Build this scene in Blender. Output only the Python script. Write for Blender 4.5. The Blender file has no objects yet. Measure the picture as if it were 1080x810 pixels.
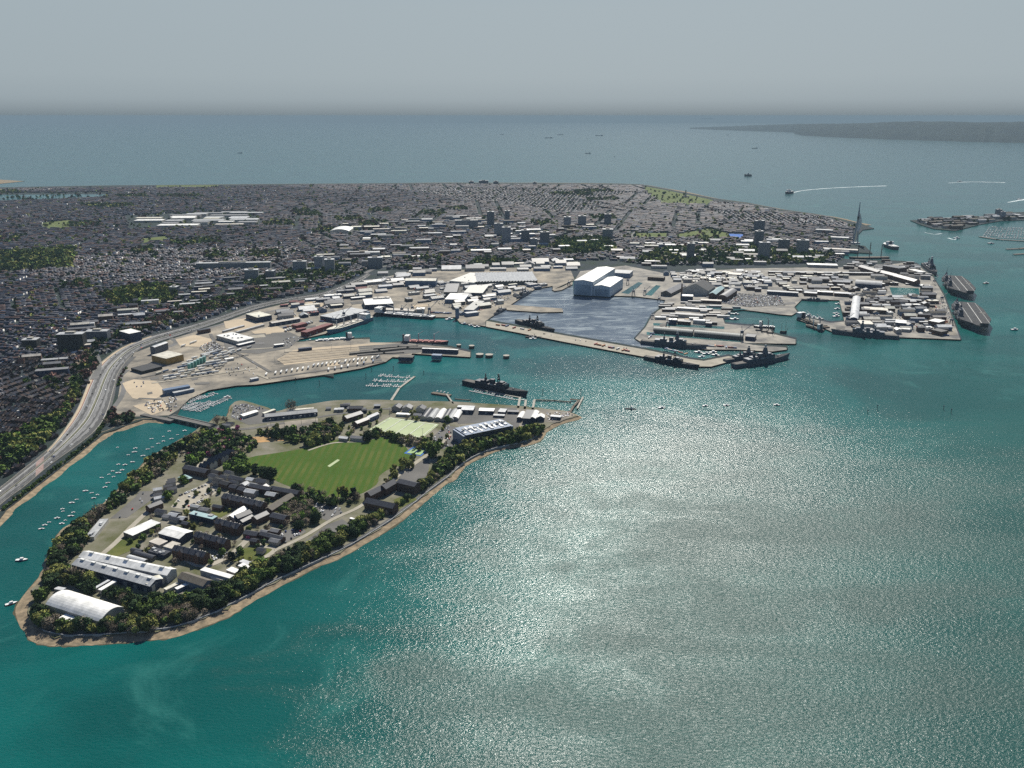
import bpy, math, random
import numpy as np
from mathutils import Vector, geometry
R = math.radians
SC = bpy.context.scene
COL = SC.collection
rnd = random.Random(7)

# ---------------------------------------------------------------- camera
CAMH, FOC = 490.0, 900.0
PIT = math.atan(283 / 900)
cd = bpy.data.cameras.new('camera'); cam = bpy.data.objects.new('camera', cd); COL.objects.link(cam)
cam.location = (0, 0, CAMH); cam.rotation_euler = (math.pi / 2 - PIT, 0, 0)
cd.sensor_width = 36; cd.lens = 30.0; cd.clip_start = 5; cd.clip_end = 150000
SC.camera = cam
# ---------------------------------------------------------------- light
SUN_EL, SUN_AZ = R(43), R(10)             # sun ahead of the viewer, a little to the right
w = bpy.data.worlds.new('World'); SC.world = w; w.use_nodes = True
nt = w.node_tree; nt.nodes.clear()
sky = nt.nodes.new('ShaderNodeTexSky'); sky.sky_type = 'NISHITA'; sky.sun_disc = False
sky.sun_elevation = SUN_EL; sky.sun_rotation = SUN_AZ; sky.dust_density = 3.0; sky.altitude = 400
hs = nt.nodes.new('ShaderNodeHueSaturation'); hs.inputs['Saturation'].default_value = 0.35
nt.links.new(sky.outputs[0], hs.inputs['Color'])
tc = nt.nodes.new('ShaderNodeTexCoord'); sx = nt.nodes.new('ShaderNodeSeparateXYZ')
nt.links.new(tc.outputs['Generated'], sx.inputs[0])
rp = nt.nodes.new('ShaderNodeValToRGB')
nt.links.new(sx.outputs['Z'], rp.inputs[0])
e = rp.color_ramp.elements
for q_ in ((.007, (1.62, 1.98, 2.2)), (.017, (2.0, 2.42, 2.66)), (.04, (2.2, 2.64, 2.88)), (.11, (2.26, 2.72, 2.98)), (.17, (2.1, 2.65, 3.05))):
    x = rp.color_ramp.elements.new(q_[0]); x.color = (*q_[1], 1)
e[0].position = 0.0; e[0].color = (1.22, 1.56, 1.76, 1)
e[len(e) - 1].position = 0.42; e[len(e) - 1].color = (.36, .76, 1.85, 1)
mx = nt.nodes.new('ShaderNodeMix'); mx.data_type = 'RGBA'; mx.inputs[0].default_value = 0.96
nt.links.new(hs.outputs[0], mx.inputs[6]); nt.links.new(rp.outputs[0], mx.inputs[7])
bg = nt.nodes.new('ShaderNodeBackground'); bg.inputs[1].default_value = 0.1
wo = nt.nodes.new('ShaderNodeOutputWorld')
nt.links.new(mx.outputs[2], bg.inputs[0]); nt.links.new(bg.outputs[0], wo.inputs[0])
sd = bpy.data.lights.new('sun', 'SUN'); sd.energy = 5.0; sd.angle = R(0.53); sd.color = (1, .95, .86)
so = bpy.data.objects.new('sun', sd); COL.objects.link(so)
sdir = Vector((math.sin(SUN_AZ) * math.cos(SUN_EL), math.cos(SUN_AZ) * math.cos(SUN_EL), math.sin(SUN_EL)))
so.rotation_euler = sdir.to_track_quat('Z', 'Y').to_euler(); so.location = (0, 0, 900)
vs = SC.view_settings
SC.display_settings.display_device = 'sRGB'
vs.view_transform = 'Standard'; vs.look = 'None'; vs.gamma = 1; vs.exposure = 0.6; vs.use_curve_mapping = False
SC.cycles.max_bounces = 4; SC.cycles.diffuse_bounces = 2; SC.cycles.glossy_bounces = 2
SC.cycles.volume_bounces = 0; SC.cycles.sample_clamp_direct = 6; SC.cycles.sample_clamp_indirect = 3
SC.cycles.use_denoising = False

# ---------------------------------------------------------------- pixel of the photograph (1080 wide) -> place on the ground
CT, ST = math.cos(PIT), math.sin(PIT)
def P(px, py, z=0.0):
    u, v = px - 540, 405 - py
    dx, dy, dz = u, FOC * CT + v * ST, -FOC * ST + v * CT
    t = (z - CAMH) / dz
    return Vector((dx * t, dy * t, z))
def proj(p):
    x, y, z = p[0], p[1], p[2] - CAMH
    f = y * CT - z * ST; u = y * ST + z * CT
    return 540 + FOC * x / f, 405 - FOC * u / f
LAND = 3.0
def PL(px, py, h=0): return P(px, py, LAND + h)

# ---------------------------------------------------------------- materials
MATS = {}
def mat(name, c, rough=.8, c2=None, scale=.05, metal=0, spec=.3, stripes=None, rand=0.0, det=4, bump=0, w=.5):
    """plain colour + a second tone spread by noise; stripes=(step, colour, share, axis) for rooflights and seams"""
    if name in MATS: return MATS[name]
    m = bpy.data.materials.new(name); m.use_nodes = True; MATS[name] = m
    n = m.node_tree; b = n.nodes['Principled BSDF']
    b.inputs['Roughness'].default_value = rough; b.inputs['Metallic'].default_value = metal
    b.inputs['Specular IOR Level'].default_value = spec
    c2 = c2 or tuple(v * .72 for v in c)
    t = n.nodes.new('ShaderNodeTexCoord'); no = n.nodes.new('ShaderNodeTexNoise')
    no.inputs['Scale'].default_value = scale; no.inputs['Detail'].default_value = det; no.inputs['Roughness'].default_value = .65
    n.links.new(t.outputs['Object'], no.inputs['Vector'])
    r = n.nodes.new('ShaderNodeMapRange'); r.inputs[1].default_value = .5 - w * .3; r.inputs[2].default_value = .5 + w * .3
    n.links.new(no.outputs[0], r.inputs[0])
    mi = n.nodes.new('ShaderNodeMix'); mi.data_type = 'RGBA'
    n.links.new(r.outputs[0], mi.inputs[0]); mi.inputs[6].default_value = (*c, 1); mi.inputs[7].default_value = (*c2, 1)
    out = mi.outputs[2]
    if stripes:
        step, sc, share, ax = stripes
        s = n.nodes.new('ShaderNodeSeparateXYZ'); n.links.new(t.outputs['Object'], s.inputs[0])
        q = n.nodes.new('ShaderNodeMath'); q.operation = 'DIVIDE'; q.inputs[1].default_value = step
        n.links.new(s.outputs[ax], q.inputs[0])
        fr = n.nodes.new('ShaderNodeMath'); fr.operation = 'FRACT'; n.links.new(q.outputs[0], fr.inputs[0])
        lt = n.nodes.new('ShaderNodeMath'); lt.operation = 'LESS_THAN'; lt.inputs[1].default_value = share
        n.links.new(fr.outputs[0], lt.inputs[0])
        m2 = n.nodes.new('ShaderNodeMix'); m2.data_type = 'RGBA'; n.links.new(lt.outputs[0], m2.inputs[0])
        n.links.new(out, m2.inputs[6]); m2.inputs[7].default_value = (*sc, 1); out = m2.outputs[2]
    if rand:
        oi = n.nodes.new('ShaderNodeObjectInfo'); h = n.nodes.new('ShaderNodeHueSaturation')
        a = n.nodes.new('ShaderNodeMapRange'); a.inputs[3].default_value = 1 - rand; a.inputs[4].default_value = 1 + rand
        n.links.new(oi.outputs['Random'], a.inputs[0]); n.links.new(a.outputs[0], h.inputs['Value'])
        h2 = n.nodes.new('ShaderNodeMath'); h2.operation = 'MULTIPLY_ADD'; h2.inputs[1].default_value = .06; h2.inputs[2].default_value = .47
        n.links.new(oi.outputs['Random'], h2.inputs[0]); n.links.new(h2.outputs[0], h.inputs['Hue'])
        n.links.new(out, h.inputs['Color']); out = h.outputs[0]
    n.links.new(out, b.inputs['Base Color'])
    if bump:
        bp = n.nodes.new('ShaderNodeBump'); bp.inputs['Strength'].default_value = bump; bp.inputs['Distance'].default_value = 1
        n.links.new(no.outputs[0], bp.inputs['Height']); n.links.new(bp.outputs[0], b.inputs['Normal'])
    return m
def attr_mat(name, rough=.85):
    m = bpy.data.materials.new(name); m.use_nodes = True; n = m.node_tree; b = n.nodes['Principled BSDF']
    a = n.nodes.new('ShaderNodeAttribute'); a.attribute_name = 'tone'
    n.links.new(a.outputs['Color'], b.inputs['Base Color']); b.inputs['Roughness'].default_value = rough
    b.inputs['Specular IOR Level'].default_value = .25
    return m
W_ = mat
M = dict(
    white=W_('white_sheet_metal', (.82, .81, .76), .5, (.5, .5, .47), .09),
    cream=W_('cream_roof', (.58, .55, .46), .6, (.33, .31, .26), .09, rand=.2, stripes=(5.5, (.4, .38, .32), .12, 0)),
    palegrey=W_('pale_grey_roof', (.44, .45, .44), .6, (.24, .25, .26), .09, rand=.3, stripes=(4.5, (.3, .31, .32), .14, 0)),
    grey=W_('grey_roof', (.2, .2, .2), .5, (.13, .13, .135), .2),
    slate=W_('slate_roof', (.055, .058, .066), .42, (.035, .037, .045), .4),
    black=W_('black_roof', (.018, .019, .022), .6, (.03, .03, .03), .2),
    brown=W_('brown_roof', (.13, .115, .09), .8, (.09, .08, .065), .3),
    bluew=W_('blue_grey_cladding', (.12, .17, .25), .5, (.09, .13, .2), .1),
    blued=W_('dark_blue_cladding', (.025, .04, .085), .5, (.015, .025, .06), .1),
    brick=W_('red_brown_brick', (.11, .06, .045), .9, (.07, .045, .035), .5),
    yellow=W_('ochre_cladding', (.36, .22, .06), .6, (.25, .16, .05), .15),
    concrete=W_('pale_concrete', (.36, .34, .29), .9, (.25, .235, .2), .06),
    dconc=W_('dark_concrete', (.14, .13, .115), .9, (.09, .085, .075), .06),
    teal=W_('teal_cladding', (.1, .3, .25), .5, (.08, .22, .19), .2),
    tealroof=W_('pale_teal_roof', (.3, .42, .42), .5, (.22, .32, .33), .2),
    red=W_('maroon_roof', (.16, .03, .028), .7, (.1, .025, .025), .15),
    navy=W_('warship_grey_paint', (.085, .1, .125), .45, (.06, .07, .09), .1),
    shipdark=W_('dark_hull_paint', (.02, .028, .05), .45, (.015, .02, .035), .1),
    shipwhite=W_('white_ship_paint', (.7, .7, .68), .4, (.55, .55, .52), .2),
    shipblue=W_('blue_grey_hull_paint', (.12, .18, .25), .45, (.09, .13, .18), .1),
    deck=W_('grey_deck', (.075, .077, .078), .95, (.05, .05, .052), .08, spec=.08),
    reddeck=W_('red_oxide_deck', (.3, .09, .08), .7, (.2, .06, .05), .2),
    glass=W_('dark_glass', (.015, .02, .025), .1, (.02, .025, .03), 1, spec=.6),
    glazing=W_('pale_skylight', (.55, .58, .6), .2, (.45, .48, .5), 1, spec=.6),
    steel=W_('painted_steel', (.24, .25, .26), .5, (.16, .17, .18), .5),
    timber=W_('weathered_timber', (.14, .11, .08), .9, (.08, .065, .05), .5),
    asphalt=W_('asphalt', (.085, .085, .083), .9, (.055, .055, .055), .03),
    roadmark=W_('road_marking', (.5, .5, .47), .7, (.38, .38, .35), .2),
    crane=W_('crane_steel', (.05, .08, .13), .5, (.04, .06, .1), .3),
    wall=W_('painted_wall', (.42, .4, .36), .8, (.3, .28, .25), .2, rand=.25),
    tower=W_('tower_block_wall', (.3, .31, .32), .7, (.22, .23, .24), .05, stripes=(2.9, (.05, .06, .08), .42, 2), rand=.2),
    towerd=W_('dark_tower_wall', (.08, .09, .11), .6, (.05, .06, .08), .05, stripes=(3.1, (.2, .21, .22), .25, 2)),
)
for k, st in (('stripew', (7, (.8, .8, .77), .22, 0)),):
    M['stripew'] = W_('cream_roof_with_rooflights', (.4, .385, .33), .6, (.32, .31, .27), .2, stripes=st)
M['stripeg'] = W_('grey_roof_with_rooflights', (.24, .24, .22), .6, (.17, .17, .16), .2, stripes=(6, (.52, .52, .48), .3, 0))
M['barrelg'] = W_('green_grey_curved_roof', (.13, .15, .14), .6, (.09, .105, .1), .3, stripes=(5, (.18, .2, .19), .2, 0))

# ---------------------------------------------------------------- mesh builder
def newobj(name, me, parent=None):
    o = bpy.data.objects.new(name, me); COL.objects.link(o)
    if parent is not None: o.parent = parent
    return o
class MB:
    def __init__(s): s.v = []; s.f = []; s.m = []
    def quad(s, a, b, c, d, m=0):
        n = len(s.v); s.v += [tuple(a), tuple(b), tuple(c), tuple(d)]; s.f.append((n, n + 1, n + 2, n + 3)); s.m.append(m)
    def box(s, x0, x1, y0, y1, z0, z1, m=0, bottom=True):
        n = len(s.v)
        s.v += [(x0, y0, z0), (x1, y0, z0), (x1, y1, z0), (x0, y1, z0), (x0, y0, z1), (x1, y0, z1), (x1, y1, z1), (x0, y1, z1)]
        F = [(4, 5, 6, 7), (0, 1, 5, 4), (1, 2, 6, 5), (2, 3, 7, 6), (3, 0, 4, 7)] + ([(3, 2, 1, 0)] if bottom else [])
        s.f += [tuple(n + i for i in q) for q in F]; s.m += [m] * len(F)
    def boxr(s, cx, cy, z0, z1, l, w, a, m=0):
        n = len(s.v); s.box(-l / 2, l / 2, -w / 2, w / 2, z0, z1, m)
        ca, sa = math.cos(a), math.sin(a)
        for i in range(n, len(s.v)):
            x, y, z = s.v[i]; s.v[i] = (cx + x * ca - y * sa, cy + x * sa + y * ca, z)
    def bar(s, a, b, r, m=0):
        a, b = Vector(a), Vector(b); d = (b - a).normalized()
        u = d.cross(Vector((0, 0, 1)));
        if u.length < .01: u = Vector((1, 0, 0))
        u.normalize(); v = d.cross(u)
        n = len(s.v)
        for p in (a, b):
            for q in ((1, 1), (-1, 1), (-1, -1), (1, -1)): s.v.append(tuple(p + u * r * q[0] + v * r * q[1]))
        for i in range(4): s.f.append((n + i, n + (i + 1) % 4, n + 4 + (i + 1) % 4, n + 4 + i)); s.m.append(m)
        s.f.append((n + 3, n + 2, n + 1, n)); s.f.append((n + 4, n + 5, n + 6, n + 7)); s.m += [m, m]
    def cyl(s, cx, cy, z0, z1, r0, r1=None, seg=12, m=0):
        r1 = r0 if r1 is None else r1; n = len(s.v)
        for z, r in ((z0, r0), (z1, r1)):
            for i in range(seg):
                a = 2 * math.pi * i / seg; s.v.append((cx + r * math.cos(a), cy + r * math.sin(a), z))
        for i in range(seg): s.f.append((n + i, n + (i + 1) % seg, n + seg + (i + 1) % seg, n + seg + i)); s.m.append(m)
        s.f.append(tuple(n + seg + i for i in range(seg))); s.m.append(m)
    def dome(s, cx, cy, cz, r, seg=10, m=0, sq=1):
        n = len(s.v); rings = 6
        for j in range(rings + 1):
            t = -math.pi / 2 + math.pi * j / rings
            for i in range(seg):
                a = 2 * math.pi * i / seg; s.v.append((cx + r * math.cos(t) * math.cos(a), cy + r * math.cos(t) * math.sin(a), cz + sq * r * math.sin(t)))
        for j in range(rings):
            for i in range(seg):
                k = (i + 1) % seg; s.f.append((n + j * seg + i, n + j * seg + k, n + (j + 1) * seg + k, n + (j + 1) * seg + i)); s.m.append(m)
    def flat(s, poly, z=None, m=0):
        pts = [Vector((p[0], p[1], p[2] if z is None else z)) for p in poly]
        n = len(s.v); s.v += [tuple(p) for p in pts]
        for t in geometry.tessellate_polygon([[Vector((p.x, p.y, 0)) for p in pts]]):
            a, b, c = (pts[i] for i in t)
            t = tuple(t) if (b - a).cross(c - a).z > 0 else tuple(reversed(t))
            s.f.append(tuple(n + i for i in t)); s.m.append(m)
    def prism(s, poly, z0, z1, m=0, mt=None):
        s.flat(poly, z1, m if mt is None else mt)
        ar = sum(poly[i - 1][0] * poly[i][1] - poly[i][0] * poly[i - 1][1] for i in range(len(poly)))
        q = list(poly) if ar > 0 else list(reversed(poly))
        for i in range(len(q)):
            a, b = q[i - 1], q[i]
            s.quad((a[0], a[1], z0), (b[0], b[1], z0), (b[0], b[1], z1), (a[0], a[1], z1), m)
    def strip(s, pts, w, z=None, m=0, closed=False):
        """ribbon along a polyline"""
        n0 = len(s.v); k = len(pts)
        for i, p in enumerate(pts):
            a = pts[max(i - 1, 0)]; b = pts[min(i + 1, k - 1)]
            d = Vector((b[0] - a[0], b[1] - a[1])); d.normalize(); nx, ny = -d.y, d.x
            ww = w[i] if isinstance(w, (list, tuple)) else w
            zz = p[2] if z is None else z
            s.v += [(p[0] + nx * ww / 2, p[1] + ny * ww / 2, zz), (p[0] - nx * ww / 2, p[1] - ny * ww / 2, zz)]
        for i in range(k - 1):
            q = n0 + 2 * i; s.f.append((q + 1, q + 3, q + 2, q)); s.m.append(m)
    def mesh(s, name, mats):
        me = bpy.data.meshes.new(name); me.from_pydata(s.v, [], s.f)
        for m in (mats if isinstance(mats, (list, tuple)) else [mats]): me.materials.append(m)
        me.polygons.foreach_set('material_index', s.m); me.update()
        return me
    def build(s, name, mats, parent=None): return newobj(name, s.mesh(name, mats), parent)

REG = []
def tag(o, label, cat, group=None, kind=None):
    o['label'] = label; o['category'] = cat
    if group: o['group'] = group
    if kind: o['kind'] = kind
    if kind != 'structure': REG.append(o)
    return o
def thing(name, label, cat, loc=(0, 0, 0), rot=0, group=None, kind=None):
    o = newobj(name, None); o.location = loc; o.rotation_euler = (0, 0, rot); o.empty_display_size = 1
    return tag(o, label, cat, group, kind)
def struct(name, mb, m, label, cat='ground', kind='structure'):
    o = mb.build(name, m); o['kind'] = kind; o['label'] = label; o['category'] = cat; return o
def copy_tree(o, loc, rot=None, scale=None, label=None):
    c = o.copy(); COL.objects.link(c); c.location = loc
    if rot is not None: c.rotation_euler = (0, 0, rot)
    if scale is not None: c.scale = scale if isinstance(scale, tuple) else (scale,) * 3
    if label: c['label'] = label
    REG.append(c)
    for ch in o.children:
        d = ch.copy(); COL.objects.link(d); d.parent = c
        for g in ch.children:
            q = g.copy(); COL.objects.link(q); q.parent = d
    return c
def drop(o):
    """discard a prototype that was only copied from"""
    for c in list(o.children): drop(c)
    if o in REG: REG.remove(o)
    bpy.data.objects.remove(o)
def inpoly(x, y, poly):
    c = False; j = len(poly) - 1
    for i in range(len(poly)):
        xi, yi = poly[i][0], poly[i][1]; xj, yj = poly[j][0], poly[j][1]
        if (yi > y) != (yj > y) and x < (xj - xi) * (y - yi) / (yj - yi) + xi: c = not c
        j = i
    return c
def inpoly_np(X, Y, poly):
    c = np.zeros(X.shape, bool); j = len(poly) - 1
    for i in range(len(poly)):
        xi, yi = poly[i][0], poly[i][1]; xj, yj = poly[j][0], poly[j][1]
        if yi != yj: c ^= ((yi > Y) != (yj > Y)) & (X < (xj - xi) * (Y - yi) / (yj - yi) + xi)
        j = i
    return c
def WP(pts, z=LAND): return [P(x, y, z) for x, y in pts]
def smooth(pts, n=4):
    """Catmull-Rom through pixel or world points"""
    out = []; k = len(pts)
    for i in range(k - 1):
        p0, p1, p2, p3 = pts[max(i - 1, 0)], pts[i], pts[i + 1], pts[min(i + 2, k - 1)]
        for j in range(n):
            t = j / n
            out.append(tuple(.5 * (2 * b + (c - a) * t + (2 * a - 5 * b + 4 * c - d) * t * t + (3 * b - a - 3 * c + d) * t ** 3) for a, b, c, d in zip(p0, p1, p2, p3)))
    out.append(tuple(pts[-1])); return out
# ================================================================ SETTING: sea, land, beaches
_a, _c = P(330, 810), P(640, 455); _d = (_c - _a).to_2d().normalized()
LEE = (_d.y, -_d.x, -(_a.x * _d.y - _a.y * _d.x))    # distance to the right of the lee line
def water_mat(name='sea_water', basin=False):
    m = bpy.data.materials.new(name); m.use_nodes = True; n = m.node_tree; b = n.nodes['Principled BSDF']
    L = n.links.new; N = n.nodes.new
    t = N('ShaderNodeTexCoord')
    def noise(scale, det=3, rough=.6, stretch=None, dist=0):
        q = N('ShaderNodeTexNoise'); q.inputs['Scale'].default_value = scale; q.inputs['Detail'].default_value = det
        q.inputs['Roughness'].default_value = rough; q.inputs['Distortion'].default_value = dist
        if stretch:
            mp = N('ShaderNodeMapping'); mp.inputs['Scale'].default_value = stretch[:3]; mp.inputs['Rotation'].default_value = (0, 0, stretch[3])
            L(t.outputs['Object'], mp.inputs[0]); L(mp.outputs[0], q.inputs['Vector'])
        else: L(t.outputs['Object'], q.inputs['Vector'])
        return q.outputs[0]
    def mr(v, a, b_, c=0, d=1):
        q = N('ShaderNodeMapRange'); q.inputs[1].default_value = a; q.inputs[2].default_value = b_; q.inputs[3].default_value = c; q.inputs[4].default_value = d
        q.interpolation_type = 'SMOOTHSTEP'; L(v, q.inputs[0]); return q.outputs[0]
    def mix(f, a, b_):
        q = N('ShaderNodeMix'); q.data_type = 'RGBA'
        L(f, q.inputs[0])
        for i, v in ((6, a), (7, b_)):
            if isinstance(v, tuple): q.inputs[i].default_value = (*v, 1)
            else: L(v, q.inputs[i])
        return q.outputs[2]
    def mul(a, k, op='MULTIPLY'):
        q = N('ShaderNodeMath'); q.operation = op; L(a, q.inputs[0])
        if isinstance(k, (int, float)): q.inputs[1].default_value = k
        else: L(k, q.inputs[1])
        return q.outputs[0]
    s = N('ShaderNodeSeparateXYZ'); L(t.outputs['Object'], s.inputs[0])
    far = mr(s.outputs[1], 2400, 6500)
    big = noise(.0028, 4, .55, (1, 1.6, 1, .5), .6)
    c1 = mix(mr(big, .36, .66), (.0, .044, .052), (.002, .104, .104))
    right = mr(s.outputs[0], 250, 1100); nearb = mr(s.outputs[1], 2200, 700)
    c1 = mix(mul(mul(right, .5), mul(nearb, .5), 'ADD'), c1, (.003, .072, .054))
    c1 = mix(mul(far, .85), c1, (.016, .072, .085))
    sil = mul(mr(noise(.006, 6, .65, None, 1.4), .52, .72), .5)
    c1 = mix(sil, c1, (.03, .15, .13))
    # the lee of the island is slick, the open harbour is ruffled: rough water spreads the sun
    lee = N('ShaderNodeMath'); lee.operation = 'MULTIPLY_ADD'; L(s.outputs[0], lee.inputs[0]); lee.inputs[1].default_value = LEE[0]
    l2 = N('ShaderNodeMath'); l2.operation = 'MULTIPLY_ADD'; L(s.outputs[1], l2.inputs[0]); l2.inputs[1].default_value = LEE[1]; L(lee.outputs[0], l2.inputs[2]); lee.inputs[2].default_value = LEE[2]
    wisp = noise(.0075, 7, .66, (1, 1.7, 1, -.45), .7)
    edge = mul(l2.outputs[0], mul(mul(wisp, .5, 'SUBTRACT'), 1050), 'ADD')
    wind = mr(edge, -170, 260)
    soft = noise(.0032, 5, .55, (1, 2.6, 1, -.3), .8)
    wind2 = mul(mul(wind, mr(soft, .34, .62, .55, 1.0)), mr(s.outputs[1], 1500, 980, .08, 1.0))
    c1 = mix(mul(wind2, mr(s.outputs[1], 2600, 900, .1, .7)), c1, (.024, .058, .05))
    if basin: c1 = mix(mr(noise(.009, 7, .68, (1, 3.0, 1, -.35), 1.6), .44, .66), (.06, .085, .12), (.24, .28, .3))
    L(c1, b.inputs['Base Color'])
    nr = mr(s.outputs[1], 2300, 600, .18, .17)
    rgh = mul(mul(wind2, mr(s.outputs[1], 2600, 800, .06, .14)), nr, 'ADD')
    L(rgh, b.inputs['Roughness'])
    b.inputs['Specular IOR Level'].default_value = .25; b.inputs['IOR'].default_value = 1.34
    wv = noise(.2, 3, .65, (1, 1.9, 1, .25), .3)
    wv2 = noise(.75, 2, .6, (1, 1.6, 1, -.2))
    hsum = mul(mul(wv, 2.3), mul(wv2, .5), 'ADD')
    amp = mul(mul(wind2, .28), .3, 'ADD'); amp = mul(amp, mr(s.outputs[1], 4200, 900, .12, 1.0))
    bp = N('ShaderNodeBump'); bp.inputs['Distance'].default_value = 1.0; L(amp, bp.inputs['Strength'])
    L(hsum, bp.inputs['Height']); L(bp.outputs[0], b.inputs['Normal'])
    return m
M['water'] = water_mat()
sea = MB(); sea.cyl(0, 0, -1, 0, 62000, 62000, 128)
sea.f = [sea.f[-1]]; sea.m = [0]
struct('sea', sea, M['water'], 'teal harbour and open sea, glittering with sun', 'sea')

MAIN = [(-260, 770), (-60, 598), (0, 550), (7, 540), (30, 522), (52, 505), (75, 487), (100, 467), (110, 459), (135, 450), (152, 444), (175, 444), (186, 440), (190, 432), (200, 421), (220, 412), (250, 407), (270, 406), (305, 401), (342, 397), (352, 399), (352, 394), (380, 389), (407, 382), (414, 377), (432, 378), (435, 373), (497, 377), (497, 371), (475, 366), (425, 361), (400, 363), (390, 361.5), (390, 357), (340, 359), (307, 362), (317, 358), (345, 352), (390, 337), (397, 330), (455, 335), (480, 335), (485, 341), (512, 345), (555, 353), (595, 361), (670, 375), (736, 387), (750, 387), (782, 378), (768, 375), (742, 380), (727, 378), (680, 368), (595, 353), (512, 337.5), (530, 326), (540, 320), (555, 310), (565, 304), (582, 301), (583, 306), (605, 296), (605, 311), (642, 312), (670, 313), (702, 316), (697, 325), (687, 332), (680, 345), (669, 357), (676, 361), (745, 369), (775, 369), (800, 371), (815, 371), (831, 369), (830, 366), (800, 364), (782, 362), (840, 363), (840, 357.5), (817, 352), (810, 344), (788, 343), (765, 341), (762, 333), (775, 326), (800, 329), (822, 332), (835, 333), (842, 329), (838, 324), (846, 316), (885, 317), (890, 339), (876, 340), (848, 334), (840, 337), (870, 347), (877, 350), (947, 356), (1014, 359), (996, 311), (986, 295), (985, 291), (967, 278), (952, 276), (930, 275), (892, 274), (880, 271), (884, 266), (920, 268), (912, 260), (901, 259), (905, 248), (910, 243), (922, 241.5), (910, 237), (885, 231), (860, 226), (822, 221), (788, 214), (753, 209.5), (700, 199), (677, 194.8), (653, 194), (491, 193), (350, 194), (110, 196), (0, 198), (-400, 199)]
ISLE = [(221, 447), (215, 449), (200, 459), (180, 470), (160, 482), (147, 495), (130, 512), (112, 530), (87, 547), (65, 560), (56, 580), (47, 600), (38, 615), (20, 640), (25, 662), (42, 678), (75, 680), (105, 679), (150, 675), (185, 671), (215, 660), (240, 650), (270, 632), (330, 599), (355, 590), (390, 570), (425, 547), (450, 527), (470, 510), (480, 505), (490, 492), (510, 481), (530, 474), (555, 470), (570, 464), (577, 455), (592, 447), (612, 441), (605, 437), (595, 434), (570, 431), (542, 429), (480, 425), (430, 424), (405, 423), (380, 423), (350, 424), (307, 431), (292, 435), (282, 431), (257, 424), (245, 427), (240, 440), (229, 440)]
G = dict(
    city=W_('city_ground', (.034, .04, .056), .95, (.022, .036, .022), .012, det=8, w=.6),
    isle=W_('island_ground', (.2, .185, .15), .95, (.085, .09, .04), .022, det=8, w=.5),
    quay=W_('quay_concrete', (.34, .3, .235), .9, (.11, .105, .095), .016, det=9, w=.5),
    tarmac=W_('worn_tarmac', (.15, .145, .135), .9, (.1, .098, .092), .02, det=7, w=.6),
    wall=W_('quay_wall', (.12, .105, .085), .9, (.06, .055, .045), .1),
    grass=W_('mown_grass', (.036, .078, .008), .95, (.095, .11, .025), .014, det=9, w=.6, stripes=(11, (.046, .09, .012), .5, 0)),
    rough=W_('rough_grass', (.12, .125, .04), .95, (.06, .08, .02), .03, det=8),
    common=W_('dry_common_grass', (.12, .14, .05), .95, (.08, .11, .035), .01, det=6),
    sand=W_('shingle_beach', (.33, .255, .165), .95, (.12, .1, .07), .12, det=9, w=.6),
    weed=W_('wet_weed', (.05, .05, .03), .9, (.1, .08, .05), .12, det=8),
    turf=W_('artificial_turf', (.38, .43, .26), .9, (.33, .38, .22), .03),
    dirt=W_('orange_dirt', (.45, .27, .12), .95, (.3, .2, .1), .08),
    court=W_('blue_court', (.04, .13, .4), .8, (.035, .11, .34), .2),
    courtg=W_('green_court', (.3, .42, .2), .8, (.25, .36, .16), .2),
    tan=W_('tan_yard', (.46, .38, .27), .95, (.36, .3, .22), .02, det=7),
    island=W_('distant_wooded_land', (.006, .011, .012), .95, (.022, .03, .022), .0035, det=8, w=.5),
    road=W_('city_road', (.17, .165, .16), .9, (.12, .12, .115), .01),
    path=W_('pale_path', (.36, .33, .27), .95, (.27, .25, .2), .05),
    foam=W_('sea_foam', (.6, .65, .65), .7, (.4, .48, .48), .2),
)
for m_ in G.values(): m_.node_tree.nodes['Principled BSDF'].inputs['Specular IOR Level'].default_value = .08
def shore(pts, m, label, top=LAND, name='ground', cat='ground'):
    b = MB(); b.prism(WP(pts, 0), -2, top, 1, 0)
    return struct(name, b, [m, G['wall']], label, cat)
ISLE_W = [tuple(P(x, y, 0)) for x, y in ISLE]
shore(MAIN, G['city'], 'built-up mainland reaching from the quays to the open sea')
# the island: beach slope up to a terrace
def inset(poly, d):
    out = []; n = len(poly)
    for i in range(n):
        a, b, c = (Vector(poly[j][:2]) for j in ((i - 1) % n, i, (i + 1) % n))
        u = (b - a).normalized(); v = (c - b).normalized(); k = (u + v)
        k = k.normalized() if k.length > .2 else u
        nr = Vector((-k.y, k.x)); dd = d[i] if isinstance(d, list) else d
        out.append((b.x + nr.x * dd, b.y + nr.y * dd))
    return out
ar = sum(ISLE_W[i - 1][0] * ISLE_W[i][1] - ISLE_W[i][0] * ISLE_W[i - 1][1] for i in range(len(ISLE_W)))
sgn = 1 if ar > 0 else -1
IW = []
def beachw(p):
    x, y = proj((p[0], p[1], 0))
    if y > 625: return 10
    if y > 455 and x > 230: return 6.5
    if x > 560: return 5
    if y < 455: return 1.5
    return 5
sm_ = smooth([p[:2] for p in ISLE_W] + [ISLE_W[0][:2]], 5)[:-1]
dj = [beachw(p) * (1 + .45 * math.sin(i * 1.7) * math.sin(i * .43)) for i, p in enumerate(sm_)]
outer = [(p[0] + rnd.uniform(-.8, .8), p[1] + rnd.uniform(-.8, .8)) for p in inset(sm_, [-2.0 * sgn] * len(sm_))]
low = [(p[0] + rnd.uniform(-1.5, 1.5), p[1] + rnd.uniform(-1.5, 1.5)) for p in inset(sm_, [-(3.5 + 2.5 * math.sin(i * .7) * math.sin(i * .21)) * sgn for i in range(len(sm_))])]
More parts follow.
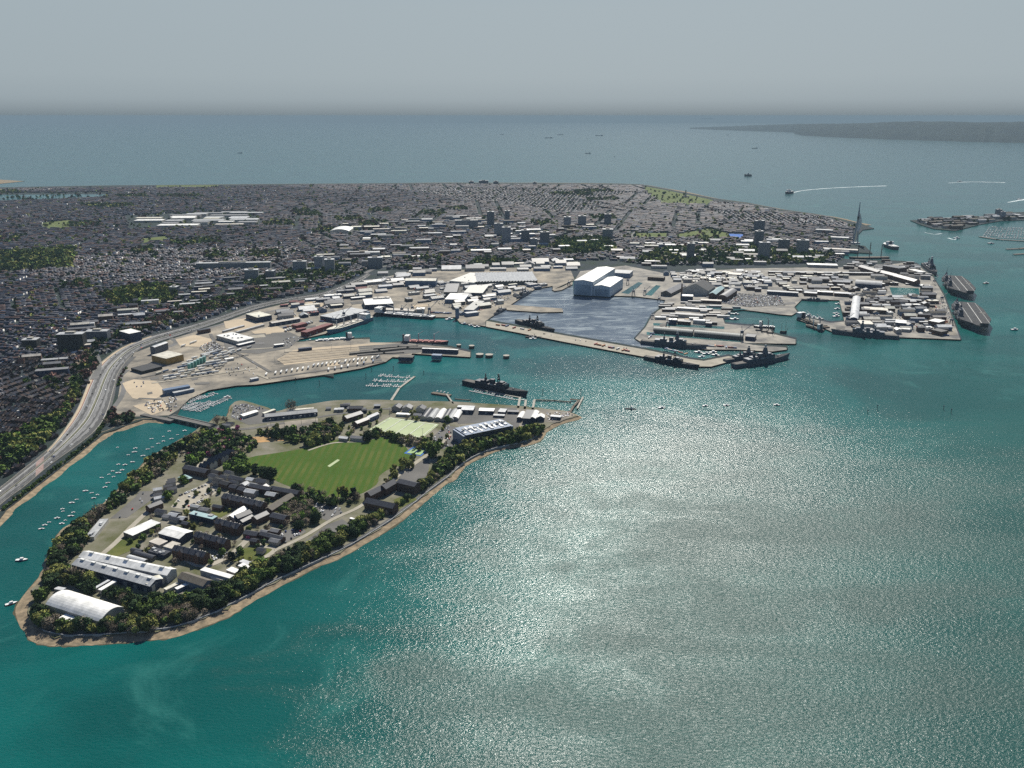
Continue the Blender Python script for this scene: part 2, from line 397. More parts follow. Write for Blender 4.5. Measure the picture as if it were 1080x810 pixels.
mid = inset(sm_, [d * .45 * sgn for d in dj]); inn = inset(sm_, [d * sgn for d in dj])
b = MB(); n = len(outer)
for i in range(n):
    j = (i + 1) % n
    b.quad((*outer[i], .15), (*outer[j], .15), (*mid[j], 1.0), (*mid[i], 1.0), 0)
    b.quad((*low[i], -.12), (*low[j], -.12), (*outer[j], .15), (*outer[i], .15), 1)
    b.quad((*mid[i], 1.0), (*mid[j], 1.0), (*inn[j], 2.2), (*inn[i], 2.2), 0)
struct('beach', b, [G['sand'], G['weed']], 'tan shingle beach ringing the wooded island', 'beach')
b = MB(); b.prism(inn, -2, LAND, 1, 0)
struct('ground', b, [G['isle'], G['wall']], 'island ground of grass, tracks and yards')
# low parapet wall along the southern shore path
wl = [inn[i] for i in range(len(inn)) if proj((*inn[i], 0))[1] > 452 and proj((*inn[i], 0))[0] > 40 and (proj((*inn[i], 0))[1] > 630 or proj((*inn[i], 0))[0] > 250)]
wall = MB()
wl = [tuple(sum(wl[min(max(i + k, 0), len(wl) - 1)][q] for k in range(-4, 5)) / 9 for q in (0, 1)) for i in range(len(wl))]
pw = [Vector((*p, LAND + .02)) for p in wl]
seg = []
for i in range(len(pw) - 1):
    if (pw[i + 1] - pw[i]).length < 60: seg.append((pw[i], pw[i + 1]))
path = MB()
for a, c in seg:
    d = (c - a).normalized(); nrm = Vector((-d.y, d.x, 0)) * sgn
    wall.boxr((a.x + c.x) / 2 + nrm.x * .4, (a.y + c.y) / 2 + nrm.y * .4, LAND - 1.5, LAND + 1.1, (c - a).length + .3, .6, math.atan2(d.y, d.x))
    path.quad(a + nrm * 1.2, c + nrm * 1.2, c + nrm * 5.5, a + nrm * 5.5)
tag(wall.build('sea_wall', M['palegrey']), 'low pale sea wall curving along the island beach', 'wall')
for v in range(len(path.v)): path.v[v] = (path.v[v][0], path.v[v][1], LAND + .05)
struct('path', path, M['asphalt'], 'dark footpath behind the curving sea wall', 'path')
# mainland beaches
def beach(pts, wpx, label, m='sand'):
    W0 = [P(x, y, 0) for x, y in smooth(pts, 4)]; b = MB(); q = []
    for i, p in enumerate(W0):
        a = W0[max(i - 1, 0)]; c = W0[min(i + 1, len(W0) - 1)]; d = (c - a).normalized(); nn = Vector((-d.y, d.x, 0))
        ww = wpx * (1 + .3 * math.sin(i * 1.3)); q.append((p - nn * (ww * .5 + 1), p + nn * ww * .55))
    for i in range(len(q) - 1):
        (a0, a1), (b0, b1) = q[i], q[i + 1]
        b.quad((a0.x, a0.y, -.5), (b0.x, b0.y, -.5), (b1.x, b1.y, LAND + .25), (a1.x, a1.y, LAND + .25))
    struct('beach', b, G[m], label, 'beach')
beach([(-120, 640), (-60, 598), (0, 551), (7, 541), (30, 523), (52, 506), (75, 488), (100, 468), (110, 460)], 16, 'strip of tan beach beside the motorway')
beach([(108, 461), (120, 455), (135, 451), (152, 445), (175, 445)], 18, 'tan beach and mud at the head of the channel')
beach([(-400, 199.4), (0, 198.4), (110, 196.4), (350, 194.4), (491, 193.4), (653, 194.4), (700, 199.6), (753, 210), (822, 221.6), (885, 231.8), (910, 238)], 60, 'long shingle seafront behind the city')
ZC = [0]
def sheet(pts, m, label, dz=.03, name='ground', cat='ground', sm=0, kind='structure'):
    ZC[0] += 1; dz += ZC[0] * .005
    b = MB(); b.flat(WP(smooth(pts + [pts[0]], sm)[:-1] if sm else pts, LAND + dz))
    return struct(name, b, m, label, cat, kind)
PORT = [(121, 440), (128, 398), (142, 372), (158, 366), (186, 356), (226, 344), (268, 328), (302, 320), (345, 312), (380, 298), (430, 287), (600, 280), (606, 295), (583, 305.5), (583, 301.5), (565, 304.5), (555, 310.5), (540, 320.5), (530, 326.5), (512, 338.5), (512, 344), (485, 340), (480, 334.5), (455, 334.5), (397, 329.5), (390, 336), (345, 351.5), (317, 357.5), (307, 361.5), (340, 358.5), (390, 357.5), (390, 361), (425, 361.5), (475, 366.5), (496, 371.5), (496, 376.5), (435, 372.8), (431, 377.5), (414, 376.5), (407, 381.5), (380, 388.5), (352, 393.5), (305, 400.5), (270, 405.5), (250, 406.5), (220, 411.5), (200, 420.5), (188, 432), (178, 438)]
sheet(PORT, G['quay'], 'pale concrete apron of the ferry port', .03)
DOCK = [(606, 296), (612, 286), (660, 280), (700, 288), (790, 283), (925, 281), (952, 277), (967, 279), (984, 292), (995, 311), (1013, 358), (947, 355.5), (877, 349.5), (870, 346.5), (841, 336.8), (848, 334.5), (876, 340.5), (890.6, 339), (885.4, 316.6), (846, 315.5), (837.5, 324), (841, 329), (835, 332.5), (822, 331.5), (800, 328.5), (775, 325.5), (761.5, 333), (764.5, 341.4), (788, 343.4), (809.5, 344.5), (816.5, 352.4), (839, 358), (839, 362.6), (782, 361.6), (800, 364.4), (829, 366.4), (830, 368.6), (815, 370.6), (775, 368.6), (745, 368.6), (676, 360.6), (670, 357), (681, 345), (688, 332), (698, 325), (702, 316.4), (670, 312.5), (606, 310.5)]
G['dock'] = W_('dockyard_paving', (.31, .285, .235), .9, (.09, .088, .085), .02, det=9, w=.5)
sheet(DOCK, G['dock'], 'pale concrete quays of the naval dockyard', .03)
QUAY = [(512.5, 344.4), (555, 352.5), (595, 360.5), (670, 374.5), (736, 386.5), (750, 386.5), (781, 378), (768, 375.6), (742, 380.6), (727, 378.6), (680, 368.6), (595, 353.6), (513, 338.4)]
sheet(QUAY, G['path'], 'long pale concrete wall enclosing the basin', .05)
pf = MB(); pf.prism(WP([(533, 326), (538, 322.5), (593, 326.5), (594, 330), (570, 330.5), (535, 328)], 0), -2, LAND, 1, 0)
tag(pf.build('pier', [G['quay'], G['wall']]), 'short concrete finger pier inside the wide basin', 'pier')
pf = MB(); pf.prism(WP([(582, 306.5), (592, 304), (604, 298), (604, 301), (592, 307), (585, 308)], 0), -2, LAND + .1, 1, 0)
tag(pf.build('pier', [G['quay'], G['wall']]), 'short concrete pier beside the tall shipbuilding hall', 'pier')
# locked basins and wet docks at quay level
for i, (pts, lab) in enumerate([
    ([(689, 340.6), (764, 344.4), (764, 347), (689, 343.2)], 'narrow wet dock north of the curved shed'),
    ([(682, 350), (782, 358), (782, 361), (682, 353)], 'narrow wet dock behind the moored grey destroyer'),
    ([(745, 322.5), (790, 326), (775, 327.5), (745, 325.5)], 'narrow dock slot beside the long white shed'),
    ([(938, 303), (969, 304), (970, 311), (941, 311)], 'square locked basin between the dockyard sheds'),
    ([(655, 309), (673, 297.5), (678, 298.5), (663, 310)], 'dark dry dock slot beside the shipbuilding hall'),
    ([(680, 311), (692, 300.5), (697, 301.5), (687, 312)], 'dry dock slot with a pale edge'),
    ([(-200, 206.5), (110, 204.8), (113, 207), (60, 209.5), (0, 211), (-200, 215)], 'long shallow lagoon near the seafront')]):
    sheet(pts, M['water'], lab, .12, 'basin_water', 'water')
# Solent shores
def isleland(front, back_d, ytops, label, seed, name='hills', base=None):
    rr = random.Random(seed); F_ = [P(x, y, 0) for x, y in front]; b = MB(); K = 14; rows = []
    for i, p in enumerate(F_):
        d = Vector((p.x, p.y, 0)).normalized(); zt = ytops[i]; row = []
        for k in range(K + 1):
            f = k / K; q = Vector((p.x, p.y, 0)) + d * back_d * f
            dist = math.hypot(q.x, q.y); u = (405 - zt); dz = (-FOC * ST + u * CT) / math.hypot(q.x / dist * 0 + (p.x / p.y) * (FOC * CT + u * ST), FOC * CT + u * ST)
            top = CAMH + dist * dz
            prof = (1 - (1 - min(1, f / .45)) ** 2) if f < .45 else 1 - .5 * ((f - .45) / .55)
            h = top * prof if k else -3
            row.append((q.x, q.y, h + (rr.uniform(-9, 9) if 0 < k else 0)))
        rows.append(row)
    for i in range(len(rows) - 1):
        for k in range(K): b.quad(rows[i][k], rows[i + 1][k], rows[i + 1][k + 1], rows[i][k + 1])
    o = struct(name, b, G['island'], label, 'island'); return o
fx = []
for x in range(838, 1400, 8):
    t = (x - 838) / 242; fx.append((x, 141.5 + 9.5 * min(1, t) ** .6 + rnd.uniform(-.2, .2)))
isleland(fx, 7000, [132 - 3.5 * min(1, (x - 838) / 90) + .6 * math.sin(x * .05) for x, y in fx], 'far wooded island across the strait, near coast', 3)
fx = [(x, 136 + 3.8 * (x - 728) / 112) for x in range(728, 900, 6)]
isleland(fx, 5000, [134.8 - 4.3 * min(1, ((x - 728) / 112)) for x, y in fx], 'far low headland tapering into the sea', 5)
GOS = [(960, 233), (972, 238), (985, 242), (1007, 244), (1035, 237), (1055, 233.5), (1080, 232.5), (1240, 233), (1240, 220), (1080, 224), (1060, 225), (1030, 229), (1005, 230), (985, 231)]
shore(GOS, G['city'], 'low spit of land across the harbour mouth')
GOS2 = [(1037, 249.5), (1048, 244), (1100, 241), (1100, 246), (1050, 247)]
spit = [(-300, 192), (0, 189.6), (26, 191.3), (0, 194), (-300, 196)]
shore(spit, G['sand'], 'tan sandbank beyond the lagoon at the far coast', 1.5, 'sandbank', 'sandbank')
# fields and yards
FIELD = [(257, 494), (262, 483), (290, 478), (325, 472), (350, 464), (390, 464), (405, 461), (425, 469), (432, 478), (432, 488), (412, 494), (400, 502), (397, 511), (375, 523), (350, 524), (332, 522), (300, 511), (282, 503)]
sheet(FIELD, G['grass'], 'mown green cricket field in the middle of the island', .05, 'field', 'field', 3)
sheet([(345.3, 491.4), (356, 484.3), (358.6, 485.2), (347.8, 492.6)], G['turf'], 'pale cricket strip in the green field', .09, 'cricket_strip', 'pitch')
PITCH = [(389, 453), (410.5, 440), (463.3, 447.5), (445.3, 462)]
sheet(PITCH, G['turf'], 'pale green artificial sports pitch', .06, 'sports_pitch', 'pitch')
pl = MB(); q = [P(x, y, LAND + .6) for x, y in PITCH]
def lerp(a, b, t): return a + (b - a) * t
for (a, c) in [(.04, .96)]:
    c0, c1, c2, c3 = [lerp(lerp(q[0], q[1], s_), lerp(q[3], q[2], s_), t_) for s_, t_ in ((.04, .04), (.96, .04), (.96, .96), (.04, .96))]
    for s_, t_ in ((c0, c1), (c1, c2), (c2, c3), (c3, c0), (lerp(c0, c3, .5), lerp(c1, c2, .5)), (lerp(c0, c3, .25), lerp(c1, c2, .25)), (lerp(c0, c3, .75), lerp(c1, c2, .75))):
        pl.strip([s_, t_], .8)
struct('pitch_markings', pl, M['white'], 'white lines of the artificial pitch', 'marking')
CT_ = [(426, 478), (436, 471), (452, 474), (444, 481)]
sheet(CT_, G['court'], 'blue edged tennis courts by the field', .07, 'tennis_court', 'court')
q = [P(x, y, LAND + .6) for x, y in CT_]; b = MB()
for s0, s1 in ((.1, .45), (.55, .9)):
    b.flat([lerp(lerp(q[0], q[3], s_), lerp(q[1], q[2], s_), t_) for s_, t_ in ((s0, .12), (s1, .12), (s1, .88), (s0, .88))])
struct('tennis_court', b, G['courtg'], 'pale green playing surface of the two courts', 'court')
for pts, m, lab in [
    ([(147, 518), (165, 518), (160, 527), (134, 546), (116, 547), (143, 524)], 'tarmac', 'sloping car park of grey bays near the channel'),
    ([(318, 574), (334, 573), (355, 565), (369, 553), (361, 547.5), (345, 553)], 'tarmac', 'grey parade ground beside the shore trees'),
    ([(418, 501), (452.5, 482.5), (452, 500), (441, 509.5), (425, 506)], 'tarmac', 'marked tarmac yard behind the shore trees'),
    ([(290, 563), (317, 555), (323, 561), (298, 574)], 'tarmac', 'small car park in the island village'),
    ([(330, 532), (352, 528), (362, 541), (345, 549), (335, 545)], 'tarmac', 'car park under the trees by the field'),
    ([(281, 447), (335, 441), (336, 449), (286, 456)], 'quay', 'pale parade square below the long blue shed'),
    ([(243, 440), (262, 448), (300, 444), (283, 432), (258, 425), (246, 428)], 'tarmac', 'boatyard tarmac on the island shore'),
    ([(262, 461), (325, 459), (322, 463), (268, 467)], 'dirt', 'orange earth between the trees'),
    ([(455, 462), (470, 448), (489, 452), (485, 470), (468, 474)], 'tarmac', 'tarmac yard beside the dark office block'),
    ([(480, 430), (545, 430), (560, 446), (545, 452), (536, 444), (484, 447), (470, 438)], 'tarmac', 'tarmac around the waterside sheds'),
    ([(545, 431), (600, 434), (607, 438), (585, 446), (565, 444), (548, 450)], 'quay', 'concrete hard at the island point'),
    ([(190, 522), (222, 507), (240, 512), (200, 538), (180, 535)], 'path', 'gravel yard of parked cars in the village'),
    ([(112, 583), (125, 572), (150, 553), (158, 558), (140, 580), (120, 588)], 'rough', 'rough grass beside the white shed'),
    ([(246, 592), (258, 578), (292, 572), (295, 578), (270, 590)], 'rough', 'grass plot between hedges'),
    ([(415, 527), (432, 520), (440, 527), (420, 537)], 'rough', 'lawn beside the dark shore building'),
    ([(340, 570), (365, 556), (385, 553), (380, 565), (350, 577)], 'rough', 'grass by the parade ground'),
    ([(545, 452), (560, 447), (576, 449), (570, 456), (556, 462)], 'grass', 'green bank at the island point'),
    ([(222, 540), (235, 534), (244, 540), (232, 546)], 'rough', 'lawn between barrack blocks'),
]: sheet(pts, G[m], lab, .04)
def road(pts, wd, label, m='path', dz=.07):
    ZC[0] += 1; dz += ZC[0] * .005 + .05
    b = MB(); b.strip([P(x, y, LAND + dz) for x, y in smooth(pts, 5)], wd)
    return struct('road', b, G[m] if m in G else M[m], label, 'road')
road([(103, 588), (120, 574), (138, 556), (158, 537), (165, 527)], 7, 'pale road running down beside the white shed')
road([(160, 523), (185, 512), (205, 497), (220, 478), (240, 462), (246, 450)], 7, 'road from the bridge into the village')
road([(190, 586), (215, 597), (243, 585), (262, 568)], 8, 'yard road between the barrack blocks')
road([(290, 580), (320, 566), (350, 548), (378, 535), (395, 522)], 6, 'long straight road past the parade ground')
road([(395, 522), (415, 505), (440, 487), (458, 474), (475, 458)], 7, 'road behind the cricket field')
road([(262, 568), (275, 575), (290, 580), (262, 598)], 7, 'road in front of the lawn')
road([(221, 448), (240, 452), (262, 452), (300, 446)], 9, 'road from the bridge to the parade square', 'tarmac')
road([(470, 446), (440, 436), (405, 431), (360, 436), (335, 440)], 7, 'road behind the waterside sheds', 'tarmac')
road([(325, 475), (352, 467), (385, 466)], 4, 'pale path edging the field')
for pts, m, lab in [
    ([(129, 404), (141, 400), (165, 402), (175, 414), (160, 423), (140, 420), (133, 412)], 'tan', 'tan earth yard beside the slip road'),
    ([(140, 428), (170, 421), (178, 431), (160, 438)], 'tan', 'tan yard near the channel bridge'),
    ([(236, 339), (262, 335), (280, 342), (255, 350), (238, 346)], 'tan', 'tan yard in front of the dark office'),
    ([(265, 350), (290, 343), (305, 350), (280, 358)], 'tan', 'tan square on the port tarmac'),
    ([(185, 358), (205, 353), (225, 358), (215, 366), (190, 365)], 'tan', 'tan yard beside the ring road'),
    ([(305, 322), (330, 315), (345, 322), (320, 328)], 'tan', 'tan open yard beside the port road'),
    ([(236, 362), (268, 352), (305, 350), (318, 356), (305, 367), (272, 373), (240, 371)], 'tarmac', 'dark tarmac waiting area of the port'),
    ([(310, 369), (340, 366), (395, 362), (420, 364), (400, 373), (300, 385), (292, 379)], 'tan', 'tan marshalling lanes of the ferry port'),
    ([(378, 365), (425, 362), (470, 368), (440, 372), (415, 374), (380, 372)], 'tarmac', 'dark ferry ramp apron'),
    ([(740, 312), (775, 309), (822, 312), (828, 322), (790, 324), (762, 320)], 'tarmac', 'grey dockyard parking deck'),
    ([(972, 316), (988, 318), (1010, 354), (988, 352)], 'quay', 'wide pale jetty deck beside the carriers'),
    ([(905, 322), (935, 322), (940, 350), (905, 345)], 'tarmac', 'tarmac yard among dockyard sheds'),
    ([(430, 300), (500, 320), (540, 305), (520, 295)], 'tarmac', 'tarmac among the naval stores'),
]: sheet(pts, G[m], lab, .07)
for i in range(9):
    x0, y0 = 300 - i * 1.2, 371.5 + i * 1.55; x1, y1 = 396 - i * 1.5, 364.5 + i * 1.15
    b = MB(); b.strip([P(x0, y0, LAND + .75), P(x1, y1, LAND + .75)], 2.2 if i % 3 else 3.4); struct('road_markings', b, G['path'] if i % 2 else G['tarmac'], 'lane line of the ferry marshalling area', 'marking')
for (x0, y0), (x1, y1) in (((150, 398), (262, 374)), ((160, 404), (272, 388)), ((222, 352), (232, 372)), ((250, 372), (285, 392)), ((272, 395), (285, 400)), ((236, 370), (300, 366)), ((146, 420), (170, 421)), ((283, 399), (405, 381))):
    b = MB(); b.strip([P(x0, y0, LAND + .7), P(x1, y1, LAND + .7)], 7); struct('road', b, G['tarmac'] if x0 % 4 else G['path'], 'worn lane across the port apron', 'road')
rq = random.Random(5)
for i in range(46):
    pg, lab = ((PORT, 'worn patch of the port apron'), (DOCK, 'worn patch of the dockyard paving'))[i % 2]
    for _ in range(60):
        x, y = rq.uniform(*((130, 580) if i % 2 == 0 else (680, 1000))), rq.uniform(*((295, 425) if i % 2 == 0 else (288, 352)))
        w0, h0 = rq.uniform(5, 16), rq.uniform(1.2, 3.2); q4 = [(x, y), (x + w0, y - h0 * .5), (x + w0 * 1.1, y + h0 * .5), (x + w0 * .1, y + h0)]
        if all(inpoly(a_, b_, pg) for a_, b_ in q4): sheet(q4, G[rq.choice(('tarmac', 'tarmac', 'road', 'tan', 'path'))], lab, .1); break
for pts, lab in [
    ([(677, 196), (700, 200), (752, 211), (745, 216), (700, 215), (684, 205)], 'broad seafront common of dry grass'),
    ([(42, 235), (75, 232), (74, 241), (45, 241)], 'green park among the far houses'), ([(148, 252), (175, 249), (178, 254), (150, 256)], 'oval green field in the far city'),
    ([(666, 246), (703, 245.5), (703, 251), (663, 251)], 'green sports ground beyond the dockyard'), ([(714, 247), (748, 241), (768, 246), (768, 251), (714, 251)], 'paler green playing field beyond the dockyard'),
    ([(0, 270), (60, 266), (70, 276), (0, 286)], 'tree lined green park at the left'), ([(110, 306), (150, 302), (160, 312), (120, 320)], 'small green park above the motorway'), ([(0, 448), (20, 460), (10, 490), (-40, 500), (-60, 470)], 'rough green bank below the terraces'),
    ([(165, 195.5), (230, 195.2), (230, 197.5), (165, 198)], 'green seafront strip'),
]: sheet(pts, G['common'], lab, .08, 'park', 'park')
sheet([(769, 246.5), (786, 247.2), (786, 251.5), (769, 251)], G['court'], 'blue sports court edged red beyond the dockyard', .12, 'sports_court', 'court')
for pts, lab in [([(285, 279), (300, 270), (330, 262), (350, 253), (385, 243)], 'pale road climbing through the city'), ([(612, 272), (630, 263), (650, 256), (668, 247), (672, 240)], 'pale curving road beyond the shipbuilding hall'),
                 ([(385, 288), (400, 282), (430, 277), (480, 268), (520, 262)], 'main road into the city centre'), ([(98, 400), (103, 385), (98, 372), (85, 366)], 'road curving under the brown trees'), ([(590, 280), (560, 270), (552, 262)], 'road near the city towers')]:
    road(pts, 16, lab, 'road', .1)

# ---------------------------------------------------------------- motorway
sheetb = [(605, 312), (642, 313), (670, 314), (701, 317), (695, 325), (686, 332), (679, 345), (668, 357), (676, 362), (700, 367), (668, 366), (595, 352.3), (514, 337.3), (531, 326), (541, 320.6), (556, 310.6), (566, 304.6), (582, 303), (584, 308), (604, 300)]
b = MB(); b.flat([(p.x, p.y, .05) for p in WP(sheetb, 0)]); bm_ = water_mat('basin_water', True)
struct('basin_water', b, bm_, 'dark blue wide basin in front of the shipbuilding hall', 'water')
LE = [(-60, 560), (0, 515), (25, 495), (50, 475), (67, 455), (82, 431), (94, 402), (101, 389), (112, 378), (130, 366), (160, 354), (190, 346), (225, 336), (267, 322), (301, 315), (342, 308), (375, 295), (388, 288)]
RE = [(-60, 585), (0, 533), (25, 514), (50, 493), (75, 475), (100, 455), (112, 437), (120, 410), (125, 393), (140, 374), (156, 365), (186, 355), (226, 342), (268, 327), (302, 319), (344, 312), (378, 298), (391, 290)]
Ls = [P(x, y, LAND + .3) for x, y in smooth(LE, 6)]; Rs = [P(x, y, LAND + .3) for x, y in smooth(RE, 6)]
def MW(i, t): return lerp(Ls[i], Rs[i], t)
b = MB()
for i in range(len(Ls) - 1): b.quad(Rs[i], Rs[i + 1], Ls[i + 1], Ls[i])
struct('road', b, M['asphalt'], 'wide motorway curving into the city', 'road')
def mwline(t0, t1, m, lab, dz=.06, i0=0, i1=None, dash=0, name='road_markings'):
    b = MB(); i1 = i1 or len(Ls) - 1
    for i in range(i0, i1):
        if dash and (i // dash) % 2: continue
        z = Vector((0, 0, dz)); b.quad(MW(i, t1) + z, MW(i + 1, t1) + z, MW(i + 1, t0) + z, MW(i, t0) + z)
    return struct(name, b, m, lab, 'marking')
mwline(.0, .1, G['tan'], 'tan hard shoulder strip on the far side of the motorway', .03, 18, 60, name='road')
mwline(.11, .125, W_('red_surface', (.35, .1, .07), .8), 'red line along the bus lane', .06, 24, 48)
for t in (.14, .45, .56, .97): mwline(t, t + .018, M['roadmark'], 'white edge line of the motorway')
for t in (.25, .35, .7, .84): mwline(t, t + .006, M['roadmark'], 'dashed white lane line of the motorway', .06, dash=1)
pale = W_('worn_carriageway_painted_sheen', (.2, .2, .195), .85, (.13, .13, .13), .02)  # worn lanes, with long white road reflections put into the pale colour
for t0_, t1_, i0_, i1_ in ((.155, .24, 6, 70), (.36, .44, 20, 60), (.6, .69, 4, 50), (.76, .83, 24, 80)): mwline(t0_, t1_, pale, 'paler worn lane of the motorway, white reflection painted in', .045, i0_, i1_, name='road')
mwline(.485, .53, G['rough'], 'narrow grassy central reservation of the motorway', .08, name='verge')
for a0, a1 in ((.15, .42), (.58, .95)):
    mwline(a0, a1, W_('red_hatched_road', (.2, .12, .1), .8, (.28, .22, .2), .2), 'red hatched band across the carriageway', .09, 15, 17)
for t, lab in ((.505, 'steel crash barrier on the central reservation'), (.995, 'grey parapet wall on the water side of the motorway'), (.005, 'grey fence on the city side of the motorway')):
    b = MB()
    for i in range(len(Ls) - 1):
        a, c = MW(i, t), MW(i + 1, t); d = c - a
        b.boxr((a.x + c.x) / 2, (a.y + c.y) / 2, LAND + .3, LAND + 1.6, d.length, .5, math.atan2(d.y, d.x))
    tag(b.build('crash_barrier' if t < .9 and t > .1 else 'roadside_wall', M['concrete']), lab, 'barrier')
b = MB(); b.strip([P(x, y, LAND + .35) for x, y in smooth([(141, 376), (131, 386), (121, 400), (117, 419), (112, 436)], 5)], 11)
struct('road', b, M['asphalt'], 'slip road joining the motorway on the port side', 'road')
b = MB(); b.strip([P(x, y, LAND + .2) for x, y in smooth([(135, 390), (127, 398), (131, 408), (127, 420), (118, 432)], 5)], 9)
struct('road', b, G['road'], 'service road looping beside the slip road', 'road')
b = MB(); b.strip([P(x, y, LAND + .2) for x, y in smooth([(158, 369), (180, 365), (186, 360), (180, 356), (196, 351), (215, 347), (260, 335), (300, 325), (345, 316)], 5)], 12)
struct('road', b, G['road'], 'port access road curving round the ring', 'road')
# bridge to the island
a, c = P(180, 439, 5), P(224, 449, 5); d = c - a
br = thing('road_bridge', 'low concrete road bridge linking island and mainland', 'bridge', ((a + c) / 2).to_tuple()[:2] + (0,), math.atan2(d.y, d.x))
LB = d.length
m_ = MB(); m_.box(-LB / 2, LB / 2, -6, 6, 4.0, 5.2); m_.build('deck', G['tarmac'], br)
for sd_ in (-1, 1):
    m_ = MB(); m_.box(-LB / 2, LB / 2, sd_ * 6 - .4, sd_ * 6 + .4, 4.0, 6.3); m_.build('parapet', M['concrete'], br)
for i in range(5):
    m_ = MB(); m_.box(-LB / 2 + LB * (i + .5) / 5 - 1, -LB / 2 + LB * (i + .5) / 5 + 1, -5.5, 5.5, -1, 4); m_.build('pier', M['dconc'], br)
a, c = P(150, 437, 4), P(182, 443.5, 4); d = c - a
m_ = MB(); m_.boxr((a.x + c.x) / 2, (a.y + c.y) / 2, 1, 4.5, d.length, 9, math.atan2(d.y, d.x))
tag(m_.build('causeway', G['tarmac']), 'raised approach ramp at the mainland end of the bridge', 'causeway')
# ================================================================ BUILDINGS
BASINS = [WP(p) for p in ([(934, 301), (973, 302), (975, 313), (936, 313)], [(650, 311), (672, 296), (700, 299), (690, 314)], [(686, 339.5), (768, 343.4), (768, 348), (686, 344.5)], [(678, 348.5), (786, 356.5), (786, 362), (678, 354)])]
FOOT = []   # footprints, so that nothing else is set down on a building
def frame(A, B, third, h):
    """A, B: the long near eave in the photograph; third: a pixel on the far side or a width in metres"""
    a, b_ = PL(*A, h), PL(*B, h); d = (b_ - a).to_2d(); Lh = d.length; ang = math.atan2(d.y, d.x)
    nrm = Vector((-d.y, d.x)) / Lh
    if isinstance(third, (int, float)): wd = third
    else: wd = (PL(*third, h) - a).to_2d().dot(nrm)
    c = (a.to_2d() + b_.to_2d()) / 2 + nrm * wd / 2
    return c, ang, Lh, abs(wd)
def shell(root, L, W, h, roof, wm, rm, rise=None, eave=.4):
    """wall and roof meshes of one building, local X along the long side"""
    x, y = L / 2, W / 2; w_ = MB(); r_ = MB()
    if roof == 'flat':
        w_.box(-x, x, -y, y, 0, h - .5, bottom=False)
        r_.box(-x - .15, x + .15, -y - .15, y + .15, h - .5, h, bottom=True)
    elif roof == 'gable':
        rise = W * .24 if rise is None else rise; n = 0
        w_.v = [(-x, -y, 0), (x, -y, 0), (x, y, 0), (-x, y, 0), (-x, -y, h), (x, -y, h), (x, y, h), (-x, y, h), (-x, 0, h + rise), (x, 0, h + rise)]
        w_.f = [(0, 1, 5, 4), (2, 3, 7, 6), (1, 2, 6, 9, 5), (3, 0, 4, 8, 7)]; w_.m = [0] * 4
        e = eave; k = rise / y
        for s in (-1, 1):
            a = (-x - e, s * (y + e), h - k * e + .1); b_ = (x + e, s * (y + e), h - k * e + .1); c = (x + e, 0, h + rise + .1); d = (-x - e, 0, h + rise + .1)
            up = [(p[0], p[1], p[2] + .25) for p in (a, b_, c, d)]
            if s < 0: r_.quad(*up); r_.quad(d, c, b_, a); r_.quad(a, b_, up[1], up[0])
            else: r_.quad(up[3], up[2], up[1], up[0]); r_.quad(a, b_, c, d); r_.quad(b_, a, up[0], up[1])
    elif roof == 'barrel':
        rise = W * .2 if rise is None else rise; K = 12
        w_.box(-x, x, -y, y, 0, h, bottom=False); pts = [(-y * math.cos(math.pi * i / K), rise * math.sin(math.pi * i / K)) for i in range(K + 1)]
        pts = [(y * (2 * i / K - 1), rise * (1 - (2 * i / K - 1) ** 2)) for i in range(K + 1)]
        for i in range(K):
            (y0, z0), (y1, z1) = pts[i], pts[i + 1]
            r_.quad((-x - .5, y0, h + z0 + .1), (x + .5, y0, h + z0 + .1), (x + .5, y1, h + z1 + .1), (-x - .5, y1, h + z1 + .1))
        for s in (-x, x):
            n = len(w_.v); w_.v += [(s, p[0], h + p[1]) for p in pts]; w_.f.append(tuple(range(n, n + K + 1)) if s > 0 else tuple(reversed(range(n, n + K + 1)))); w_.m.append(0)
    elif roof == 'saw':
        K = max(3, int(L / 9)); w_.box(-x, x, -y, y, 0, h, bottom=False)
        for i in range(K):
            x0 = -x + L * i / K; x1 = -x + L * (i + 1) / K; z = 3.2
            r_.quad((x0, -y, h + .05), (x1 - .6, -y, h + z), (x1 - .6, y, h + z), (x0, y, h + .05))
            r_.quad((x1 - .6, -y, h + z), (x1, -y, h + .05), (x1, y, h + .05), (x1 - .6, y, h + z), 1)
            for s in (-y, y):
                n = len(w_.v); w_.v += [(x0, s, h), (x1, s, h), (x1 - .6, s, h + z)]; w_.f.append((n, n + 1, n + 2)); w_.m.append(0)
    w_.build('wall', wm, root)
    return r_.build('roof', [rm, M['glazing']], root)
def bld(name, label, cat, A, B, third, h, roof='flat', wm='wall', rm='grey', rise=None, door=0, win=None, units=0, vents=0, group=None):
    c, a, L, W = frame(A, B, third, h)
    return bldw(name, label, cat, c, a, L, W, h, roof, wm, rm, rise, door, win, units, vents, group)
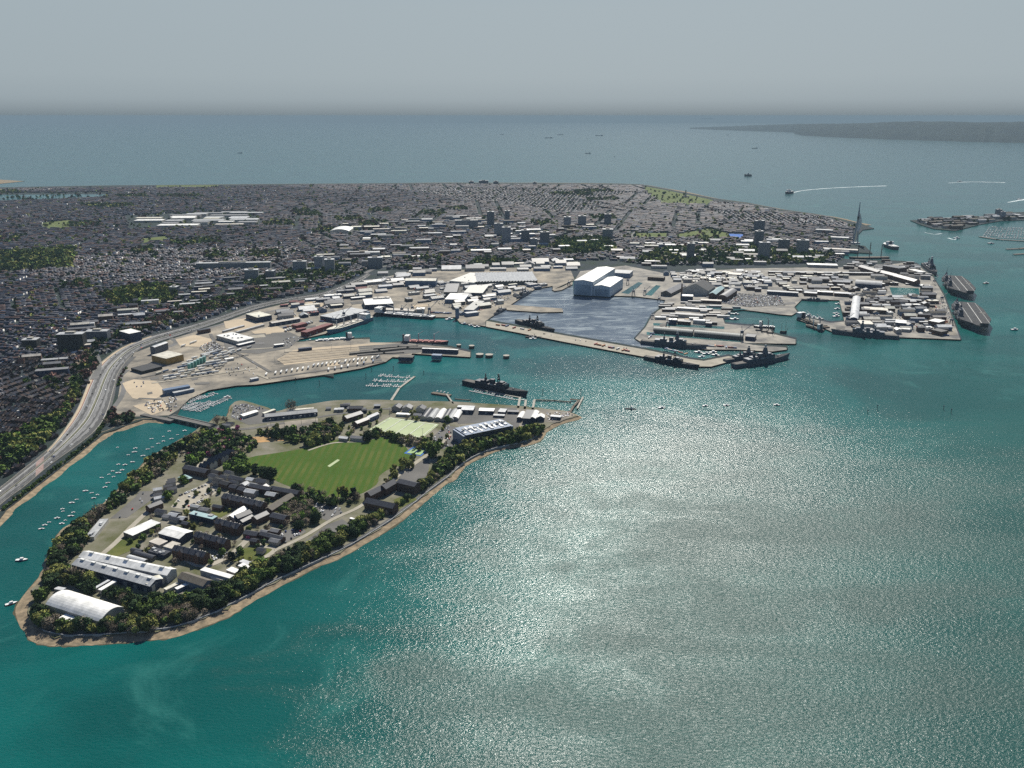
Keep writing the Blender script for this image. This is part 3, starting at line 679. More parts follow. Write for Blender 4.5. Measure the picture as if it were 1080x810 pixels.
def bldw(name, label, cat, c, a, L, W, h, roof='flat', wm='wall', rm='grey', rise=None, door=0, win=None, units=0, vents=0, group=None):
    if W > L: L, W, a = W, L, a + math.pi / 2
    FOOT.append((c.x, c.y, L / 2, W / 2, a))
    # camera side is local -Y
    if -math.sin(a - math.pi / 2) * 0 + math.cos(a) < 0: a += math.pi
    t = thing(name, label, cat, (c.x, c.y, LAND), a, group)
    rf = shell(t, L, W, h, roof, M[wm], M[rm], rise)
    if door:
        for i in range(door):
            b = MB(); x = L * ((i + .5) / door - .5); dw, dh = min(5, L / door * .4), min(5, h * .6)
            b.box(x - dw / 2, x + dw / 2, -W / 2 - .12, -W / 2 - .003, 0, dh); b.build('door', M['steel'], t)
    if win:
        rows, cols = win; fh = (h - 1) / rows; g = None
        for r_ in range(rows):
            for k in range(cols):
                x = L * ((k + .5) / cols - .5); z = 1.2 + fh * r_
                if g is None:
                    b = MB(); ww = min(1.6, L / cols * .5); b.box(-ww / 2, ww / 2, -.1, .1, 0, min(1.9, fh * .55)); g = b.mesh('window', M['glass'])
                o = newobj('window', g, t); o.location = (x, -W / 2 - .03, z)
    for i in range(units):
        b = MB(); x = L * (rnd.random() - .5) * .8; y = W * (rnd.random() - .5) * .6; s = rnd.uniform(1.2, 2.6)
        b.box(x - s, x + s, y - s * .7, y + s * .7, h + .003, h + rnd.uniform(1, 2.4)); b.build('roof_unit', M['palegrey'], rf)
    if vents:
        rs = (W * .24 if rise is None else rise) if roof != 'flat' else 0
        for i in range(vents):
            b = MB(); x = L * ((i + .5) / vents - .5); b.box(x - 2.6, x + 2.6, -1.1, 1.1, h + rs, h + rs + 1.5); b.build('roof_light', M['white'], rf)
    return t
# ---- whale-shaped island, foreground -----------------------------------------------------
bld('sports_hall', 'huge white arched-roof hall at the island tip', 'hall', (48, 637.5), (105, 656), (131, 640.5), 8, 'barrel', 'palegrey', 'white', 6, door=4)
bld('hall_annex', 'white flat entrance annex in front of the arched hall', 'annex', (61, 652), (74, 656.5), 9, 5, 'flat', 'wall', 'white', door=1)
bld('hall_annex', 'narrow white lean-to along the east end of the arched hall', 'annex', (109, 656.5), (131, 643), 4, 4, 'flat', 'wall', 'white')
bld('workshop', 'long grey-roofed workshop range with white rooflights', 'workshop', (75.5, 595.5), (158, 618.5), 17, 8, 'gable', 'blued', 'palegrey', 3.2, door=8, vents=7)
bld('workshop', 'second long workshop range behind, white far slope', 'workshop', (83, 587.5), (176, 607), 15, 9.5, 'gable', 'palegrey', 'white', 3.5, vents=5)
bld('store_shed', 'pale gabled shed set crosswise at the end of the workshops', 'shed', (160, 618.5), (185, 600.5), 13, 7, 'gable', 'wall', 'cream', 2)
bld('drill_shed', 'big tan-roofed drill shed among the southern trees', 'shed', (187, 609.5), (214, 618.5), (192, 601.5), 8, 'gable', 'bluew', 'brown', 3.5, door=3)
bld('long_shed', 'long thin white-roofed shed beside the drill shed', 'shed', (211, 601), (242, 609.8), 7, 7, 'flat', 'wall', 'white', door=4)
bld('lower_shed', 'tan lower shed in front of the long white one', 'shed', (222, 607.5), (239, 613.5), 6, 4.5, 'flat', 'wall', 'cream')
bld('villa', 'white-roofed small house at the eastern end of the sheds', 'house', (238.5, 601), (247.5, 604.3), 8, 5, 'flat', 'wall', 'white', win=(1, 4))
bld('villa', 'upper of two white flat-roofed houses by the hedge', 'house', (251, 596.3), (260, 600), 7, 5.5, 'flat', 'wall', 'white', win=(1, 4))
bld('villa', 'lower of two white flat-roofed houses by the hedge', 'house', (252, 592), (264, 596), 6, 5.5, 'flat', 'wall', 'palegrey', win=(1, 4))
bld('small_shed', 'small pale roof under the trees below the workshops', 'shed', (175.5, 622), (189, 615.5), 5, 4, 'flat', 'wall', 'cream')
bld('small_shed', 'small blue-white roof under the trees by the drill shed', 'shed', (187, 621.5), (199, 616), 5, 4.5, 'flat', 'bluew', 'white')
bld('small_shed', 'narrow pale shed between the two long workshop ranges and trees', 'shed', (107, 622.5), (123, 613), 5, 5, 'flat', 'wall', 'white')
bld('small_shed', 'narrow grey shed lying beside a white twin in the trees', 'shed', (101, 620.5), (117, 611.5), 3.5, 5, 'flat', 'wall', 'palegrey')
bld('kiosk', 'tiny white kiosk above the arched hall', 'kiosk', (57, 621), (66, 622.5), 5, 3.5, 'flat', 'wall', 'palegrey')
bld('store', 'long flat white shed in rough grass', 'shed', (130, 561), (140, 564.8), (154.5, 546), 6, 'flat', 'dconc', 'white')
bld('office_range', 'long low grey flat-roofed range by the channel trees', 'office', (99, 566), (114.5, 547), 10.5, 5, 'flat', 'wall', 'palegrey', units=5, win=(1, 12))
bld('house', 'dark gabled house at the end of the car park', 'house', (158, 536), (172, 530.5), 10, 7, 'gable', 'brick', 'slate', win=(2, 4))
bld('gym', 'white double-roofed gymnasium near the centre of the village', 'gymnasium', (167, 562.5), (189, 568.5), (182.6, 554.8), 8, 'gable', 'blued', 'white', 2.5, door=2)
bld('garage', 'pale low garage in front of the white gymnasium', 'garage', (157, 571), (168, 575), 12, 5, 'flat', 'wall', 'cream')
bld('garage', 'cream flat garage touching the gymnasium corner', 'garage', (172, 576), (181, 578.5), 14, 5.5, 'flat', 'wall', 'cream')
bld('dark_store', 'dark low store between garage and barrack block', 'store', (156, 581), (173, 585.5), 10, 5, 'flat', 'blued', 'slate', units=6)
bld('nissen_range', 'pale curved hut range above the workshops', 'hut', (133, 588), (151, 593), 7, 4, 'barrel', 'dconc', 'palegrey')
bld('nissen_range', 'dark curved hut range beside the pale one', 'hut', (140, 583.5), (160, 589), 7, 4, 'barrel', 'dconc', 'slate')
bld('nissen_range', 'short dark hut range nearest the white grass shed', 'hut', (137, 580), (147, 582.5), 6, 4, 'barrel', 'dconc', 'slate')
def barrack(label, A, B, w, h, cols, gables=2):
    t = bld('barrack_block', label, 'barracks', A, B, w, h, 'gable', 'brick', 'slate', 3.6, win=(3, cols))
    L = frame(A, B, w, h)[2]; W = w
    for i in range(gables):
        x = L * ((i + .6) / gables - .5); b = MB()
        n = len(b.v); y0 = -W / 2 - 1.4; zt = h + 3.4
        b.v += [(x - 3, y0, 0), (x + 3, y0, 0), (x + 3, y0, h), (x, y0, zt), (x - 3, y0, h), (x - 3, 0, 0), (x + 3, 0, 0), (x + 3, 0, h), (x, 0, zt), (x - 3, 0, h)]
        b.f += [(0, 1, 2, 3, 4), (1, 6, 7, 2), (5, 0, 4, 9), (2, 7, 8, 3), (4, 3, 8, 9)]; b.m += [0, 0, 0, 1, 1]
        b.build('gable_bay', [M['brick'], M['slate']], t)
    for i in range(int(L / 9)):
        x = L * ((i + .5) / int(L / 9) - .5); b = MB(); b.box(x - .6, x + .6, -.5, .5, h + 2.8, h + 5.2); b.build('chimney', M['wall'], t)
    for i in range(int(L / 7)):
        x = L * ((i + .5) / int(L / 7) - .5); b = MB(); b.box(x - .8, x + .8, W * .28 - .8, W * .28 + .8, h + 1, h + 2.7); b.build('dormer', M['wall'], t)
    return t
barrack('three-storey dark brick barrack block nearest the workshops', (181, 580), (214, 588), 11, 10, 12)
barrack('dark brick barrack block in the second row from the workshops', (204, 565.5), (236, 574), 11, 10, 12)
barrack('shorter dark brick barrack block in the third row', (226, 551.5), (250, 558), 11, 10, 9)
barrack('longest dark slate barrack block in the middle of the village', (233, 525), (275, 534.5), 13, 11, 15, 3)
bld('teal_roof_block', 'two-storey block with pale teal roof beside the barracks', 'office', (199, 541.5), (224, 547.5), 9, 8, 'flat', 'blued', 'tealroof', win=(2, 10), units=3)
bld('mess_hall', 'white gabled mess hall set crosswise between barracks', 'hall', (247, 546.5), (261, 536.5), 11, 6, 'gable', 'wall', 'white', 2.6)
bld('dark_hall', 'dark double hall beside the white mess hall', 'hall', (251, 547), (266, 541), 12, 6, 'gable', 'blued', 'slate')
bld('dark_hall', 'low dark hall below the white mess hall', 'hall', (256, 551), (268, 545), 8, 5, 'gable', 'blued', 'slate')
bld('brown_range', 'long brown tiled range running to the field', 'range', (287, 538.5), (311, 523), 12, 6, 'gable', 'brick', 'brown', win=(1, 10))
bld('l_block', 'dark L-plan block wing facing the car park', 'block', (284, 545), (299, 548.5), 12, 8, 'gable', 'brick', 'slate', win=(2, 7))
bld('l_block', 'dark L-plan block wing running back from the road', 'block', (271, 548), (284, 542), 11, 8, 'gable', 'brick', 'slate')
bld('house', 'dark hipped house near the red bush', 'house', (256, 563), (270, 565.5), 10, 5, 'gable', 'brick', 'slate', win=(1, 5))
bld('house', 'long dark bungalow beside the small car park', 'house', (273, 564), (296, 570), 9, 5, 'gable', 'brick', 'slate', win=(1, 9))
bld('dark_manor', 'dark slate house west of the gabled terrace', 'house', (192, 494), (216, 499), 12, 8, 'gable', 'brick', 'slate', win=(2, 8))
bld('green_roof_house', 'square house with pale green roof', 'house', (187.4, 503.3), (195, 506.5), (193.3, 499.6), 5, 'flat', 'brick', 'tealroof')
bld('back_range', 'dark range with chimneys along the field edge', 'range', (284, 516), (313, 521.5), 11, 8, 'gable', 'brick', 'slate', win=(2, 10))
bld('dark_range', 'dark range closing the courtyard behind the barracks', 'range', (262, 513), (284, 517.5), 10, 8, 'gable', 'brick', 'slate', win=(2, 8))
# gabled terrace
for i in range(8):
    x = 217 + i * 4; y = 491.5 - i * 2.15
    t = bld('gabled_house', 'steep-gabled house in the terrace stepping up to the field', 'house', (x, y + 2), (x + 4.2, y - .2), 13, 8, 'gable', 'wall' if i % 3 else 'brick', 'slate', 4, group='steep-gabled terrace on the island')
# clusters of small dark houses
def cluster(name, label, cat, poly, n, size, hts, mats, roofm, ang, seed, group, roof='gable', jit=.15, sp=1.15, win=None, door=0, units=0):
    rr = random.Random(seed); W = WP(poly); xs = [p.x for p in W]; ys = [p.y for p in W]; pts = []; k = 0
    while len(pts) < n and k < n * 60:
        k += 1; x, y = rr.uniform(min(xs), max(xs)), rr.uniform(min(ys), max(ys))
        L, Wd = rr.uniform(*size[0]), rr.uniform(*size[1])
        if not inpoly(x, y, W) or any(inpoly(x, y, q_) for q_ in BASINS) or any(abs((x - a) * math.cos(R(ang)) + (y - b) * math.sin(R(ang))) < (L + l2) / 2 * sp and abs(-(x - a) * math.sin(R(ang)) + (y - b) * math.cos(R(ang))) < (Wd + w2) / 2 * sp for a, b, l2, w2 in pts): continue
        pts.append((x, y, L, Wd)); h = rr.uniform(*hts); rm = rr.choice(roofm)
        words = {'white': 'white-roofed', 'cream': 'cream-roofed', 'palegrey': 'pale grey', 'grey': 'grey-roofed', 'slate': 'slate-roofed', 'black': 'black-roofed', 'brown': 'brown-roofed', 'red': 'maroon-roofed', 'stripew': 'striped-roof', 'stripeg': 'banded-roof', 'tealroof': 'teal-roofed', 'barrelg': 'green-grey', 'bluew': 'blue-roofed'}
        rf = roof if isinstance(roof, str) else rr.choice(roof)
        bldw(name, words[rm] + ' ' + label, cat, Vector((x, y)), R(ang) + rr.uniform(-jit, jit) * .3, L, Wd, h, rf, rr.choice(mats), rm, None, door if rr.random() < .6 else 0, win, rr.choice((0, 1, 2)) * units if rf == 'flat' else 0, 0, group)
    return pts
cluster('cottage', 'cottage in the packed old quarter', 'house', [(216, 506), (234, 499), (250, 504), (252, 514), (232, 516)], 13, ((9, 16), (8, 11)), (6, 8), ['brick', 'wall'], ['slate', 'slate', 'black'], -28, 3, 'cottages of the old quarter')
cluster('cottage', 'cottage behind the long barrack block', 'house', [(248, 508), (275, 510), (288, 526), (262, 524), (244, 517)], 12, ((9, 17), (8, 11)), (6, 8), ['brick', 'wall'], ['slate', 'palegrey', 'slate'], -20, 5, 'cottages behind the barracks')
cluster('cottage', 'cottage by the northern trees', 'house', [(178, 508), (192, 508), (186, 522), (166, 532), (164, 522)], 7, ((9, 14), (7, 9)), (4, 6), ['wall'], ['slate', 'palegrey', 'slate'], 30, 8, 'cottages by the northern trees')
cluster('hut', 'hut between the car park and the barracks', 'hut', [(176, 548), (200, 535), (222, 530), (232, 536), (214, 552), (196, 556)], 7, ((9, 15), (6, 9)), (3, 5), ['wall', 'brick'], ['slate', 'grey', 'palegrey'], -20, 41, 'huts between car park and barracks')
cluster('hut', 'hut near the northern boatyard', 'hut', [(222, 452), (240, 446), (250, 452), (240, 462), (226, 462)], 5, ((9, 15), (6, 9)), (3, 5), ['wall', 'brick'], ['slate', 'grey', 'palegrey'], -10, 42, 'huts near the northern boatyard')
cluster('cottage', 'cottage east of the barracks', 'house', [(262, 572), (285, 560), (296, 556), (300, 566), (280, 585), (266, 590)], 5, ((9, 15), (7, 9)), (4, 6), ['wall', 'brick'], ['slate', 'grey'], -20, 43, 'cottages east of the barracks')
cluster('waterside_store', 'small store on the island waterfront', 'store', [(340, 436), (350, 428), (410, 427), (412, 434), (360, 436)], 9, ((8, 16), (6, 9)), (3, 5), ['wall', 'blued'], ['slate', 'grey', 'palegrey', 'white'], 5, 44, 'small stores on the island waterfront')
cluster('hut', 'hut among yards of the village', 'hut', [(172, 538), (192, 545), (186, 552), (165, 548)], 5, ((9, 14), (6, 9)), (3, 4.5), ['wall'], ['slate', 'grey'], -20, 9, 'huts in the village yard')
# shore manor complex
bld('shore_house', 'dark slate manor block nearest the beach path', 'manor', (384, 530), (414, 536.5), 14, 9, 'gable', 'brick', 'slate', 4, win=(3, 12))
bld('shore_house', 'dark wing linking the two manor blocks', 'manor', (391, 523), (407, 515), 12, 9, 'gable', 'brick', 'slate', 4)
bld('shore_house', 'dark stepped wing beside the cricket field', 'manor', (407, 516), (419, 509), 12, 10, 'gable', 'brick', 'slate', 4)
bld('shore_house', 'tall dark manor block beside the marked yard', 'manor', (418, 509), (437, 513.5), 14, 12, 'gable', 'brick', 'slate', 3, win=(3, 8))
bld('shelter', 'low white bus shelter on the grass', 'shelter', (368.5, 546.5), (378.5, 549.5), 3, 3, 'flat', 'dconc', 'white')
# north side of the island
bld('long_blue_shed', 'very long shed with blue and white banded roof', 'shed', (279.4, 440.2), (334.8, 434.6), 17, 6.5, 'gable', 'blued', 'palegrey', 3, door=10)
bld('boat_shed', 'white boat shed on the boatyard', 'shed', (256.5, 439), (272.5, 434), 11, 5, 'gable', 'wall', 'white', 1.5, door=2)
bld('boat_shed', 'pale low shed between boatyard and long blue shed', 'shed', (279, 436), (291, 431.8), 6, 5, 'flat', 'wall', 'cream')
bld('quayside_store', 'long pale quayside store behind the blue shed', 'store', (303, 433.2), (331, 430.8), 7, 4, 'flat', 'wall', 'cream')
bld('teaching_block', 'long grey two-storey block north of the field', 'block', (366, 441.5), (383, 436), 13, 7, 'gable', 'brick', 'grey', win=(2, 9))
bld('teaching_block', 'grey block beside the artificial pitch corner', 'block', (377, 447), (390, 442), 11, 7, 'gable', 'brick', 'slate', win=(2, 6))
bld('teaching_block', 'pale-roofed block nearest the pitch corner', 'block', (389.5, 441), (400, 436.5), 9, 7, 'gable', 'bluew', 'palegrey', win=(2, 6))
bld('guard_house', 'small pale shed near the long jetty', 'hut', (352, 432), (362, 432), 9, 4.5, 'flat', 'wall', 'palegrey')
bld('guard_house', 'dark hut between the pale shed and the jetty', 'hut', (368, 431), (382, 431), 12, 6, 'gable', 'brick', 'slate')
bld('pavilion', 'cricket pavilion with white roof', 'pavilion', (357, 462), (366, 463), 8, 4.5, 'gable', 'wall', 'white')
bld('pavilion', 'grey clubhouse beside the pavilion', 'pavilion', (369, 462), (382, 463), 10, 4.5, 'gable', 'wall', 'grey')
bld('waterside_hut', 'dark gabled hut west of the long jetty', 'hut', (413, 430), (421.7, 430.6), 16, 6, 'gable', 'wall', 'slate')
bld('waterside_hut', 'grey gabled hut second from the long jetty', 'hut', (424, 430.8), (433.5, 431.2), 16, 6, 'gable', 'wall', 'grey')
bld('waterside_hut', 'slate gabled hut third from the long jetty', 'hut', (438.3, 431.5), (447.4, 432), 16, 6, 'gable', 'wall', 'slate')
bld('long_hut', 'long white hut along the pitch', 'hut', (417.5, 436.6), (432, 437.4), 8, 4, 'flat', 'wall', 'white')
bld('long_hut', 'grey hut at the pitch corner', 'hut', (435.6, 438), (444, 438.8), 10, 4, 'gable', 'wall', 'grey')
for i, (xa, ya, xb, yb, m_) in enumerate([(443, 440.5, 450, 431.5, 'slate'), (450, 441, 457, 432, 'palegrey'), (458, 441.5, 464.5, 432, 'white'), (465, 442, 471, 432.5, 'slate'), (471, 442, 477, 432.5, 'palegrey'), (476, 441, 481, 433.5, 'white')]):
    bld('nissen_hut', ['dark arched hut nearest the pitch', 'pale arched hut second from the pitch', 'white arched hut third from the pitch', 'dark arched hut fourth from the pitch', 'pale arched hut fifth from the pitch', 'white arched hut farthest from the pitch'][i], 'hut', (xa, ya), (xb, yb), -12, 4, 'barrel', 'wall', m_, 3.2)
ob = bld('office_block', 'large dark office block with stepped white roof near the point', 'office', (491.5, 459), (539.5, 449), (536, 440), 18, 'flat', 'blued', 'bluew', win=None, units=0)
c_, a_, L_, W_b = frame((491.5, 459), (539.5, 449), (536, 440), 18)
for r_ in range(5):
    b = MB(); b.box(-L_ / 2 + 2, L_ / 2 - 2, -W_b / 2 - .12, -W_b / 2 - .004, 1.6 + 3.4 * r_, 3.3 + 3.4 * r_); b.build('window_band', M['glass'], ob)
for i in range(9):
    b = MB(); x = L_ * ((i + .5) / 9 - .5); y0 = -W_b * .42 if i % 2 else -W_b * .3
    b.box(x - L_ / 34, x + L_ / 60, y0, W_b * (.3 if i % 3 else .05), 18.004, 18.6 + .5 * (i % 3)); b.build('roof_deck', M['white'], ob)
for i in range(8):
    b = MB(); x = L_ * ((i + .5) / 8 - .5); b.box(x - 2, x + 2, -3, 2, 19.8, 21.5); b.build('roof_unit', M['palegrey'], ob)
b = MB(); b.box(-L_ / 2 - 4, -L_ / 2 - .2, -W_b / 2 + 1, W_b / 2, 0, 16.5); b.build('stair_tower', M['bluew'], ob)
b = MB(); b.box(L_ / 2 + .2, L_ / 2 + 4, -W_b / 2 + 1, W_b / 2, 0, 16.5); b.build('stair_tower', M['bluew'], ob)
for lab, A, B, w_, h, rf, rm in [
    ('flat grey shed at the base of the short jetty', (482, 429.2), (500, 430), 10, 6, 'flat', 'palegrey'), ('pale block in front of the short jetty', (486, 432), (499, 432.6), 13, 7, 'flat', 'palegrey'),
    ('wide white waterside shed', (504.7, 433), (520.7, 433.6), 15, 6, 'flat', 'white'), ('pale grey waterside shed east of the wide white one', (525, 434), (532.5, 434.6), 17, 6, 'flat', 'palegrey'),
    ('low pale store in front of the waterside sheds', (520, 438), (532, 438.6), 8, 3.5, 'flat', 'palegrey'), ('dark low shed by the gangways', (535, 434), (547, 434.5), 9, 4, 'flat', 'slate'),
    ('white boat hall at the gangway foot', (545, 440.5), (549, 434.5), -9, 6, 'barrel', 'white'), ('tall dark boat hall between two white ones', (551, 441), (555.5, 432), -13, 9, 'flat', 'slate'), ('white gabled boat hall beside the tall dark one', (558, 441), (562, 433.5), -11, 7, 'gable', 'white'),
    ('white hall with dark open front near the point', (566, 440.5), (574, 440.8), 15, 6, 'gable', 'white'), ('pale store nearest the island point', (580.5, 439), (591, 440), 9, 5, 'flat', 'palegrey')]:
    bld('waterside_shed', lab, 'shed', A, B, w_, h, rf, 'blued', rm, door=1)
# ---- ferry port -----------------------------------------------------------------------------
bld('warehouse', 'big ochre and grey warehouse with white roof', 'warehouse', (159.6, 374.5), (175.2, 378.2), (179.6, 370.3), 14, 'flat', 'yellow', 'cream')
bld('curved_office', 'silver and purple office beside the ring road', 'office', (163, 366.5), (177, 361.5), 12, 15, 'barrel', 'towerd', 'palegrey', 2)
bld('hotel', 'blue and white cube hotel beyond the motorway', 'hotel', (125.6, 349), (136.5, 352), (134, 345.5), 20, 'flat', 'blued', 'white', win=(5, 7))
bld('black_depot', 'low black-roofed depot beside the ochre warehouse', 'depot', (138, 388), (150, 391.5), (156, 382), 6, 'flat', 'black', 'black')
for i in range(6):
    x, y = 199 + i * 3.1, 384 - i * 1.6
    bld('silo', 'teal silo in the row of six', 'silo', (x - 1.6, y), (x + 1.2, y), 6.5, 13, 'flat', 'teal', 'tealroof', group='row of six teal silos')
bld('blue_shed', 'long tall blue-grey transit shed near the marina', 'shed', (173, 412), (200.5, 407), 12, 10, 'flat', 'bluew', 'bluew', door=4)
bld('blue_shed', 'lower blue-grey shed in front of the tall transit shed', 'shed', (183.5, 414.5), (205, 410), 9, 6, 'flat', 'bluew', 'palegrey')
bld('terminal', 'white ferry terminal with rooftop plant', 'terminal', (228, 353.5), (251, 360), (240, 348.7), 9, 'flat', 'wall', 'white', units=9, win=(2, 10))
bld('terminal', 'white low wing beside the ferry terminal', 'terminal', (252, 364), (269, 360), 10, 5, 'flat', 'blued', 'white')
bld('brick_house', 'black brick house beside the motorway end', 'house', (210, 348.5), (222, 346.5), 12, 9, 'flat', 'brick', 'slate')
bld('check_in', 'grey check-in canopy by the ring', 'canopy', (214, 374), (229, 370), 9, 4, 'flat', 'wall', 'palegrey')
bld('check_in', 'small white check-in hut on the lanes', 'hut', (238, 379), (247, 377.5), 9, 5, 'flat', 'wall', 'white')
bld('dark_office', 'square dark office with pale roof by the port road', 'office', (259, 331), (271.5, 334.8), (271.6, 327.7), 13, 'flat', 'blued', 'cream', units=2, win=(3, 8))
bld('transit_shed', 'long tan-roofed shed beside the square office', 'shed', (287, 341), (316.5, 336), 16, 8, 'gable', 'blued', 'cream', 2, door=5)
bld('port_hut', 'white hut in the middle of the tarmac', 'hut', (289.5, 364), (300, 362.8), 9, 6, 'flat', 'blued', 'white')
bld('fuel_store', 'dark blue flat store beside the basin edge', 'store', (315, 368), (329, 366.5), 8, 6, 'flat', 'blued', 'blued')
bld('gatehouse', 'grey gatehouse near the quay edge', 'hut', (265, 400), (273, 398.5), 8, 5, 'flat', 'bluew', 'palegrey')
bld('cold_store', 'long maroon cold store beside the cargo ship', 'warehouse', (323.5, 350.5), (351, 341.5), 18, 11, 'flat', 'red', 'red', door=4)
bld('cold_store', 'shorter maroon store behind the long one', 'warehouse', (313, 343.5), (324, 340.5), 16, 8, 'flat', 'red', 'red')
bld('cold_store', 'low maroon annex nearest the basin corner', 'warehouse', (314, 347.5), (323, 346), 11, 6, 'flat', 'red', 'red')
bld('fruit_terminal', 'angled shed with broad grey-white roof behind the cargo ship', 'warehouse', (337.5, 333), (356, 336), (372, 324.5), 11, 'flat', 'blued', 'palegrey')
bld('ferry_terminal', 'blue-walled terminal with long white roof', 'terminal', (385, 321.5), (415, 320), (389, 315), 13, 'flat', 'blued', 'white', door=5)
bld('ferry_terminal', 'pale upper storey behind the blue-walled terminal', 'terminal', (394, 314.5), (411, 313.7), 18, 16, 'flat', 'wall', 'cream', units=2)
bld('quay_shed', 'long cream shed on the quay behind the barge', 'shed', (402.5, 326.5), (436, 328), 22, 9, 'flat', 'wall', 'cream', door=5)
bld('quay_shed', 'short white shed beside the long cream one', 'shed', (439, 326), (447.5, 326), 22, 10, 'flat', 'wall', 'white')
bld('motorway_works', 'long low wall-like store beside the port road', 'store', (236, 349), (258, 343), 6, 4, 'flat', 'wall', 'palegrey')
bld('canopy', 'thin white covered walkway to the terminal', 'canopy', (250, 350), (279, 342), 5, 5, 'flat', 'wall', 'palegrey')
# ---- naval stores and industrial estate ------------------------------------------------------
bld('big_store', 'tall blue-grey store with pale roof north of the dockyard', 'warehouse', (427, 296), (459.5, 296.3), 40, 17, 'gable', 'bluew', 'cream', 4, door=0)
bld('factory', 'very large cream factory with striped rooflights', 'factory', (503, 297.5), (567, 296.5), (567, 287), 10, 'saw', 'dconc', 'palegrey')
bld('factory', 'pale factory block joined to the large cream one', 'factory', (474, 296), (500, 298), (505, 288), 10, 'flat', 'wall', 'stripew', units=4)
bld('factory', 'grey saw-tooth works behind the white shed', 'factory', (468, 308), (482, 308), (485, 300), 9, 'saw', 'dconc', 'grey')
bld('factory', 'tan-striped works roof in the middle of the stores', 'factory', (489, 308.5), (509, 309), (515, 301), 10, 'flat', 'blued', 'stripew')
bld('white_shed', 'white flat store at the basin corner', 'shed', (469, 315.5), (490, 316), (494, 309.5), 11, 'flat', 'bluew', 'white')
bld('factory', 'banded works roof beside the wall root', 'factory', (489, 326.5), (499.5, 327), (513, 317.5), 10, 'flat', 'bluew', 'stripeg')
bld('factory', 'small brown store between the works roofs', 'store', (500, 313), (507, 313.5), 14, 6, 'flat', 'red', 'brown')
t = bld('tower', 'tall grey concrete tower at the basin corner', 'tower', (480, 325), (484, 325), 9, 26, 'flat', 'bluew', 'palegrey')
cluster('port_store', 'store on the north port estate', 'warehouse', [(300, 322), (345, 314), (382, 300), (425, 290), (428, 300), (385, 314), (340, 330), (312, 338), (296, 335)], 42, ((18, 50), (12, 26)), (4, 9), ['wall', 'bluew', 'blued'], ['palegrey', 'cream', 'red', 'white', 'grey', 'slate'], 25, 11, 'stores on the north port estate', ['flat', 'gable', 'gable'], units=1)
cluster('naval_store', 'store by the basin root', 'warehouse', [(430, 300), (470, 298), (505, 298), (560, 298), (578, 300), (535, 318), (520, 326), (500, 334), (486, 333), (460, 318), (430, 320)], 60, ((10, 42), (8, 22)), (4, 9), ['wall', 'bluew', 'dconc'], ['palegrey', 'cream', 'grey', 'slate', 'stripeg'], 30, 12, 'naval stores north of the basin', ['flat', 'gable', 'gable'], units=1)
cluster('city_warehouse', 'works between port and city', 'warehouse', [(395, 290), (430, 286), (600, 275), (612, 285), (565, 286), (470, 286), (430, 293)], 30, ((25, 70), (18, 40)), (5, 10), ['wall', 'bluew'], ['palegrey', 'cream', 'slate', 'grey', 'white', 'grey'], 5, 13, 'works between port and city', ['flat', 'gable'])
# ---- shipbuilding hall
hall = thing('shipbuilding_hall', 'huge white shipbuilding hall with stepped blue-grey front', 'shipyard hall', (0, 0, LAND))
def hallpart(A, B, wpx, h, nm):
    a = P(*A, LAND); hz_ = h; tA = PL(*A, 0); bk = None
    return a
f0, f1 = P(605, 310.6, LAND), P(644, 312.5, LAND)
dr = (f1 - f0); ln = dr.length; ang = math.atan2(dr.y, dr.x)
def solve_h(base, ytop):
    lo, hi = 0, 400
    for _ in range(40):
        mid_ = (lo + hi) / 2
        if proj((base.x, base.y, base.z + mid_))[1] > ytop: lo = mid_
        else: hi = mid_
    return lo
HH = solve_h(f0, 294.5); H2 = solve_h(f1, 302)
DEP = (PL(630, 280.5, HH) - Vector((f0.x, f0.y, LAND + HH))).to_2d().length
bkv = (PL(630, 280.5, HH) - f0).to_2d(); bang = math.atan2(bkv.y, bkv.x)
hall.location = (f0.x, f0.y, LAND); hall.rotation_euler = (0, 0, bang)
w1 = ln * .53; w2 = ln * .47
def hbox(y0, y1, h, d, nm, off=0):
    b = MB(); e_ = h - 4
    b.v += [(off, y0, 0), (off, y1, 0), (off, y1, e_), (off, (y0 + y1) / 2, h), (off, y0, e_), (d, y0, 0), (d, y1, 0), (d, y1, e_), (d, (y0 + y1) / 2, h), (d, y0, e_)]
    b.f += [(4, 3, 2, 1, 0), (5, 6, 7, 8, 9), (0, 5, 9, 4), (1, 2, 7, 6)] if y1 > y0 else [(0, 1, 2, 3, 4), (9, 8, 7, 6, 5), (4, 9, 5, 0), (6, 7, 2, 1)]; b.m += [0] * 4
    b.build(nm, M['hallwall'], hall)
    r_ = MB(); ym = (y0 + y1) / 2
    for (ya, za, yb, zb) in ((y0, e_, ym, h), (ym, h, y1, e_)):
        r_.quad((off - .8, ya, za + .4), (d + .5, ya, za + .4), (d + .5, yb, zb + .4), (off - .8, yb, zb + .4))
    r_.build('roof', M['hallroof'], hall)
M['hallwall'] = W_('hall_cladding', (.34, .42, .48), .5, (.28, .35, .41), .02, stripes=(9, (.4, .48, .54), .5, 1))
M['halldoor'] = W_('hall_door', (.24, .33, .41), .5)
M['hallroof'] = W_('hall_roof', (.66, .66, .62), .5, (.56, .56, .52), .03, stripes=(14, (.7, .7, .66), .1, 0))
hbox(0, -w1, HH, DEP, 'main_hall_wall'); hbox(-w1 - .05, -ln, H2 + 4, DEP * .62, 'side_hall_wall', 3)
for y0, y1, h in ((-6, -w1 + 6, HH - 14), (-w1 - 6, -ln + 6, H2 - 8)):
    b = MB(); xo = -.5 if y0 == -6 else 2.5
    b.box(xo, xo + .45, y1, y0, 0, h); b.build('hangar_door', M['halldoor'], hall)
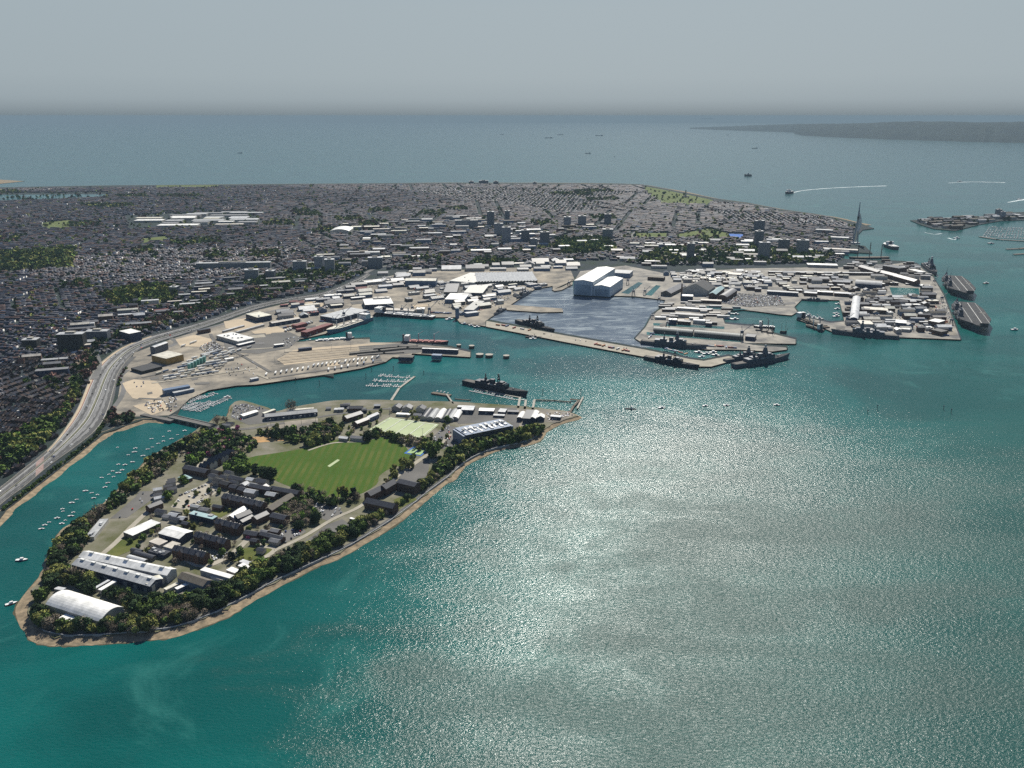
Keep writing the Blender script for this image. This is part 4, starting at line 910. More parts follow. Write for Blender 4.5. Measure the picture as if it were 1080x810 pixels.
bld('ship_annex', 'flat pale annex behind the shipbuilding hall', 'warehouse', (646, 287.5), (664, 288.5), 60, 14, 'flat', 'bluew', 'palegrey')
# ---- dockyard -------------------------------------------------------------------------------
for nm, lab, A, B, w_, h, rf, wm, rm in [
    ('dock_shed', 'narrow white shed on the northern finger', (714, 324.5), (737, 326), 12, 7, 'flat', 'wall', 'white'),
    ('dock_shed', 'long grey shed on the second finger', (712, 331), (741, 333), 20, 8, 'flat', 'wall', 'grey'),
    ('dock_shed', 'white cube workshop at the finger root', (705, 337), (713.5, 337.5), 18, 12, 'flat', 'blued', 'white'),
    ('dock_shed', 'dark brick offices on the finger', (714.5, 338.5), (728, 339.5), 14, 8, 'flat', 'brick', 'grey'),
    ('dock_shed', 'rounded white shed on the finger', (731, 338), (743, 339), 14, 8, 'barrel', 'wall', 'white'),
    ('dock_shed', 'dark box-like store at the finger end', (744, 340.5), (750.5, 341), 14, 9, 'flat', 'blued', 'grey'),
    ('curved_shed', 'long green-grey curved-roof shed, western half', (689, 347.5), (730, 351), 22, 8, 'barrel', 'dconc', 'barrelg'),
    ('curved_shed', 'long green-grey curved-roof shed, eastern half', (732, 351), (783, 355.5), 22, 8, 'barrel', 'dconc', 'barrelg'),
    ('curved_shed', 'short dark shed ending the curved-roof row', (786, 354.5), (796, 355.5), 26, 9, 'flat', 'blued', 'slate'),
    ('boathouse', 'great dark-roofed covered slip hall', (719.8, 304.5), (747, 307), (725, 299.5), 14, 'gable', 'wall', 'black'),
    ('boathouse', 'white-roofed workshop by the brick chimney', (718.5, 312), (731, 312.5), 24, 13, 'flat', 'blued', 'white'),
    ('boathouse', 'steel-blue gabled shed beside the covered slip', (747.5, 310), (757, 303), -20, 12, 'gable', 'brick', 'tealroof'),
    ('boathouse', 'double curved grey slip shed', (757, 312.5), (768, 305.5), -26, 12, 'barrel', 'brick', 'grey'),
    ('dock_shed', 'long tan shed below the covered slips', (739, 316.5), (761, 317.5), 18, 8, 'flat', 'brick', 'cream'),
    ('dock_shed', 'ribbed grey shed beside the dry docks', (697, 308.5), (713, 300.5), -30, 9, 'gable', 'dconc', 'grey'),
    ('dock_shed', 'red-brown brick range behind the dry docks', (683, 292), (700, 293), 30, 10, 'flat', 'brick', 'brown'),
    ('navy_office', 'long dark office range by the basin mouth', (809, 307), (842, 309), 18, 10, 'flat', 'blued', 'palegrey'),
    ('navy_office', 'white-roofed dark store near the city edge', (767, 289), (781, 290), 40, 12, 'flat', 'blued', 'cream'),
    ('station', 'long dark harbour station viaduct', (811, 286.5), (925, 288), 14, 8, 'flat', 'brick', 'palegrey'),
    ('quadrangle', 'north range of the grey quadrangle', (853, 294), (875, 294.5), 16, 11, 'gable', 'brick', 'grey'),
    ('quadrangle', 'south range of the grey quadrangle', (853, 303), (875, 303.5), 16, 11, 'gable', 'brick', 'grey'),
    ('quadrangle', 'grey hollow office behind the basin', (878, 297), (897, 298), 16, 11, 'gable', 'brick', 'palegrey'),
    ('storehouse', 'white-roofed storehouse on the basin edge', (862, 307.5), (879, 308.5), 20, 9, 'flat', 'brick', 'white'),
    ('storehouse', 'long brick storehouse above the basin', (848, 308.5), (861.5, 309.5), 20, 9, 'flat', 'brick', 'palegrey'),
    ('storehouse', 'brick storehouse with pale roof by the long basin', (880, 309), (898, 310), 20, 9, 'flat', 'brick', 'palegrey'),
    ('steel_shed', 'long ribbed steel shed pointing at the basin', (896, 336), (899.5, 313), -20, 12, 'barrel', 'blued', 'palegrey'),
    ('ship_hall', 'pale oval museum hall', (902, 299), (930, 301), 40, 12, 'barrel', 'blued', 'palegrey'),
    ('dock_workshop', 'long cream workshop roof in the dockyard', (912, 326), (937, 327.5), 34, 10, 'flat', 'brick', 'cream'),
    ('dock_workshop', 'cream shed behind the moored destroyer', (908, 341.5), (922, 342), 40, 12, 'flat', 'wall', 'cream'),
    ('dock_workshop', 'white tent-like shed behind the destroyer', (924, 345), (936, 345), 24, 9, 'gable', 'wall', 'white'),
    ('dock_workshop', 'dark block facing the square basin', (923, 313), (936, 314), 22, 11, 'flat', 'brick', 'slate'),
    ('dock_workshop', 'white-framed hall with two dark rooflights', (944.5, 340), (956, 341), 34, 11, 'flat', 'blued', 'white'),
    ('dock_workshop', 'long white shed on the outer quay', (948, 346.5), (960, 347.5), 12, 7, 'flat', 'wall', 'white'),
    ('dock_workshop', 'white block with dark lower storeys near the jetty', (979, 338), (990, 340), 34, 12, 'flat', 'brick', 'white'),
    ('dock_workshop', 'black-roofed block near the jetty corner', (982, 347.5), (993, 350), 24, 10, 'flat', 'brick', 'black'),
    ('dock_workshop', 'long brick range east of the square basin', (943, 315), (972, 317), 14, 8, 'flat', 'brick', 'palegrey'),
    ('storehouse', 'tall dark brick storehouse at the harbour edge', (931, 280), (948, 283), 40, 22, 'flat', 'brick', 'slate'),
    ('storehouse', 'long gabled brick storehouse, first of three', (905, 281), (925, 287), 22, 13, 'gable', 'brick', 'grey'),
    ('storehouse', 'long gabled brick storehouse, second of three', (923, 286), (943, 291), 22, 13, 'gable', 'brick', 'grey'),
    ('storehouse', 'long gabled brick storehouse, third of three', (942, 291), (964, 297), 22, 13, 'gable', 'brick', 'slate'),
    ('harbour_hall', 'white-roofed hall behind the far jetty', (958, 284), (970, 287), 24, 9, 'flat', 'wall', 'white'),
    ('gunwharf', 'cream-roofed terminal beside the slender tower', (868, 262), (905, 264), 30, 9, 'flat', 'wall', 'cream'),
    ('gunwharf', 'white shopping hall near the slender tower', (852, 279), (884, 280), 34, 9, 'flat', 'wall', 'white'),
    ('gunwharf', 'grey apartment range beyond the slender tower', (876, 250), (895, 251), 30, 16, 'flat', 'wall', 'palegrey'),
    ('gunwharf', 'white-topped hall at the old town edge', (860, 242), (878, 243), 30, 18, 'flat', 'wall', 'palegrey')]:
    bld(nm, lab, 'warehouse', A, B, w_, h, rf, wm, rm)
cluster('dock_store', 'dockyard store behind the covered slips', 'warehouse', [(702, 290), (735, 286), (765, 288), (800, 288), (812, 300), (800, 308), (770, 306), (745, 300), (716, 298)], 90, ((9, 38), (10, 22)), (5, 10), ['wall', 'brick', 'bluew'], ['palegrey', 'cream', 'white', 'slate', 'grey'], -5, 21, 'stores behind the covered slips', ['flat', 'gable', 'gable'], units=1)
cluster('dock_store', 'dockyard store on the finger quays', 'warehouse', [(690, 336), (700, 322), (712, 318), (790, 322), (762, 328), (765, 343), (705, 342)], 34, ((14, 40), (6, 12)), (4, 7), ['wall', 'brick', 'dconc'], ['palegrey', 'cream', 'grey', 'slate'], -5, 22, 'stores on the finger quays', 'flat')
cluster('dock_store', 'dockyard store of the eastern yard', 'warehouse', [(893, 305), (935, 300), (975, 300), (984, 315), (1000, 345), (1000, 354), (905, 350), (892, 335)], 120, ((10, 40), (7, 20)), (4, 11), ['wall', 'brick', 'bluew'], ['palegrey', 'cream', 'white', 'slate', 'grey', 'brown'], -4, 23, 'stores of the eastern yard', ['flat', 'gable', 'gable'], units=1)
cluster('dock_store', 'dockyard store west of the long basin', 'warehouse', [(808, 290), (892, 288), (895, 305), (892, 312), (848, 312), (812, 302)], 50, ((14, 40), (8, 18)), (5, 10), ['wall', 'brick'], ['palegrey', 'cream', 'grey'], -4, 24, 'stores west of the long basin', ['flat', 'gable'])
cluster('dock_store', 'harbour-edge store near the tall brick storehouse', 'warehouse', [(900, 277), (945, 276), (968, 281), (984, 293), (960, 300), (920, 294), (890, 284)], 50, ((14, 40), (8, 18)), (5, 12), ['wall', 'brick'], ['palegrey', 'grey', 'slate', 'brown'], -15, 25, 'harbour-edge stores', ['flat', 'gable'])
cluster('gosport_block', 'waterfront block across the harbour mouth', 'house', [(965, 233), (985, 232), (1075, 226), (1078, 231), (1035, 235), (1005, 242), (985, 240)], 60, ((20, 60), (12, 24)), (7, 15), ['wall', 'brick'], ['slate', 'palegrey', 'brown', 'grey'], 12, 26, 'waterfront blocks across the harbour mouth', ['flat', 'gable'])
cluster('far_works', 'far factory shed on the city estate', 'factory', [(135, 233), (170, 229), (265, 224), (272, 236), (220, 240), (170, 238)], 22, ((70, 190), (35, 80)), (8, 12), ['wall'], ['palegrey', 'cream', 'grey', 'white'], 3, 27, 'far factory sheds on the city estate', 'flat')
cluster('city_block', 'commercial block in the centre', 'office', [(330, 285), (350, 240), (480, 228), (560, 238), (640, 240), (650, 262), (600, 270), (540, 268), (480, 278), (400, 280)], 110, ((25, 75), (16, 34)), (8, 18), ['wall', 'brick', 'bluew'], ['white', 'palegrey', 'palegrey', 'cream', 'grey', 'grey', 'slate', 'slate', 'brown'], 8, 28, 'commercial blocks in the city centre', 'flat')
cluster('campus_block', 'institutional block above the dockyard', 'office', [(655, 262), (700, 254), (790, 252), (880, 256), (895, 276), (800, 280), (700, 284), (640, 275)], 60, ((20, 60), (12, 24)), (7, 14), ['wall', 'brick', 'bluew'], ['white', 'palegrey', 'cream', 'grey', 'slate'], -6, 29, 'institutional blocks behind the dockyard', ['flat', 'gable'])
cluster('north_block', 'flat block near the motorway', 'office', [(20, 385), (60, 350), (130, 322), (230, 295), (330, 285), (330, 300), (240, 318), (150, 345), (95, 375), (60, 400)], 60, ((20, 60), (10, 16)), (7, 14), ['wall', 'brick', 'blued'], ['palegrey', 'grey', 'slate', 'cream'], 20, 30, 'flats near the motorway', ['flat', 'gable'])
bld('sports_dome', 'white domed sports hall in the middle of the city', 'hall', (348, 243.6), (368, 243.6), 110, 14, 'barrel', 'wall', 'white', 8)
bld('school_range', 'red-topped school yard building beyond the motorway', 'school', (163, 328), (178, 326.5), 18, 5, 'flat', 'wall', 'red')
bld('market_shed', 'wide white shed beyond the port estate', 'shed', (386, 298), (410, 296), 40, 8, 'flat', 'wall', 'white')
# ---- towers: x centre, base y, top y, width px, dark?
def tower(x, yb, yt, wp, dark, label, depth=None):
    b0 = P(x, yb, LAND); d = (P(x + wp / 2, yb, LAND) - P(x - wp / 2, yb, LAND)).length; h = solve_h(b0, yt)
    dp = depth or min(d, 22)
    FOOT.append((b0.x, b0.y + dp / 2, d / 2 + 3, dp / 2 + 3, 0))
    t = thing('tower_block', label, 'tower block', (b0.x, b0.y + dp / 2, LAND), R(rnd.uniform(-12, 12)) if wp < 20 else R(6))
    b = MB(); b.box(-d / 2, d / 2, -dp / 2, dp / 2, 0, h, bottom=False); b.build('wall', M[('tower', 'towerd', 'black')[dark]], t)
    b = MB(); b.box(-d / 2 - .3, d / 2 + .3, -dp / 2 - .3, dp / 2 + .3, h, h + 1); b.build('roof', M['palegrey'], t)
    b = MB(); b.box(-d / 5, d / 6, -dp / 5, dp / 4, h + 1, h + 4.5); b.build('plant_room', M['concrete'], t)
    return t
for x, yb, yt, wp, dk, lab in [
    (336.5, 285, 271, 9, 0, 'left of the pale twin tower blocks'), (347.5, 288, 274, 10, 0, 'right of the pale twin tower blocks'), (395.5, 282.5, 272, 15, 0, 'wide pale block right of the twin towers'),
    (316, 287, 276, 14, 0, 'brown-grey block left of the twin towers'), (265, 296.5, 285, 14, 0, 'grey block above the port road'), (285, 295, 286, 9, 1, 'small dark block beside the grey one'), (246, 284, 277.5, 76, 0, 'very long slab block at the left of the city'),
    (517.5, 239.5, 223.5, 7, 1, 'dark slim tower far in the centre'), (535, 234.5, 222.5, 5, 1, 'dark tower right of the far slim one'), (534, 256.5, 240, 9, 0, 'two-tone tower in the city centre'), (526, 249, 236, 9, 0, 'pale tower left of the two-tone one'), (554, 256, 243, 8, 1, 'grey-brown tower in the city centre'), (574.5, 260, 245, 9, 1, 'broad dark tower near the park'), (563, 262, 252, 7, 0, 'low white tower beside the dark one'),
    (598.5, 240.5, 229, 7, 0, 'blue-grey tower first of the far row of three'), (614, 238.5, 228, 8, 0, 'blue-grey tower second of the far row of three'), (641, 237.5, 226, 7, 1, 'blue-grey tower third of the far row of three'), (492, 241, 232.5, 24, 0, 'white hospital-like slab in the far city'), (641, 252.5, 242, 11, 0, 'white block beside the curving road'),
    (728.5, 275, 257, 7.5, 1, 'dark tower among the dockside trees'), (801, 245, 233, 10, 1, 'dark tower at the back of the paired towers'), (800.5, 261, 244, 8, 1, 'brown tower behind the pale dockside one'), (806, 273, 256, 11, 0, 'pale blue tower above the dockyard'), (846.5, 269, 253.5, 12, 0, 'grey tower beside the old harbour'), (827, 266, 253, 10, 1, 'low dark tower between two grey ones'),
    (75, 371, 353, 26, 2, 'large black office block left of the motorway'), (31, 368, 359, 15, 2, 'small dark block at the left edge'), (102, 361, 350, 22, 1, 'dark apartment range beside the black office'), (183, 310, 303, 8, 1, 'small block above the motorway'),
    (510, 194.5, 190.5, 10, 1, 'seafront hotel slab, largest on the skyline'), (497, 194.5, 191.3, 5, 1, 'seafront tower on the skyline, left of the slab'), (523, 194.5, 191.3, 5, 0, 'seafront tower on the skyline, right of the slab'), (564, 195, 192.2, 4, 1, 'lone seafront tower on the skyline'), (1053.5, 230, 221, 5, 1, 'lone tower across the harbour mouth'), (1058, 231, 223.5, 4, 0, 'second tower across the harbour mouth')]:
    tower(x, yb, yt, wp, dk, lab)
# ---- slender harbour tower
sb = P(902, 257, LAND); SH = solve_h(sb, 213)
sp = thing('harbour_tower', 'slender white sail-shaped observation tower by the harbour mouth', 'tower', (sb.x, sb.y, LAND), R(10))
for s in (-1, 1):
    b = MB(); pts = [(s * 10, 0, 0), (s * 6, 0, SH * .25), (s * 2.6, 0, SH * .5), (s * 1.2, 0, SH * .62), (s * .6, 0, SH * .8)]
    for a, c in zip(pts, pts[1:]): b.bar(a, c, 2.2 if c[2] < SH * .6 else 1.7)
    b.build('leg', M['palegrey'], sp)
b = MB(); K = 10
for i in range(K):
    z0, z1 = SH * (.3 + .45 * i / K), SH * (.3 + .45 * (i + 1) / K)
    x0, x1 = 14 * math.sin(math.pi * (i / K) ** .8) ** .8 if i else 0, 14 * math.sin(math.pi * min(1, ((i + 1) / K)) ** .8 * .999) ** .8 if i < K - 1 else 0
    b.quad((0, -1, z0), (x0, -6, z0), (x1, -6, z1), (0, -1, z1)); b.quad((0, 1, z1), (x1, -5, z1), (x0, -5, z0), (0, 1, z0))
b.build('sail', M['shipwhite'], sp)
b = MB(); b.cyl(0, 0, SH * .58, SH * .66, 3.6, 4.4); b.build('viewing_deck', M['glass'], sp)
b = MB(); b.cyl(0, 0, SH * .66, SH, 3.0, 1.4, 6); b.build('spire', M['shipblue'], sp)
b = MB(); b.box(-16, 16, -10, 10, 0, 5); b.build('base', M['palegrey'], sp)
# brick chimney
cb = P(718.5, 314.5, LAND); ch = thing('chimney', 'tall dark brick chimney beside the covered slip', 'chimney', (cb.x, cb.y, LAND))
b = MB(); b.cyl(0, 0, 0, solve_h(cb, 299.5), 2.6, 1.8, 10); b.build('shaft', M['brick'], ch)
b = MB(); b.cyl(0, 0, solve_h(cb, 299.5), solve_h(cb, 299.5) + 1.2, 2.3, 2.3, 10); b.build('cap', M['dconc'], ch)
# memorial on the common, lighthouse-like
cb = P(723, 208, LAND); ch = thing('memorial', 'thin stone memorial on the seafront common', 'memorial', (cb.x, cb.y, LAND))
b = MB(); b.cyl(0, 0, 0, 45, 7, 3, 8); b.build('column', M['concrete'], ch); b = MB(); b.box(-22, 22, -9, 9, 0, 8); b.build('base', M['concrete'], ch)
# ================================================================ CITY FABRIC, TREES
rs = np.random.RandomState(11)
def npmesh(name, V, F, tone=None, m=None):
    """V (n,3), F (k,4) quads, tone (k,3) one colour per face"""
    me = bpy.data.meshes.new(name); k = len(F)
    me.vertices.add(len(V)); me.vertices.foreach_set('co', V.astype(np.float32).ravel())
    me.loops.add(k * 4); me.loops.foreach_set('vertex_index', F.astype(np.int32).ravel())
    me.polygons.add(k); me.polygons.foreach_set('loop_start', np.arange(0, k * 4, 4, dtype=np.int32))
    if tone is not None:
        a = me.attributes.new('tone', 'FLOAT_COLOR', 'FACE'); a.data.foreach_set('color', np.c_[tone, np.ones(k)].astype(np.float32).ravel())
    me.materials.append(m); me.update(calc_edges=True); return me
FOL = attr_mat('foliage', .9); FOL.node_tree.nodes['Principled BSDF'].inputs['Specular IOR Level'].default_value = .1
n_ = FOL.node_tree; at = n_.nodes['Attribute']; oi = n_.nodes.new('ShaderNodeObjectInfo'); hh = n_.nodes.new('ShaderNodeHueSaturation')
mp = n_.nodes.new('ShaderNodeMapRange'); mp.inputs[3].default_value = .65; mp.inputs[4].default_value = 1.5
n_.links.new(oi.outputs['Random'], mp.inputs[0]); n_.links.new(mp.outputs[0], hh.inputs['Value']); n_.links.new(at.outputs['Color'], hh.inputs['Color'])
n_.links.new(hh.outputs[0], n_.nodes['Principled BSDF'].inputs['Base Color'])
CITYM = attr_mat('city_roofs_and_walls', .7); CITYM.node_tree.nodes['Principled BSDF'].inputs['Specular IOR Level'].default_value = .22
PORTP, DOCKP, QUAYP = WP(PORT), WP(DOCK), WP(QUAY)
PARKS = [WP(p) for p in ([(677, 196), (700, 200), (752, 211), (745, 216), (700, 215), (684, 205)], [(42, 235), (75, 232), (74, 241), (45, 241)], [(148, 252), (175, 249), (178, 254), (150, 256)], [(666, 246), (703, 245.5), (703, 251), (663, 251)], [(714, 247), (748, 241), (768, 246), (786, 247), (786, 251), (714, 251)],
                        [(0, 268), (80, 262), (75, 282), (0, 288), (-60, 290), (-60, 272)], [(105, 312), (150, 301), (190, 303), (185, 318), (120, 324)], [(165, 195), (230, 195), (230, 198), (165, 198)], [(585, 254), (640, 251), (652, 265), (595, 270)], [(-200, 204), (113, 203), (115, 208), (0, 213), (-200, 217)], [(130, 227), (270, 222), (275, 238), (135, 242)], [(335, 241), (382, 240), (384, 245), (335, 246)])]
TREEV = [WP(p) for p in ([(0, 505), (20, 492), (45, 472), (62, 453), (78, 430), (88, 404), (80, 400), (70, 425), (55, 440), (40, 445), (22, 455), (0, 462), (-60, 500), (-60, 540)], [(88, 402), (103, 386), (95, 374), (112, 362), (135, 356), (165, 346), (200, 336), (240, 325), (290, 309), (330, 301), (325, 296), (280, 303), (220, 317), (170, 334), (135, 348), (100, 363), (78, 388)])]
CITYP = WP([(-330, 800), (-60, 557), (0, 512), (25, 492), (50, 472), (67, 452), (80, 430), (92, 402), (100, 388), (110, 377), (130, 364), (160, 352), (190, 344), (225, 334), (267, 320), (301, 313), (342, 306), (375, 292), (395, 284), (430, 284), (600, 276), (640, 274), (690, 280), (800, 279), (880, 277), (893, 268), (897, 256), (900, 243), (905, 240), (870, 229), (822, 223.5), (788, 216.5), (753, 212), (700, 201.5), (677, 196.2), (491, 194.6), (350, 195.4), (0, 199.6), (-400, 201)])
ROADS = [[P(x, y, LAND) for x, y in smooth(r, 4)] for r in ([(285, 279), (300, 270), (330, 262), (350, 253), (385, 243)], [(612, 272), (630, 263), (650, 256), (668, 247), (672, 240)], [(385, 288), (400, 282), (430, 277), (480, 268), (520, 262)], [(98, 400), (103, 385), (98, 372), (85, 366)])]
def free(X, Y, pad=4):
    ok = np.ones(X.shape, bool)
    for cx, cy, l, w_, a in FOOT:
        near = (abs(X - cx) < l + w_ + pad) & (abs(Y - cy) < l + w_ + pad)
        if not near.any(): continue
        dx, dy = X - cx, Y - cy; u = dx * math.cos(a) + dy * math.sin(a); v = -dx * math.sin(a) + dy * math.cos(a)
        ok &= ~(near & (abs(u) < l + pad) & (abs(v) < w_ + pad))
    return ok
def offroad(X, Y, r=14):
    ok = np.ones(X.shape, bool)
    for line in ROADS:
        for p in line: ok &= (X - p.x) ** 2 + (Y - p.y) ** 2 > r * r * 1.6
    return ok
# districts
seeds = [(-900, 1350, -14), (-1100, 1650, -10), (-1000, 2100, -14), (-700, 2300, 12)]
while len(seeds) < 90:
    y = 1500 + 7200 * rs.rand() ** 1.3; x = (rs.rand() * 1.5 - .9) * y * .75
    seeds.append((x, y, rs.choice([-14, 8, 30, 76, -35, 5, -8]) + rs.randn() * 6))
SD = np.array(seeds)
def rowgrid(si, unit, dmin, dmax, per=46.0):
    sx_, sy_, an = SD[si]; a = R(an); rad = 900
    u = np.arange(-rad, rad, unit) + rs.rand() * 5; rows = np.arange(-rad, rad, per) + rs.rand() * 9
    V = np.concatenate([rows, rows + per * .56]); U, VV = np.meshgrid(u, V)
    blk = np.floor((U + 40 * np.sin(VV / per // 1 * .0)) / 118); gap = (U / 118 - blk) * 118
    keep = gap > 13
    X = sx_ + U * math.cos(a) - VV * math.sin(a); Y = sy_ + U * math.sin(a) + VV * math.cos(a)
    D = np.hypot(X, Y); keep &= (D >= dmin) & (D < dmax) & (abs(X) < Y * .68 + 60)
    X, Y, U, VV = X[keep], Y[keep], U[keep], VV[keep]
    if not len(X): return None
    d2 = (X[:, None] - SD[:, 0]) ** 2 + (Y[:, None] - SD[:, 1]) ** 2; k = d2.argmin(1) == si
    X, Y, VV = X[k], Y[k], VV[k]
    k = inpoly_np(X, Y, CITYP)
    for p in PARKS + TREEV: k &= ~inpoly_np(X, Y, p)
    X, Y, VV = X[k], Y[k], VV[k]
    k = free(X, Y, unit / 2 + 4) & offroad(X, Y) & (rs.rand(len(X)) > .07)
    X, Y, VV = X[k], Y[k], VV[k]
    side = np.where(((VV / per) % 1) > -9, rs.rand(len(X)) > .5, 0)
    return np.c_[X, Y, np.full(len(X), a), np.full(len(X), unit), side]
UN = []
for si in range(len(SD)):
    for unit, d0, d1 in ((6.2, 0, 2300), (12.4, 2300, 3600), (22, 3600, 9600)):
        g = rowgrid(si, unit, d0, d1)
        if g is not None: UN.append(g)
UN = np.concatenate(UN)
dd = np.hypot(UN[:, 0], UN[:, 1])
px_ = 540 + FOC * UN[:, 0] / (UN[:, 1] * CT + CAMH * ST)
py_ = 405 - FOC * (UN[:, 1] * ST - (CAMH - LAND) * CT) / (UN[:, 1] * CT + (CAMH - LAND) * ST)
vis = (px_ > 2) & (py_ < 800)
near = np.where(vis & (UN[:, 3] < 7))[0]; near = near[np.argsort(dd[near])][:300]
msk = np.ones(len(UN), bool); msk[near] = False
def houses_np(U):
    n = len(U); ca, sa = np.cos(U[:, 2]), np.sin(U[:, 2]); L = U[:, 3] * (.5 + .0 * rs.rand(n)); far_ = (U[:, 3] > 7)
    W = 4.4 + rs.rand(n) * 1.2; E = 5 + rs.rand(n) * 1.6; Rg = E + 1.8 + rs.rand(n) * 1.2
    tall = rs.rand(n) < .05; E = np.where(tall, E * 1.6, E); Rg = np.where(tall, E + .4, Rg)
    def pt(u, v, z): return np.stack([U[:, 0] + u * ca - v * sa, U[:, 1] + u * sa + v * ca, LAND + z], 1)
    z0 = np.zeros(n)
    Vv = [pt(-L, -W, z0), pt(L, -W, z0), pt(L, W, z0), pt(-L, W, z0), pt(-L, -W, E), pt(L, -W, E), pt(L, W, E), pt(-L, W, E), pt(-L, 0 * W, Rg), pt(L, 0 * W, Rg)]
    sg = np.where(U[:, 4] > .5, 1.0, -1.0); ew = L * .45; e0 = sg * W; e1 = sg * (W + 4.5)
    H2_ = 3 + 2.2 * (rs.rand(n) > .6)
    Vv += [pt(-ew, e0, z0), pt(ew, e0, z0), pt(ew, e1, z0), pt(-ew, e1, z0), pt(-ew, e0, H2_), pt(ew, e0, H2_), pt(ew, e1, H2_ - .3), pt(-ew, e1, H2_ - .3)]
    V = np.stack(Vv, 1).reshape(-1, 3)
    F = np.array([(0, 1, 5, 4), (2, 3, 7, 6), (1, 2, 6, 5), (3, 0, 4, 7), (4, 5, 9, 8), (6, 7, 8, 9), (5, 6, 9, 9), (7, 4, 8, 8), (14, 15, 16, 17), (12, 13, 17, 16), (11, 12, 16, 15), (13, 10, 14, 17)])
    F[6] = (5, 6, 9, 5); F = F[[0, 1, 2, 3, 4, 5, 8, 9, 10, 11]]
    FF = (np.arange(n)[:, None, None] * 18 + F[None]).reshape(-1, 4)
    rt = rs.rand(n, 1); rc = np.where(rt < .5, [.026, .03, .048], np.where(rt < .82, [.075, .045, .04], [.09, .09, .1])) * (.7 + .7 * rs.rand(n, 1))
    wt = rs.rand(n, 1); wc = np.where(wt < .62, [.042, .042, .055], np.where(wt < .9, [.085, .09, .105], [.7, .68, .64])) * (.75 + .4 * rs.rand(n, 1))
    et = rs.rand(n, 1); ec = np.where(et < .6, [.04, .04, .045], np.where(et < .8, [.15, .15, .165], [.85, .85, .83]))
    T = np.stack([wc, wc, wc, wc, rc, rc, ec, wc, wc, wc], 1).reshape(-1, 3)
    return V, FF, T
V, F_, T = houses_np(UN[msk])
o = newobj('terraced_houses', npmesh('terraced_houses', V, F_, T, CITYM)); o['kind'] = 'stuff'
o['label'] = 'endless dark terraced streets filling the mainland city'; o['category'] = 'houses'
# the nearest 300 as houses of their own
rooft = [W_('terrace_roof_slate', (.035, .036, .046), .92, (.026, .028, .036), .5, rand=.3), W_('terrace_roof_tile', (.07, .05, .046), .92, (.05, .04, .038), .5, rand=.3), W_('terrace_roof_pale', (.13, .125, .12), .8, (.09, .09, .085), .5, rand=.3)]
for m_ in rooft: m_.node_tree.nodes['Principled BSDF'].inputs['Specular IOR Level'].default_value = .12
wallt = [W_('terrace_brick', (.09, .062, .055), .9, (.06, .045, .04), .5, rand=.25), W_('terrace_render', (.6, .58, .53), .9, (.48, .46, .42), .5, rand=.15)]
protos = {}
for r_ in range(3):
    for w_ in range(2):
        b = MB(); L, W = 3.1, 4.7
        b.v = [(-L, -W, 0), (L, -W, 0), (L, W, 0), (-L, W, 0), (-L, -W, 5.4), (L, -W, 5.4), (L, W, 5.4), (-L, W, 5.4), (-L, 0, 7.9), (L, 0, 7.9)]
        b.f = [(0, 1, 5, 4), (2, 3, 7, 6), (1, 2, 6, 9, 5), (3, 0, 4, 8, 7)]; b.m = [0] * 4
        t = b.build('terraced_house', wallt[w_])
        b = MB(); b.quad((-L, -W - .3, 5.3), (L, -W - .3, 5.3), (L, 0, 8.05), (-L, 0, 8.05)); b.quad((-L, 0, 8.05), (L, 0, 8.05), (L, W + .3, 5.3), (-L, W + .3, 5.3)); b.build('roof', rooft[r_], t)
        b = MB(); b.box(L - .8, L + .1, -.7, .7, 7.2, 9.6); b.build('chimney', wallt[0], t)
        b = MB(); b.box(-2.4, .3, W + .003, W + 4.5, 0, 3.2 if w_ else 5); b.build('extension', wallt[1 if (r_ == 1 and w_ == 1) or (r_ == 2) else 0], t)
        rn, wn = ('slate', 'tiled', 'pale-roofed')[r_], ('brick', 'white-rendered')[w_]
        tag(t, f'{rn} {wn} terraced house', 'house', 'terraced houses beside the motorway'); protos[r_, w_] = t
for i in near:
    x, y, a, u_, s_ = UN[i]; r_ = rs.choice(3, p=[.58, .36, .06]); w_ = rs.choice(2, p=[.86, .14])
    copy_tree(protos[r_, w_], (x, y, LAND), a + (math.pi if s_ < .5 else 0))
for p in protos.values(): drop(p)

